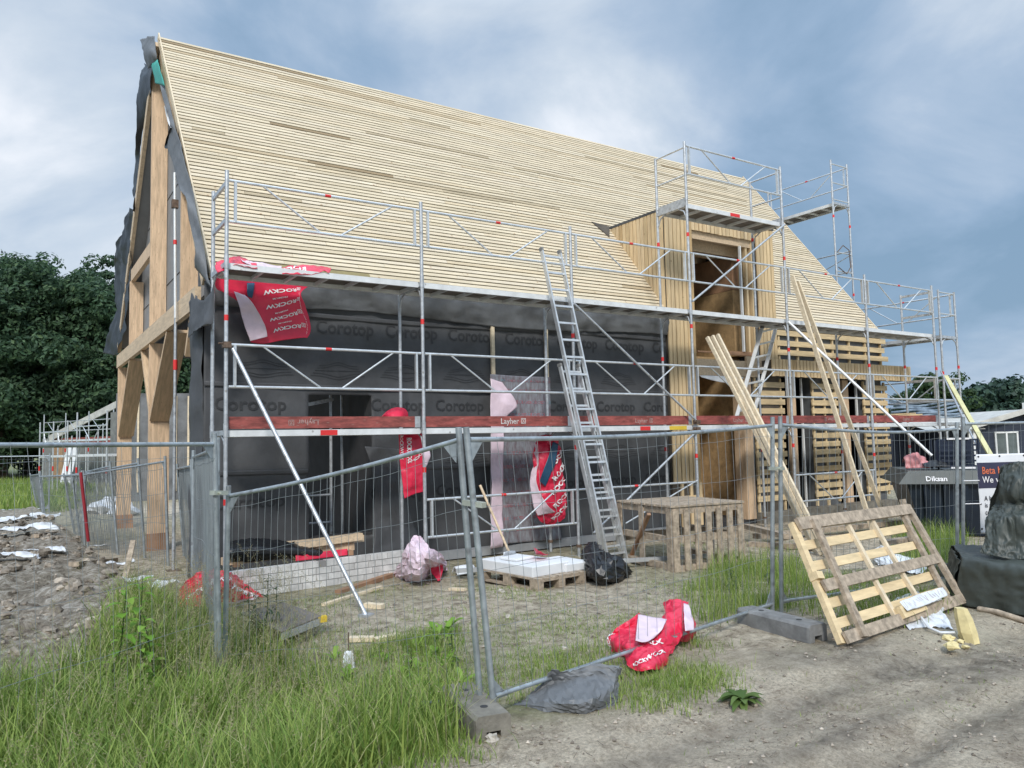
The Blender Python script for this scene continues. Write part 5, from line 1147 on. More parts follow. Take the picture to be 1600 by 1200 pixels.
# ------------------------------------------------------------------ leaning pallet frame
BL_, BR_ = G(1316, 1012)+Z*.03, G(1499, 948)+Z*.03
dBL = (BL_-CAMP).dot(fw); dBR = (BR_-CAMP).dot(fw)
TL_, TR_ = at(1238, 818, d=dBL+.62), at(1412, 795, d=dBR+.62)
PF = thing('slatted_pallet', (BL_+BR_)/2, 'large slatted wooden pallet frame leaning against the fence in the foreground', 'pallet frame')
eu, ev = (BR_-BL_), (TL_-BL_); pn = eu.cross(ev).normalized()
if pn.y > 0: pn = -pn      # towards the viewer
def pt(u, v, o=0): return BL_.lerp(BR_, u).lerp(TL_.lerp(TR_, u), v)+pn*o
def fb(u0, v0, u1, v1, w_, t_, o, m, nm='board'): MB().bar(pt(u0, v0, o), pt(u1, v1, o), w_, t_, pn).build(nm, m, PF)
fb(.0, .97, 1.0, .97, .115, .035, .055, M_grey, 'top_board'); fb(.0, .44, 1.0, .44, .10, .03, .055, M_grey, 'middle_board'); fb(.0, .03, 1.0, .03, .10, .03, .055, M_grey, 'bottom_board')
fb(.0, .0, .0, 1.0, .07, .05, .0, M_slat, 'left_stile'); fb(.10, -.01, .10, .98, .075, .04, .085, M_grey, 'left_stile'); fb(.90, .02, .93, .98, .07, .04, .03, M_grey, 'right_stile'); fb(1.0, .0, 1.0, 1.02, .08, .045, .05, M_grey, 'right_stile')
for v_ in (.80, .62, .31, .15): fb(.03, v_, .97, v_, .085, .022, -.01, M_slat, 'slat')
for (u0, v0, u1, v1) in ((.40, .93, .42, .47), (.62, .93, .64, .47), (.40, .40, .42, .06), (.64, .40, .66, .14)): fb(u0, v0, u1, v1, .05, .035, .02, M_plank, 'cross_batten')
fb(.42, .075, .62, .085, .11, .07, .07, M_slat, 'block'); fb(.0, .50, .0, .56, .09, .09, .02, M_slat, 'block')
cw = Cloth([[pt(.44, .16, .10), pt(.6, .17, .10), pt(.84, .17, .11)], [pt(.44, .07, .13), pt(.6, .07, .14), pt(.82, .09, .13)]], 30, 8, amp=.012, fs=9)
FW_ = cw.mesh(MB()).build('foil_wrap', M_wplas, PF)
mt = MB()
for k in range(16):
    u_ = .05+.055*k+random.uniform(-.01, .01); v0_, v1_ = random.uniform(.1, .45), random.uniform(.55, .85); dx_ = random.uniform(-.03, .03); mt.add([cw.samp(u_, v0_, .006), cw.samp(u_+.006, v0_, .006), cw.samp(u_+.006+dx_, v1_, .006), cw.samp(u_+dx_, v1_, .006)], [(0, 1, 2, 3)])
mt.build('print', M_chalk2, FW_)
# second upright pallet behind it
a, b_ = D(1405, 842, 9.0), D(1422, 795, 9.0)
mb = MB(); mb.bar(D(1380, 848, 8.9), D(1422, 842, 9.1), .1, .05); mb.bar(D(1410, 780, 9.1), D(1425, 845, 9.0), .08, .04)
mb.build('pallet_offcut', M_grey, None, 'grey offcut of pallet timber standing behind the top of the leaning frame', 'timber')
draped('white_foil', 'crumpled printed white foil lying in the grass behind the leaning frame', [
    [(1362, 858, .2), (1375, 850, .25), (1400, 868, .1), (1445, 880, .05)], [(1360, 868, .1), (1380, 866, .12), (1408, 882, .05), (1448, 890, .02)], [(1376, 884, .0), (1392, 884, .03), (1420, 898, .0), (1440, 900, .0)]], M_wplas, 30, 20, .03, 6, 7, cat='foil')
draped('white_foil', 'clear plastic sheet lying behind the lower part of the leaning frame', [
    [(1395, 940, .06), (1430, 926, .1), (1470, 935, .08)], [(1400, 960, .02), (1440, 960, .04), (1476, 962, .03)], [(1420, 985, .0), (1460, 982, .0), (1490, 985, .0)]], M_wplas, 30, 20, .02, 8, 8, cat='foil')
# split log and chips
c = G(1518, 1004); LG = thing('split_log', c, 'split yellow log standing tilted at the lower right corner of the pallet frame', 'log')
mb = MB(); a, b_ = c+V((0, 0, .0)), at(1502, 950, d=(c-CAMP).dot(fw)+.10); d_ = (b_-a)
ring = [V((.055, 0, 0)), V((.05, .05, 0)), V((-.02, .07, 0)), V((-.06, .02, 0)), V((-.05, -.05, 0)), V((.02, -.06, 0))]
vs = []
for t_, k in ((0, 1.0), (.3, 1.1), (.7, 1.0), (1, .72)): vs += [a+d_*t_+q*k*(1+.1*random.random()) for q in ring]
mb.add(vs, [(i*6+k, i*6+(k+1) % 6, (i+1)*6+(k+1) % 6, (i+1)*6+k) for i in range(3) for k in range(6)]+[tuple(range(5, -1, -1)), tuple(range(18, 24))]); mb.build('log', M_log, LG)
for k, (px, py, s_) in enumerate(((1487, 1012, .06), (1482, 1000, .05), (1505, 995, .04), (1500, 1004, .035), (1508, 1012, .03))):
    mb = MB(); rock(mb, G(px, py)+Z*s_*.3, s_, 40+k, .5); mb.build('wood_chip', M_log, None, ['largest yellow chunk lying left of the split log', 'second yellow chunk lying behind the largest one', 'pale chip leaning on the foot of the split log', 'small pale chip between the chunks and the log', 'smallest chip just in front of the split log'][k], 'wood chip', 'chips around the split log')
mb = MB(); mb.path([G(1440, 975)+Z*.06, G(1452, 988)+Z*.04, G(1470, 994)+Z*.03, G(1492, 994)+Z*.03], .012, 6); mb.build('plastic_strap', M_wplas, None, 'clear plastic strip curling from the leaning frame towards the log', 'strap')
mb = MB(); mb.path([G(1530, 955)+Z*.02, G(1560, 962)+Z*.03, G(1600, 975)+Z*.03, G(1660, 990)+Z*.03], .03, 8); mb.build('grey_pole', M_grey, None, 'grey wooden pole lying on the ground in front of the tarpaulin', 'pole')
# ------------------------------------------------------------------ tarpaulin-covered load at the right
tp = V((*W2(1500, 950), 0)); 
def HD(px, py, h_): return at(px, py, z=h_)
o_l = G(1500, 946); o_r = G(1600, 968)
e1 = (o_r-o_l); e1.z = 0; e1 = e1.normalized(); e2 = V((-e1.y, e1.x, 0))
e2 = V((o_l.x, o_l.y, 0)).normalized()*.9-rt*.06; e2.z = 0
TT = thing('covered_load', o_l, 'low block of stacked goods under a dark green tarpaulin at the right edge', 'tarpaulin')
def TP(a, b_, z_): return o_l+e1*a+e2*b_+Z*(z_-o_l.z)
H1 = .44
rows_ = [[TP(-.02, -.03, .0), TP(.5, -.04, .0), TP(1.1, -.05, .0), TP(2.0, -.04, .0), TP(2.8, 0, .0)],
         [TP(.0, .0, H1*.5), TP(.5, -.02, H1*.5), TP(1.1, .02, H1*.5), TP(2.0, .0, H1*.5), TP(2.8, 0, H1*.5)],
         [TP(.05, .04, H1*.97), TP(.5, .03, H1), TP(1.1, .02, H1), TP(2.0, .0, H1), TP(2.8, 0, H1)],
         [TP(.05, .25, H1*1.03), TP(.5, .4, H1*1.05), TP(1.1, .4, H1*1.02), TP(2.0, .4, H1), TP(2.8, .4, H1)],
         [TP(.05, .75, H1*1.0), TP(.5, .8, H1*1.03), TP(1.1, .8, H1*1.02), TP(2.0, .8, H1), TP(2.8, .8, H1)],
         [TP(.0, 1.2, H1*.98), TP(.5, 1.25, H1), TP(1.1, 1.25, H1), TP(2.0, 1.25, H1), TP(2.8, 1.25, H1)],
         [TP(-.05, 1.28, .0), TP(.5, 1.3, .0), TP(1.1, 1.3, .0), TP(2.0, 1.3, .0), TP(2.8, 1.3, .0)]]
Cloth(rows_, 80, 90, amp=.022, fs=4.2, seed=31, ridge=True, fv=(1, 1, .5)).mesh(MB()).build('tarpaulin', M_tarp, TT)
Cloth([[TP(.0, .0, .0), TP(-.04, .4, .0), TP(-.04, .9, 0), TP(-.02, 1.28, 0)], [TP(.0, .01, H1*.55), TP(-.03, .4, H1*.55), TP(-.03, .9, H1*.5), TP(.0, 1.25, H1*.5)], [TP(.06, .06, H1*.99), TP(.05, .4, H1*1.02), TP(.05, .9, H1), TP(.03, 1.2, H1*.99)]], 30, 26, amp=.03, fs=4, seed=17, ridge=True).mesh(MB()).build('tarpaulin_side', M_tarp, TT)
MB().prism([TP(.1, .1, .02), TP(2.7, .1, .02), TP(2.7, 1.1, .02), TP(.1, 1.1, .02)], (0, 0, H1-.07)).build('load', M_grey, TT)
UU = thing('covered_machine', TP(1.2, .6, H1), 'tall object wrapped in a crumpled dark green tarpaulin standing behind the banner edge', 'tarpaulin')
dU = (TP(.6, .6, H1)-CAMP).dot(fw)
def U(px, py, k=0): return at(px, py, d=dU+k)
Cloth([[U(1574, 728, .2), U(1590, 724, .1), U(1640, 722, .1), U(1720, 722, .3)], [U(1564, 760, .15), U(1590, 765, -.05), U(1640, 765, -.1), U(1720, 765, .2)], [U(1556, 795, .2), U(1584, 790, 0), U(1640, 800, -.1), U(1722, 800, .2)],
       [U(1545, 812, .1), U(1578, 812, -.12), U(1640, 815, -.2), U(1724, 820, .1)], [U(1540, 848, .0), U(1577, 848, -.16), U(1640, 850, -.2), U(1726, 855, 0)], [U(1532, 866, -.05), U(1578, 874, -.24), U(1640, 876, -.26), U(1730, 876, 0)]],
      110, 110, amp=.034, fs=3.0, seed=23, ridge=True, fv=(2.2, 2.2, .35)).mesh(MB()).build('tarpaulin', M_tarp, UU)
Cloth([[U(1565, 728, .2), U(1600, 724, .6), U(1720, 722, .3)], [U(1545, 800, .25), U(1600, 800, .9), U(1722, 800, .4)], [U(1538, 850, .2), U(1600, 850, 1.0), U(1730, 855, .4)]], 20, 20, amp=.03).mesh(MB()).build('tarpaulin_back', M_tarp, UU)
# ------------------------------------------------------------------ banner on the far right fence
dBn = 9.6; nE = (E_TR-E_TL).normalized(); nE.z = 0; nE.normalize(); nf = V((nE.y, -nE.x, 0)); nf = nf if nf.dot(fw) < 0 else -nf
BN = thing('banner', at(1520, 832, d=dBn), 'white banner with a dark blue heading tied to the fence at the right edge', 'banner')
o_ = at(1520, 710, d=dBn)+nf*.05; bwid, bhei = 2.6, (832-710)/FPX*dBn*1.0
cb2 = Cloth([[o_+nE*(bwid*i/4)-Z*(bhei*j/3)+nf*(.012*math.sin(i*2+j)) for i in range(5)] for j in range(4)], 50, 26, amp=.010, fs=1.8, seed=4, thick=.002)
if V(cb2.N[5, 5]).dot(nf) < 0: sgn = -1
else: sgn = 1
BO = cb2.mesh(MB()).build('banner_sheet', M_banner, BN)
mb = MB()
for i in range(30):
    for (v0, v1) in ((.13, .43),):
        for j in range(4):
            a0, a1, b0, b1 = i/30, (i+1)/30, v0+(v1-v0)*j/4, v0+(v1-v0)*(j+1)/4
            mb.add([cb2.samp(u, v, .004) for u, v in ((a0, b1), (a1, b1), (a1, b0), (a0, b0))], [(0, 1, 2, 3)])
mb.build('heading_band', M_bnavy, BO)
k_ = bhei/bwid
def btxt(s, u, v, size, m):
    mt = MB(); cb2.text(mt, s, u, v, size*k_, size, off=.008, bold=.012); mt.build('printed_lettering', m, BO)
btxt('Beta buren!', .035, .255, .11, M_orange); btxt('We verontschuldigen', .035, .36, .11, M_white)
btxt('A house proudly', .04, .585, .085, M_ink); btxt('is assembled,', .04, .67, .085, M_ink); btxt('combined,', .04, .755, .085, M_ink); btxt('into a street', .04, .84, .085, M_ink)
btxt('© alle rechten', .06, .915, .04, M_ink); btxt('E 01', .06, .965, .04, M_ink)
for i in range(9): MB().tube(cb2.samp(.02+.115*i, .045, -.002), cb2.samp(.02+.115*i, .045, .006), .012, 10).build('eyelet', M_ink, BO)
for j in range(1, 4): MB().tube(cb2.samp(.01, .045+.29*j, -.002), cb2.samp(.01, .045+.29*j, .006), .012, 10).build('eyelet', M_ink, BO)
for j in (.33, .62): MB().tube(cb2.samp(.01, j, .006), cb2.samp(.01, j, .006)-nE*.18+V((0, .03, 0)), .006, 5).build('cable_tie', M_white, BO)
# ------------------------------------------------------------------ waste skip
SK = thing('skip_container', at(1450, 830, z=0), 'dark blue waste skip with a grey rim and white lettering behind the fence', 'skip')
s0, s1 = at(1414, 745, d=13.3), at(1520, 738, d=13.0); sdx = (s1-s0); sdx.z = 0; sdx.normalize(); sdy = V((-sdx.y, sdx.x, 0)); zt = s0.z+.10
def sb(a0, a1, b0, b1, z0, z1, nm, m, tap=0):
    c = lambda a, b_, z_: V((s0.x, s0.y, 0))+sdx*a+sdy*b_+Z*z_
    MB().prism([c(a0, b0, z0), c(a1, b0, z0), c(a1, b1, z0), c(a0, b1, z0)], (0, 0, z1-z0)).build(nm, m, SK)
c = lambda a, b_, z_: V((s0.x, s0.y, 0))+sdx*a+sdy*b_+Z*z_
mb = MB(); mb.add([c(.25, .15, .02), c(1.8, .15, .02), c(1.8, 1.6, .02), c(.25, 1.6, .02), c(.02, 0, zt-.2), c(2.0, 0, zt-.2), c(2.0, 1.75, zt-.2), c(.02, 1.75, zt-.2)], [(0, 1, 2, 3)[::-1], (0, 1, 5, 4), (1, 2, 6, 5), (2, 3, 7, 6), (3, 0, 4, 7), (4, 5, 6, 7)])
for a in (.3, .6, .9, 1.2, 1.5): mb.bar(c(a+.05, -.02+.14, .05), c(a, -.035, zt-.22), .07, .05, sdy)
mb.build('body', M_skip, SK)
mb = MB(); mb.add([c(-.12, -.10, zt-.22), c(2.1, -.10, zt-.22), c(2.1, 1.85, zt-.22), c(-.12, 1.85, zt-.22), c(.05, -.02, zt), c(2.0, -.02, zt), c(2.0, 1.78, zt), c(.05, 1.78, zt)], [(0, 1, 2, 3)[::-1], (0, 1, 5, 4), (1, 2, 6, 5), (2, 3, 7, 6), (3, 0, 4, 7), (4, 5, 6, 7)]); rim = mb.build('rim', M_skiprim, SK)
tu = (c(.5, -.02, zt)-c(.5, -.10, zt-.22)).normalized(); mt = MB(); put_text(mt, 'Diksan', c(.30, -.088, zt-.17)-sdy*.008, sdx, tu, .12, bold=.02); mt.build('printed_lettering', M_white, rim)
mb = MB(); q = c(.60, .35, zt)
for a in (0, .62):
    for b_ in (0, .55): mb.bar(q+sdx*a+sdy*b_, q+sdx*a+sdy*b_+Z*.52, .03, .03, X)
for k in range(6): mb.bar(q+Z*(.06+.09*k), q+sdx*.62+Z*(.06+.09*k), .02, .03)
for k in range(9): mb.bar(q+sdx*(.07*k+.03)+Z*.03, q+sdx*(.07*k+.03)+Z*.5, .01, .012, X)
mb.add([q+sdy*.3+Z*.02, q+sdx*.62+sdy*.3+Z*.02, q+sdx*.62+sdy*.3+Z*.5, q+sdy*.3+Z*.5], [(0, 1, 2, 3)]); CRT = mb.build('plastic_crate', mat('dark_blue_crate', (.012, .02, .04), .4), None, 'dark blue ribbed crate standing on top of the skip', 'crate')
mb = MB(); mb.bar(q+sdx*.14+Z*.53-sdy*.03, q+sdx*.48+Z*.53-sdy*.03, .04, .03); mb.bar(q+sdx*.18+Z*.03-sdy*.03, q+sdx*.55+Z*.03-sdy*.03, .04, .03)
ORG_c = mb.build('white_lath', M_white, None, 'short white laths tied to the dark blue crate on the skip', 'lath')
q = c(.04, .30, zt); Cloth([[q+sdx*.02+Z*.02, q+sdx*.2+Z*.03, q+sdx*.42+Z*.02], [q+sdx*.04+sdy*.1+Z*.2, q+sdx*.2+sdy*.05+Z*.25, q+sdx*.36+sdy*.1+Z*.16], [q+sdx*.04+sdy*.3+Z*.1, q+sdx*.2+sdy*.3+Z*.12, q+sdx*.4+sdy*.3+Z*.05]], 22, 18, amp=.04, fs=6, ridge=True).mesh(MB()).build('pink_bundle', mat('pink_foil', (.55, .22, .22), .5, var=.2), None, 'crumpled pink bundle lying on the left end of the skip', 'bag')
Cloth([[q+sdx*.3+Z*.03-sdy*.1, q+sdx*.7+Z*.02-sdy*.1], [q+sdx*.28+sdy*.1+Z*.12, q+sdx*.66+sdy*.1+Z*.12], [q+sdx*.3+sdy*.3+Z*.05, q+sdx*.7+sdy*.3+Z*.05]], 16, 14, amp=.04, fs=6, seed=4, ridge=True).mesh(MB()).build('dark_rag', M_black, None, 'dark rag lying on the skip below the white scaffold tube', 'rag')
# ------------------------------------------------------------------ boards and scraps on the ground
SD = thing('scaffold_board', G(450, 975), 'black coated scaffold deck with a yellow end cap lying in the grass', 'board')
q0, q1, q2, q3 = G(352, 990), G(405, 972), G(442, 945), G(500, 965)
mb = MB(); a, b_, c1_, d1 = at(375, 958, z=.16), at(440, 940, z=.17), at(503, 962, z=.15), at(440, 987, z=.14)
mb.prism([a, d1, c1_, b_], (0, 0, -.012)); mb.build('deck_board', M_ply, SD); mb = MB(); mb.bar(d1-Z*.045, c1_-Z*.045, .02, .06); mb.build('deck_side', M_steel, SD)
MB().box(c1_-Z*.03, (.09, .07, .055)).build('end_cap', M_yellow, SD)
for k, (p, q, w_, h_, m, lb_) in enumerate((
    ((505, 947), (596, 919), .06, .03, M_plank, 'long thin pale batten lying on the sand near the white brick wall'),
    ((528, 929), (618, 899), .09, .05, M_plank2, 'brown rounded timber lying from the brick wall towards the pink bag'),
    ((571, 948), (599, 951), .09, .045, M_plank, 'short pale block right beside the foot of the slanting scaffold tube'),
    ((546, 1002), (584, 1001), .09, .04, M_plank, 'short pale offcut in the grass, the left of two end to end'),
    ((586, 1004), (624, 996), .09, .04, M_plank, 'short pale offcut in the grass, the right of two end to end'),
    ((703, 922), (727, 923), .06, .03, M_plank, 'small pale offcut on the sand between brick wall and pallet'))):
    plank_thing('offcut', lb_, G(*p)+Z*(h_/2), G(*q)+Z*(h_/2), w_, h_, m, 'offcuts lying on the sand', cat='offcut')
mb = MB(); mb.bar(at(712, 892, z=.12), at(1110, 868, z=.1), .06, .05); mb.build('grey_rail', mat('light_grey_rail', (.36, .37, .37), .6), None, 'long light grey rail lying on the ground behind pallet and ladder', 'rail')
for k, (px, py) in enumerate(((545, 1048),)):
    p = G(px, py); rt_ = thing('white_tag', p, 'scrap of white plastic impaled on a thin rod in the grass', 'scrap')
    MB().tube(p, p+V((0, 0, .32)), .005, 6).build('rod', M_rust, rt_); Cloth([[p+V((-.03, 0, .17)), p+V((.03, .0, .16))], [p+V((-.06, -.02, .08)), p+V((.05, .0, .08))], [p+V((-.04, 0, .0)), p+V((.06, .0, .0))]], 10, 12, amp=.02, fs=14).mesh(MB()).build('plastic', M_wplas, rt_)
# ------------------------------------------------------------------ rubble at the left
mb = MB(); k = 0
for _ in range(5200):
    y = 4.5+18*random.random()**1.7; x = random.uniform(-5.5, 1.7)
    if float(rubble_mask(np.array(x), np.array(y))) < .45: continue
    r_ = .012+.075*random.random()**3.5; rock(mb, gp(x, y, r_*.2), r_, k % 97, .75); k += 1
mb.build('rubble', M_clod, None, 'clods and stones strewn over the heap at the left', 'rubble', kind='stuff')
for k, (px, py, s_) in enumerate(((225, 928, .20), (175, 888, .14), (205, 912, .12), (30, 838, .30), (15, 820, .25), (60, 812, .2), (60, 870, .16), (10, 880, .2), (150, 858, .1), (160, 802, .18))):
    p = G(px, py); rows_ = [[p+V((s_*(i-1)+random.uniform(-.3, .3)*s_, s_*(j-1)*.7, random.uniform(.0, .5)*s_+.01)) for i in range(4)] for j in range(3)]
    Cloth(rows_, 18, 16, amp=s_*.22, fs=6, seed=k, ridge=True).mesh(MB()).build('plastic_scrap', M_wplas, None, ['torn white plastic nearest the fence at the right end of the rubble', 'small white scrap in front of the grey plank in the rubble', 'white scrap between the grey planks and the young green plant', 'broad white sheet at the far left edge of the heap', 'white scrap highest at the far left of the heap', 'white scrap at the back of the heap near the green field', 'flat grey-white scrap in the middle of the heap', 'white scrap at the left picture edge in front of the broad sheet', 'tiny white scrap by the leaning fence panel', 'white scrap behind the fence row near the far building'][k], 'plastic scrap', 'white scraps in the rubble')
for k, (p, q) in enumerate((((115, 888), (178, 880)), ((55, 842), (88, 836)), ((190, 934), (232, 918)))):
    plank_thing('rubble_plank', ('grey plank lying on the rubble by the fence row', 'flat board at the back of the rubble heap', 'grey plank at the near right end of the rubble')[k], G(*p)+Z*.05, G(*q)+Z*.05, .12, .06, M_grey, 'planks in the rubble')
a, b_ = G(195, 905), at(208, 845, d=11); plank_thing('leaning_stake', 'pale pointed stake leaning out of the rubble before the fence row', a, b_, .07, .03, M_grey, cat='stake')
# ------------------------------------------------------------------ grass
def new_np(name, verts, faces, m, label, cat, kind=None, parent=None, smooth=False, group=None):
    o_ = np.array(ORG[parent.name]) if parent is not None else np.array([verts[:, 0].mean(), verts[:, 1].mean(), verts[:, 2].min()])
    me = bpy.data.meshes.new(name); np_mesh(me, verts-o_, faces, smooth); me.materials.append(m)
    o = bpy.data.objects.new(name, me); COL.objects.link(o)
    if parent is not None: o.parent = parent
    else: o.location = o_
    ORG[o.name] = V(o_); return tag(o, label, cat, group, kind)
def in_area(poly_px, n, clump=None, seed=0):
    poly = [W2(*p) for p in poly_px]; xs = [p[0] for p in poly]; ys = [p[1] for p in poly]
    r_ = np.random.default_rng(seed); out = []; tot = 0
    while tot < n:
        x = r_.uniform(min(xs), max(xs), n*2); y = r_.uniform(min(ys), max(ys), n*2); k = inpoly(x, y, poly)
        if clump:
            d = fbm(x*clump[0]+seed, y*clump[0]+3, 3, seed); k &= d > clump[1]+r_.uniform(-.08, .08, len(x))
        x, y = x[k]+r_.normal(0, .09, k.sum()), y[k]+r_.normal(0, .09, k.sum()); out.append(np.stack([x, y], 1)); tot += len(x)
        if len(out) > 60: break
    a = np.concatenate(out)[:n]; return a
def blades(P_, h0, h1, wd, bend=.45, seed=0, segs=3, heads=False):
    r_ = np.random.default_rng(seed); n = len(P_); x, y = P_[:, 0], P_[:, 1]; z = gz(x, y)-.01
    h = h0+(h1-h0)*r_.random(n)**1.3*(.55+.9*fbm(x*1.4, y*1.4, 2, 50)); az = r_.uniform(0, 2*np.pi, n); b_ = bend*(.3+r_.random(n))*h
    fx, fy = np.cos(az), np.sin(az); sx, sy = -fy, fx; w_ = wd*(.6+.8*r_.random(n)); rows_ = []
    for k in range(segs+1):
        t_ = k/segs; cx_ = x+fx*b_*t_**2; cy_ = y+fy*b_*t_**2; cz = z+h*(t_-.22*bend*t_**3); ww = w_*(1-t_)**.7*.5+.0004
        rows_ += [np.stack([cx_-sx*ww, cy_-sy*ww, cz], 1), np.stack([cx_+sx*ww, cy_+sy*ww, cz], 1)]
    Vv = np.stack(rows_, 1); m = 2*(segs+1); base = np.arange(n)[:, None]*m
    F = np.concatenate([base+np.array([2*k, 2*k+1, 2*k+3, 2*k+2]) for k in range(segs)], 0)
    return Vv.reshape(-1, 3), F, np.stack([x+fx*b_, y+fy*b_, z+h*(1-.22*bend)], 1), np.stack([fx, fy], 1)
def grass(name, label, areas, m, seed=0):
    vs, fs, b0 = [], [], 0
    for poly, n, h0, h1, wd, bend, cl in areas:
        seed += 1; v_, f_, _, _ = blades(in_area(poly, n, cl, seed), h0, h1, wd, bend, seed); vs.append(v_); fs.append(f_+b0); b0 += len(v_)
    return new_np(name, np.concatenate(vs), np.concatenate(fs), m, label, 'grass', 'stuff')
BIG = [(-120, 1330), (-120, 1125), (60, 1100), (140, 1055), (195, 1000), (250, 960), (330, 975), (400, 1000), (500, 1030), (560, 1060), (650, 1075), (720, 1105), (712, 1150), (600, 1185), (520, 1210), (430, 1330)]
grass('tall_grass', 'tall green grass filling the lower left corner and hiding the fence feet', [
    (BIG, 16000, .12, .54, .0105, .65, (1.2, .26)),
    ([(-120, 1330), (-120, 1140), (100, 1100), (330, 1030), (560, 1075), (600, 1190), (430, 1330)], 11000, .10, .32, .014, .7, None),
    ([(0, 1230), (0, 1190), (200, 1125), (350, 1075), (470, 1075), (480, 1120), (250, 1200)], 2600, .12, .34, .008, .6, None),
    ([(180, 1060), (220, 985), (340, 985), (420, 1015), (430, 1050), (300, 1080)], 1300, .2, .55, .006, .5, (2, .4))], M_grass, 1)
grass('fence_grass', 'green grass tufts growing along the fence and around the foot blocks', [
    ([(540, 1010), (700, 985), (725, 1090), (560, 1085)], 4200, .06, .22, .006, .6, (2.4, .38)),
    ([(1082, 985), (1075, 930), (1130, 885), (1250, 880), (1262, 940), (1175, 965)], 3600, .10, .36, .006, .5, (2.2, .34)),
    ([(1255, 955), (1245, 900), (1330, 905), (1480, 935), (1470, 960), (1330, 985)], 2600, .06, .26, .006, .6, (2.5, .32)),
    ([(1400, 880), (1410, 835), (1500, 835), (1505, 900), (1460, 905)], 2600, .12, .45, .007, .5, None),
    ([(780, 1085), (800, 1035), (965, 1000), (1110, 1000), (1150, 1040), (980, 1090)], 3200, .03, .15, .005, .7, (2.5, .40)),
    ([(965, 1105), (975, 1060), (1080, 1040), (1130, 1060), (1060, 1105)], 1500, .03, .15, .005, .7, (2.5, .30)),
    ([(560, 1200), (600, 1150), (720, 1130), (740, 1170), (650, 1210)], 1200, .04, .16, .006, .7, (2.5, .35)),
    ([(1000, 1080), (1020, 1050), (1140, 1040), (1150, 1075)], 700, .03, .12, .005, .7, (2.5, .35))], M_grass, 40)
grass('sparse_grass', 'short sparse grass scattered over the sandy yard in front of the scaffold', [
    ([(480, 1000), (440, 940), (640, 915), (930, 920), (1060, 905), (1260, 890), (1200, 930), (1080, 990), (960, 1040), (800, 1070), (560, 1030)], 9000, .015, .07, .005, .8, (1.2, .47)),
    ([(480, 990), (620, 930), (900, 930), (1060, 930), (1000, 1000), (760, 1040)], 5000, .012, .06, .005, .8, (3, .50)),
    ([(1040, 800+40), (1150, 905), (1280, 880), (1240, 850)], 1200, .02, .08, .006, .8, (2.5, .4)),
    ([(880, 1190), (960, 1120), (1300, 1020), (1600, 1010), (1600, 1100), (1100, 1200)], 260, .015, .05, .004, .8, (3, .5))], M_grass, 80)
grass('field_grass', 'rough green meadow behind the fence row at the far left', [([(-60, 812), (-60, 752), (60, 752), (150, 760), (110, 800)], 9000, .15, .5, .03, .5, None)], M_grass, 120)
P_ = in_area([(240, 1040), (235, 950), (330, 950), (440, 960), (520, 1010), (480, 1060), (330, 1090)], 520, None, 9)
P2 = in_area(BIG, 620, None, 19); P_ = np.concatenate([P_, P2])
v_, f_, tips, dr = blades(P_, .35, .80, .004, .45, 5)
# seed heads: small tapering spikes of husks at the tips
r_ = np.random.default_rng(5); sv, sf = [v_], [f_]; b0 = len(v_)
for k in range(26):
    t_ = k/26; jit = r_.normal(0, 1, (len(tips), 3))*np.array([.012, .012, .006])*(1-t_*.6)
    c = tips+np.concatenate([dr*(.10*t_), np.full((len(tips), 1), -.02-.10*t_+.10)], 1)*1+jit-np.array([0, 0, .04])
    d1 = r_.normal(0, 1, (len(tips), 3)); d1 /= np.linalg.norm(d1, axis=1, keepdims=True); d2 = np.cross(d1, r_.normal(0, 1, (len(tips), 3))); d2 /= np.linalg.norm(d2, axis=1, keepdims=True)
    q = np.stack([c-d1*.008, c+d2*.0022, c+d1*.008, c-d2*.0022], 1).reshape(-1, 3); sv.append(q); sf.append(np.arange(len(q)).reshape(-1, 4)+b0); b0 += len(q)
new_np('seed_grass', np.concatenate(sv), np.concatenate(sf), M_grassdry, 'dry seed heads of tall grass around the left fence corner', 'grass', 'stuff')
# ------------------------------------------------------------------ weeds

def leaf(vs, fs, c, d, upv, L_, wd, droop=.3, n=4):
    c, d, upv = V(c), V(d).normalized(), V(upv); s_ = d.cross(upv).normalized(); b0 = len(vs)
    for i in range(n+1):
        t_ = i/n; ww = wd*.5*math.sin(math.pi*min(.98, t_*.92+.06))**.8; p = c+d*(L_*t_)+upv*(L_*(.25*t_-droop*t_*t_)); vs += [p-s_*ww+upv*ww*.25, p, p+s_*ww+upv*ww*.25]
    for i in range(n):
        a = b0+i*3; fs += [(a, a+1, a+4, a+3), (a+1, a+2, a+5, a+4)]
def weed(name, label, px, py, h_, m, seed, nl=14, L_=.10, wd=.05, cat='plant', lean=.05, nst=1, group=None):
    rs = random.Random(seed); p = G(px, py); root = thing(name, p, label, cat, group); vs, fs = [], []; ms = MB()
    for s in range(nst):
        b0 = p+V((rs.uniform(-.05, .05)*(nst > 1)*2, rs.uniform(-.05, .05)*(nst > 1)*2, -.02)); top = b0+V((rs.uniform(-lean, lean), rs.uniform(-lean, lean), h_*rs.uniform(.8, 1.05)))
        ms.path([b0, b0.lerp(top, .5)+V((.01, 0, 0)), top], [.006, .005, .002], 6)
        for k in range(nl):
            t_ = .12+.88*k/nl; az = k*2.4+rs.uniform(-.4, .4); leaf(vs, fs, b0.lerp(top, t_), (math.cos(az), math.sin(az), .25), Z, L_*(1.15-.6*t_)*rs.uniform(.5, 1.35), wd*(1.1-.5*t_)*rs.uniform(.6, 1.2), rs.uniform(.3, .9))
    ms.build('stem', M_nettle, root); mb = MB(); mb.add(vs, fs, True); mb.build('leaves', m, root); return root
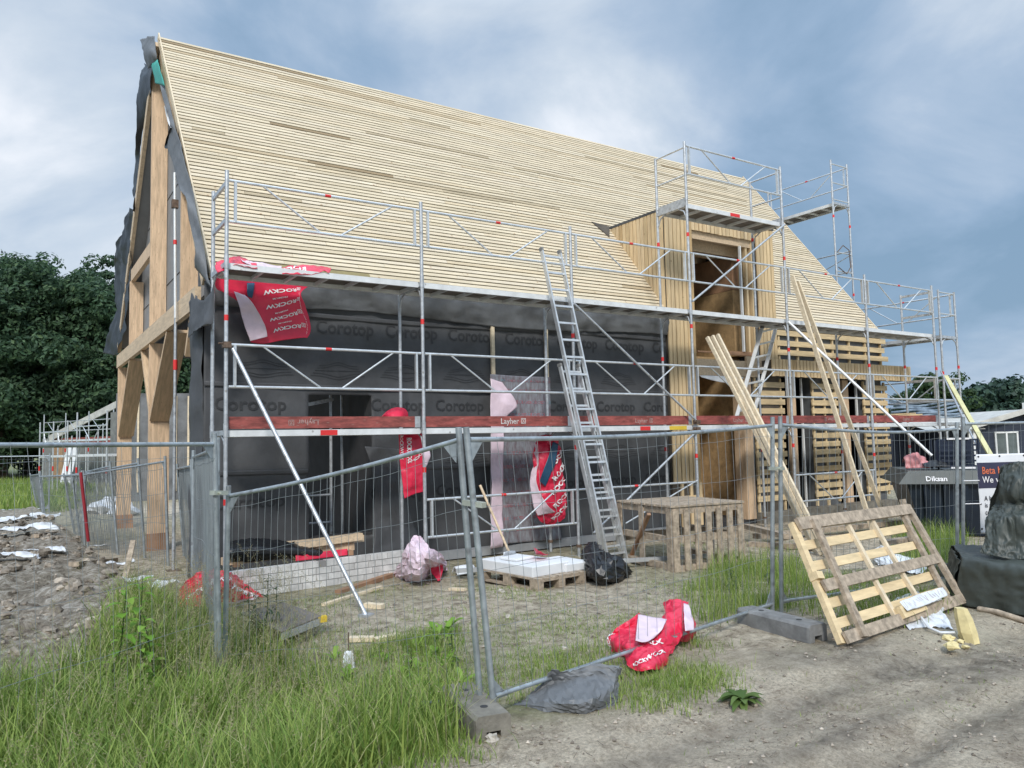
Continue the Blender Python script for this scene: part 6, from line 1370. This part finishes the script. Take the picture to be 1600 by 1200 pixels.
weed('bindweed', 'tall bright green leafy plant standing in front of the rubble at the left', 196, 1085, .92, M_weed, 1, 22, .15, .10, nst=2, lean=.14)
weed('bindweed', 'second bright green plant just right of the tall leafy one', 226, 1095, .62, M_weed, 2, 14, .14, .09, nst=2, lean=.12)
for k, (px, py, h_) in enumerate(((386, 1010, .62), (412, 1012, .75), (428, 1004, .72), (398, 1000, .55))):
    weed('nettle', ['dark leafy stalk left of its three neighbours in front of the brick wall', 'tallest dark stalk of the group in front of the brick wall', 'dark stalk at the right of the group in front of the brick wall', 'shortest dark stalk behind the group in front of the brick wall'][k], px, py, h_, M_nettle, 10+k, 22, .12, .035, group='dark stalks before the brick wall')
for k, (px, py, h_) in enumerate(((705, 1040, .35), (640, 1060, .3), (1150, 930, .4), (1200, 915, .42))):
    weed('weed', ['slim dark weed just left of the middle fence post', 'leafy weed in the grass left of the concrete foot', 'weed in the grass tuft left of the right fence posts', 'weed standing against the right fence posts'][k], px, py, h_, M_nettle if k != 1 else M_weed, 20+k, 12, .12, .03)
def rosette(name, label, px, py, n, L_, wd, m, seed):
    rs = random.Random(seed); p = G(px, py); root = thing(name, p, label, 'plant'); mb = MB(); vs, fs = [], []
    for k in range(n):
        az = 2*math.pi*k/n+rs.uniform(-.3, .3); leaf(vs, fs, p+V((0, 0, .01)), (math.cos(az), math.sin(az), rs.uniform(.1, .8)), Z, L_*rs.uniform(.7, 1.15), wd*rs.uniform(.8, 1.2), rs.uniform(.45, .8), 6)
    mb.add(vs, fs, True); mb.build('leaves', m, root); MB().tube(p-Z*.02, p+Z*.03, .012, 6).build('crown', M_nettle, root)
rosette('dock_plant', 'broad-leaved dock plant growing alone on the sandy track', 1160, 1098, 22, .20, .052, M_dock, 3)
rosette('dock_plant', 'yellow-green broad-leaved plant left of the concrete foot block', 630, 1165, 12, .22, .09, M_weed, 4)
rosette('dock_plant', 'broad-leaved plant in the grass at the bottom edge left of the track', 585, 1180, 8, .16, .08, M_weed, 5)
# broad leaves low in the grass
vs, fs = [], []; rs = random.Random(3)
for _ in range(75):
    q = in_area(BIG if _ % 3 else [(540, 1010), (700, 985), (725, 1090), (560, 1085)], 1, None, 300+_)[0]; p = gp(q[0], q[1], .02); n_ = rs.randint(4, 8)
    for k in range(n_):
        az = 2*math.pi*k/n_+rs.uniform(-.4, .4); leaf(vs, fs, p, (math.cos(az), math.sin(az), rs.uniform(.4, 1.6)), Z, rs.uniform(.08, .22), rs.uniform(.025, .06), .5)
mb = MB(); mb.add(vs, fs, True); mb.build('undergrowth', M_weed, None, 'broad-leaved weeds mixed into the tall grass at the lower left', 'weeds', kind='stuff')
# crumbs of soil, pebbles and twigs strewn over the sand
mbp = MB()
poly_ = [W2(*p) for p in ((380, 1330), (470, 1180), (700, 1140), (1050, 1090), (1260, 990), (1700, 960), (1700, 1330))]
xs_ = np.array([p[0] for p in poly_]); ys_ = np.array([p[1] for p in poly_]); cnt = 0
while cnt < 5200:
    x, y = random.uniform(xs_.min(), xs_.max()), random.uniform(ys_.min(), ys_.max())
    if not inpoly(np.array([x]), np.array([y]), poly_)[0]: continue
    cnt += 1
    if float(fbm(np.array(x*1.6), np.array(y*1.6), 3, 77)) < .42 and random.random() < .8: continue
    q = random.random()
    if q < .85:
        r1 = .003+.017*random.random()**5; c = gp(x, y, r1*.3); vs = [c+V((random.uniform(.7, 1.2)*r1*a, random.uniform(.7, 1.2)*r1*b_, random.uniform(.5, .9)*r1*c_)) for a, b_, c_ in ((1, 0, 0), (0, 1, 0), (-1, 0, 0), (0, -1, 0), (0, 0, 1), (0, 0, -1))]
        mbp.add(vs, [(0, 1, 4), (1, 2, 4), (2, 3, 4), (3, 0, 4), (1, 0, 5), (2, 1, 5), (3, 2, 5), (0, 3, 5)])
    else:
        az = random.uniform(0, 3.14); l = random.uniform(.02, .09); a = gp(x, y, .004); b_ = gp(x+math.cos(az)*l, y+math.sin(az)*l, .006); mbp.tube(a, b_, .0016, 4, cap=False)
mbp.build('pebbles_and_twigs', M_clod, None, 'pebbles, crumbs of soil and twigs strewn over the sandy track', 'debris', kind='stuff')
cs_ = MB(); cnt = 0
while cnt < 900:
    x, y = random.uniform(2.0, 9.5), random.uniform(4.8, 9.2)
    cnt += 1; r1 = .006+.022*random.random()**4; rock(cs_, gp(x, y, r1*.2), r1, cnt % 50, .6)
cs_.build('yard_debris', M_clod, None, 'small clods and stones lying over the yard behind the fence', 'debris', kind='stuff')
# ------------------------------------------------------------------ trees
def crown(c, rad, n_cl, per, leafs, seed, flat=1.0, lo=.0):
    r_ = np.random.default_rng(seed); u = r_.normal(0, 1, (n_cl, 3)); u /= np.linalg.norm(u, axis=1, keepdims=True)
    rr = (.5+.55*r_.random(n_cl)**.6)*(.82+.34*np.sin(u[:, 0]*4.1+seed)*np.cos(u[:, 2]*5.3+seed*1.7)+.10*r_.normal(0, 1, n_cl)); cl = np.array(c)+u*rr[:, None]*np.array(rad); cr = np.mean(rad)*(.10+.17*r_.random(n_cl))
    k = np.repeat(np.arange(n_cl), per); q = r_.normal(0, 1, (len(k), 3)); q /= np.linalg.norm(q, axis=1, keepdims=True)
    p = cl[k]+q*(cr[k]*(.6+.5*r_.random(len(k))))[:, None]*np.array([1, 1, .7]); nrm_ = q+r_.normal(0, .45, q.shape)+np.array([0, 0, .35]); nrm_ /= np.linalg.norm(nrm_, axis=1, keepdims=True)
    a = np.cross(nrm_, r_.normal(0, 1, q.shape)); a /= np.linalg.norm(a, axis=1, keepdims=True); b_ = np.cross(nrm_, a); s_ = leafs*(.6+.8*r_.random(len(k)))[:, None]
    Q = np.stack([p-a*s_, p-b_*s_*.5+nrm_*s_*.15, p+a*s_, p+b_*s_*.5+nrm_*s_*.15], 1); Q = Q.reshape(-1, 3); keep = None
    return Q, np.arange(len(Q)).reshape(-1, 4)
def tree(name, label, x, y, h_, rad, seed, m=M_leaf, n_cl=90, per=120, ls=.30, skirt=True, group='trees behind the site'):
    rs = random.Random(seed); root = thing(name, (x, y, 0), label, 'tree', group); c = V((x, y, h_-rad*1.05)); mb = MB()
    mb.path([(x, y, -.2), (x+rs.uniform(-.3, .3), y, h_*.4), (x+rs.uniform(-.5, .5), y, h_*.75)], [h_*.022, h_*.016, h_*.006], 9)
    for k in range(9):
        az = rs.uniform(0, 6.28); z0 = h_*rs.uniform(.2, .6); l = rad*rs.uniform(.6, .95); mb.path([(x, y, z0), (x+math.cos(az)*l*.5, y+math.sin(az)*l*.5, z0+l*.45), (x+math.cos(az)*l, y+math.sin(az)*l, z0+l*.75)], [h_*.009, h_*.006, h_*.002], 6)
    mb.build('trunk', M_bark, root)
    v1, f1 = crown((x, y, h_-rad*1.0), (rad, rad, rad*.95), n_cl, per, ls, seed); vs, fs = [v1], [f1]
    if skirt:
        v2, f2 = crown((x, y, h_*.36), (rad*1.05, rad*1.0, h_*.33), int(n_cl*.8), per, ls, seed+500); vs.append(v2); fs.append(f2+len(v1))
    vs = np.concatenate(vs); o = new_np('crown', vs, np.concatenate(fs), m, None, None, parent=root); return root
tl = [(-170, 50, 14.5, 4.8), (5, 50, 14.2, 4.6), (92, 52, 14.9, 4.4), (182, 51, 13.6, 4.0), (262, 52, 13.4, 4.4), (345, 54, 13.5, 4.6), (-80, 60, 17.5, 5.4), (45, 61, 17.0, 4.6), (140, 60, 15.8, 4.6), (225, 62, 15.6, 5), (310, 62, 15, 5), (420, 64, 15, 5)]
tn = ['dark tree beyond the left picture edge', 'dark tree at the left picture edge, front row', 'broad dark tree of the front row behind the rubble', 'dark tree left of the gable, front row', 'dark tree seen through the left porch bay', 'dark tree seen through the right porch bay', 'tall tree of the rear row beyond the left edge', 'tallest dark tree at the left edge, rear row', 'tall dark tree of the rear row left of the gable', 'rear-row tree hidden behind the gable posts', 'rear-row tree behind the porch', 'rear-row tree behind the house wall']
for k, (px, d, h_, r_) in enumerate(tl):
    p = at(px, 700, d=d); tree('broadleaf_tree', tn[k], p.x, p.y, h_, r_, 100+k, M_leaf, 230, 150, .17)
p = at(1458, 640, d=55); tree('broadleaf_tree', 'round green tree beyond the right end of the scaffold', p.x, p.y, 6.2, 2.6, 131, M_leaf2, 110, 110, .13, True, None)
# far wood: one dense mass
def far_wood(name, label, x0, x1, dist, top, m, seed, n=26000, dep=30):
    r_ = np.random.default_rng(seed); nc = 420; u = r_.random(nc); pxs = x0+(x1-x0)*u; dd = dist+dep*r_.random(nc)
    cs = []
    for px, d_, in zip(pxs, dd):
        p = at(px, 700, d=d_); hh = np.interp(px, [t[0] for t in top], [t[1] for t in top]); zt_ = CH+(hh/FPX)*d_; cs.append((p.x, p.y, zt_*r_.uniform(.25, 1.0)-.3))
    cs = np.array(cs); k = r_.integers(0, nc, n); q = r_.normal(0, 1, (n, 3)); q /= np.linalg.norm(q, axis=1, keepdims=True); rad = dist*.014
    p = cs[k]+q*rad*(.6+.5*r_.random(n))[:, None]; nr = q+r_.normal(0, .4, q.shape)+np.array([0, 0, .3]); nr /= np.linalg.norm(nr, axis=1, keepdims=True); a = np.cross(nr, r_.normal(0, 1, q.shape)); a /= np.linalg.norm(a, axis=1, keepdims=True); b_ = np.cross(nr, a); s_ = dist*.0042
    Q = np.stack([p-a*s_, p-b_*s_*.7, p+a*s_, p+b_*s_*.7], 1).reshape(-1, 3); new_np(name, Q, np.arange(len(Q)).reshape(-1, 4), m, label, 'wood', 'stuff')
far_wood('distant_wood', 'dense dark wood on the horizon at the right behind the cottage', 1360, 1900, 150, [(1360, 15), (1495, 38), (1530, 62), (1600, 76), (1760, 70), (1900, 60)], M_wood_far, 3)
far_wood('distant_hedge', 'dark wood edge far behind the trees at the left', -500, 700, 110, [(-500, 60), (700, 60)], M_wood_far, 5, 20000, 20)
# ------------------------------------------------------------------ cottage and sheds at the right
ctl = at(1500, 662, d=24); ctr = at(1665, 662, d=24)
CO = thing('cottage', (ctl.x+2, ctl.y+1, 0), 'small navy cottage with pale roof and white window behind the fence at the right', 'cottage')
cu = (ctr-ctl); cu.z = 0; wc = cu.length; cu.normalize(); cvv = V((-cu.y, cu.x, 0)); o_ = V((ctl.x, ctl.y, 0))
def cq(a, b_, z_): return o_+cu*a+cvv*b_+Z*z_
zf = lambda py: CH+(at(1550, py, d=24).z-CH)
ze_, zr_ = zf(665), zf(650)
mb = MB(); mb.prism([cq(0, 0, -.2), cq(wc, 0, -.2), cq(wc, 5, -.2), cq(0, 5, -.2)], (0, 0, ze_+.2)); mb.prism([cq(.9, .0, ze_), cq(wc-.4, .0, ze_), cq(1.85, .0, zr_+.02)], cvv*4.9); mb.build('wall', M_navy, CO)
mb = MB(); pk = cq(1.85, -.25, zr_+.12)
for e_ in (cq(.35, -.25, ze_+.02), cq(wc, -.25, ze_+.02)):
    mb.bar(pk, e_, .08, .16, Z); mb.add([pk, e_, e_+cvv*5.4, pk+cvv*5.4, pk+Z*.06, e_+Z*.06, e_+cvv*5.4+Z*.06, pk+cvv*5.4+Z*.06], [(0, 1, 2, 3), (7, 6, 5, 4), (0, 4, 5, 1)])
mb.add([cq(-1.2, -.3, ze_-.1), cq(.6, -.3, ze_-.1), cq(1.85, 2.5, zr_+.1), cq(-1.0, 2.5, zr_+.05)], [(0, 1, 2, 3)])
mb.build('roof', M_cream, CO)
mb = MB(); mb.bar(pk+Z*.0, pk+Z*.26, .07, .07, X); mb.build('finial', M_wframe, CO)
wx0, wx1, wz0, wz1 = 1.05, 1.72, zf(740), zf(676)
mb = MB()
for a in (wx0, (wx0+wx1)/2, wx1): mb.bar(cq(a, -.03, wz0), cq(a, -.03, wz1), .05, .05, cvv)
mb.bar(cq(wx0-.03, -.03, wz1), cq(wx1+.03, -.03, wz1), .05, .05); WN = mb.build('window', M_wframe, CO); MB().prism([cq(wx0, -.01, wz0), cq(wx1, -.01, wz0), cq(wx1, -.01, wz1), cq(wx0, -.01, wz1)], cvv*-.01).build('pane', M_glass, WN)
mb = MB()
for a in (.42, .55): mb.bar(cq(a-.2, -.1, -.1), cq(a-.2, -.1, ze_), .10, .08, cvv)
mb.build('porch_post', M_wframe, CO)
# blue container and folded blinds behind the gable scaffold
p0 = at(1392, 680, d=26); p1 = at(1505, 680, d=26); cu2 = (p1-p0); cu2.z = 0; l2 = cu2.length; cu2.normalize(); cv2 = V((-cu2.y, cu2.x, 0)); zf2 = lambda py: at(1450, py, d=26).z
BC = thing('blue_container', (p0.x, p0.y, 0), 'dark blue ribbed container with sagging slats behind the right end of the scaffold', 'container'); o2 = V((p0.x, p0.y, 0))
mb = MB(); mb.prism([o2, o2+cu2*l2, o2+cu2*l2+cv2*2.4, o2+cv2*2.4], (0, 0, zf2(655))); mb.build('body', M_navy, BC)
mb = MB()
for k in range(7):
    pts = [o2+cu2*(l2*i/10)-cv2*(.06+.05*math.sin(k))+Z*(zf2(650-4.5*k)-.05*math.sin(i*.8+k)-.02*k*math.sin(i*.31)) for i in range(11)]; mb.path(pts, .04, 6)
mb.build('slats', M_blind, BC)
mb = MB()
for k in range(14): mb.bar(o2+cu2*(l2*(k+.5)/14)-cv2*.02+Z*.1, o2+cu2*(l2*(k+.5)/14)-cv2*.02+Z*(zf2(655)-.1), .05, .04, cv2)
mb.build('ribs', M_skip, BC)
# ------------------------------------------------------------------ neighbouring buildings at the left
M_far = mat('far_vertical_boards', (.34, .22, .13), .8, var=.15, nscale=3, island=.18)
M_farg = mat('far_grey_wall', (.20, .20, .19), .8, var=.15, island=.15)
M_farw = mat('far_grey_foil', (.15, .155, .16), .7, var=.25, nscale=2)
M_farr = mat('far_red_foil', (.55, .03, .05), .6, var=.15)
def far_building(label, org, u, wd, dep, h_, parts, m=M_farg, roof=None, studs=None):
    org = V(org); u = V(u).normalized(); v_ = V((-u.y, u.x, 0)); root = thing('house_shell', org, label, 'building')
    c = lambda a, b_, z_: org+u*a+v_*b_+Z*z_
    MB().prism([c(0, 0, -.1), c(wd, 0, -.1), c(wd, dep, -.1), c(0, dep, -.1)], (0, 0, h_+.1)).build('wall', m, root)
    for (a0, a1, z0, z1, nm, mm, pit) in parts:
        mb = MB(); a = a0
        while a < a1-.02: mb.bar(c(a+pit/2, -.03, z0), c(a+pit/2, -.03, z1), pit*(.16 if nm == 'studs' else .86), .05, v_); a += pit
        mb.build(nm, mm, root)
    if roof: MB().prism([c(*q) for q in roof], u*.0+v_*dep).build('roof', M_cream, root)
    return c
p = at(285, 700, d=33); q = at(172, 700, d=38)
uN = V((p.x-q.x, p.y-q.y, 0)); c = far_building('half-clad grey neighbouring building seen between the gable posts', (q.x, q.y, 0), uN, 9.5, 6, 3.6, [(5.2, 9.5, .3, 3.5, 'studs', M_plank, .42), (.2, 4.4, .2, 2.2, 'boards', M_farg, .2), (2.4, 4.3, 1.25, 1.95, 'foil', M_farr, .6)])
p = at(152, 700, d=43); q = at(66, 700, d=46)
uF = V((p.x-q.x, p.y-q.y, 0)); wF = uF.length+1.5
c2_ = far_building('brown boarded building farther back at the left with a pale sloping roof edge', (q.x, q.y, 0), uF, wF, 6, 2.5, [(1.3, 3.0, .2, 2.4, 'boards', M_far, .25), (3.1, wF, .2, 2.0, 'boards', M_farg, .3), (1.2, wF, 1.95, 2.5, 'red_boards', M_toe, .5)], m=M_farg)
MB().bar(c2_(1.2, -.2, 2.5), c2_(wF+1.0, -.2, 4.3), .1, .35).build('verge', M_cream, None, 'pale sloping verge board above the brown building at the far left', 'board')
def far_scaffold(label, org, u, nb, bay, zt_, decks, wd=.73, seed=0):
    org = V(org); u = V(u).normalized(); v_ = V((-u.y, u.x, 0)); root = thing('far_scaffold', org, label, 'scaffold')
    for i in range(nb+1):
        for b_ in (0, wd): MB().tube(org+u*(bay*i)+v_*b_, org+u*(bay*i)+v_*b_+Z*(zt_-(0 if b_ == 0 else .6)), .028, 6).build('standard', M_alu, root)
        for z_ in decks: MB().tube(org+u*(bay*i)+Z*(z_-.6), org+u*(bay*i)+Z*(z_-.4), .032, 6).build('red_band', M_red, root)
    for z_ in decks:
        for i in range(nb):
            MB().bar(org+u*(bay*i)+v_*(wd/2)+Z*z_, org+u*(bay*(i+1))+v_*(wd/2)+Z*z_, wd, .08).build('deck', M_aluw, root)
            mb = MB(); a, b_ = org+u*(bay*i), org+u*(bay*(i+1))
            for q_2 in (1.0, .5): mb.tube(a+Z*(z_+q_2), b_+Z*(z_+q_2), .022, 6)
            mb.tube(a+Z*(z_+1)+u*.4, a.lerp(b_, .45)+Z*(z_+.5), .016, 5); mb.tube(b_+Z*(z_+1)-u*.4, a.lerp(b_, .55)+Z*(z_+.5), .016, 5); mb.build('guardrail_frame', M_alu, root)
    return root
a = at(68, 700, d=42); b_ = at(182, 700, d=38); far_scaffold('silver scaffold in front of the far brown building at the left', (a.x, a.y, 0), (b_.x-a.x, b_.y-a.y, 0), 3, 2.3, 3.75, (2.3,))
a = at(205, 700, d=30); b_ = at(300, 700, d=27.5); far_scaffold('silver scaffold with a dark deck seen through the porch of the timber house', (a.x, a.y, 0), (b_.x-a.x, b_.y-a.y, 0), 2, 2.57, 4.1, (2.0,))

for k, (px, d, h_, ln) in enumerate(((98, 40, 2.0, .35), (107, 40, 2.2, .4), (190, 36, 2.4, .6))):
    p = at(px, 700, d=d); plank_thing('leaning_board', ['pale board leaning on the far scaffold, the left one', 'pale board leaning on the far scaffold, next to the left one', 'pale board leaning on the far scaffold near the gable post'][k], (p.x, p.y, 0), (p.x+ln, p.y+.5, h_), .25, .05, M_aluw, 'boards leaning on the far scaffold', cat='board')
p = at(300, 700, d=25); c3_ = far_building('grey wall with pale studs close behind the porch of the timber house', (p.x-1.9, p.y+3, 0), (1, -.25, 0), 5.5, 4, 3.7, [(.1, 5.4, .3, 3.6, 'studs', M_plank, .40)], m=M_farw)
for k, (px, d) in enumerate(((160, 22), (178, 24), (196, 21))):
    p = at(px, 700, d=d); mb = MB(); rock(mb, (p.x, p.y, .15), .4, 60+k, .5); mb.build('rubble_sack', M_wplas, None, ['white sack on the ground behind the red pole', 'white sack behind the fence row, farther one', 'white sack just left of the outer gable post'][k], 'sack', 'white sacks behind the fence row')

a = at(62, 700, d=33); b_ = at(118, 700, d=31); far_scaffold('silver scaffold standing behind the farthest fence panels at the left', (a.x, a.y, 0), (b_.x-a.x, b_.y-a.y, 0), 2, 1.3, 3.0, (1.55,))
a = at(120, 700, d=27); b_ = at(182, 700, d=25.5); far_scaffold('silver scaffold between the red pole and the outer gable post', (a.x, a.y, 0), (b_.x-a.x, b_.y-a.y, 0), 1, 2.0, 3.1, (1.6,))
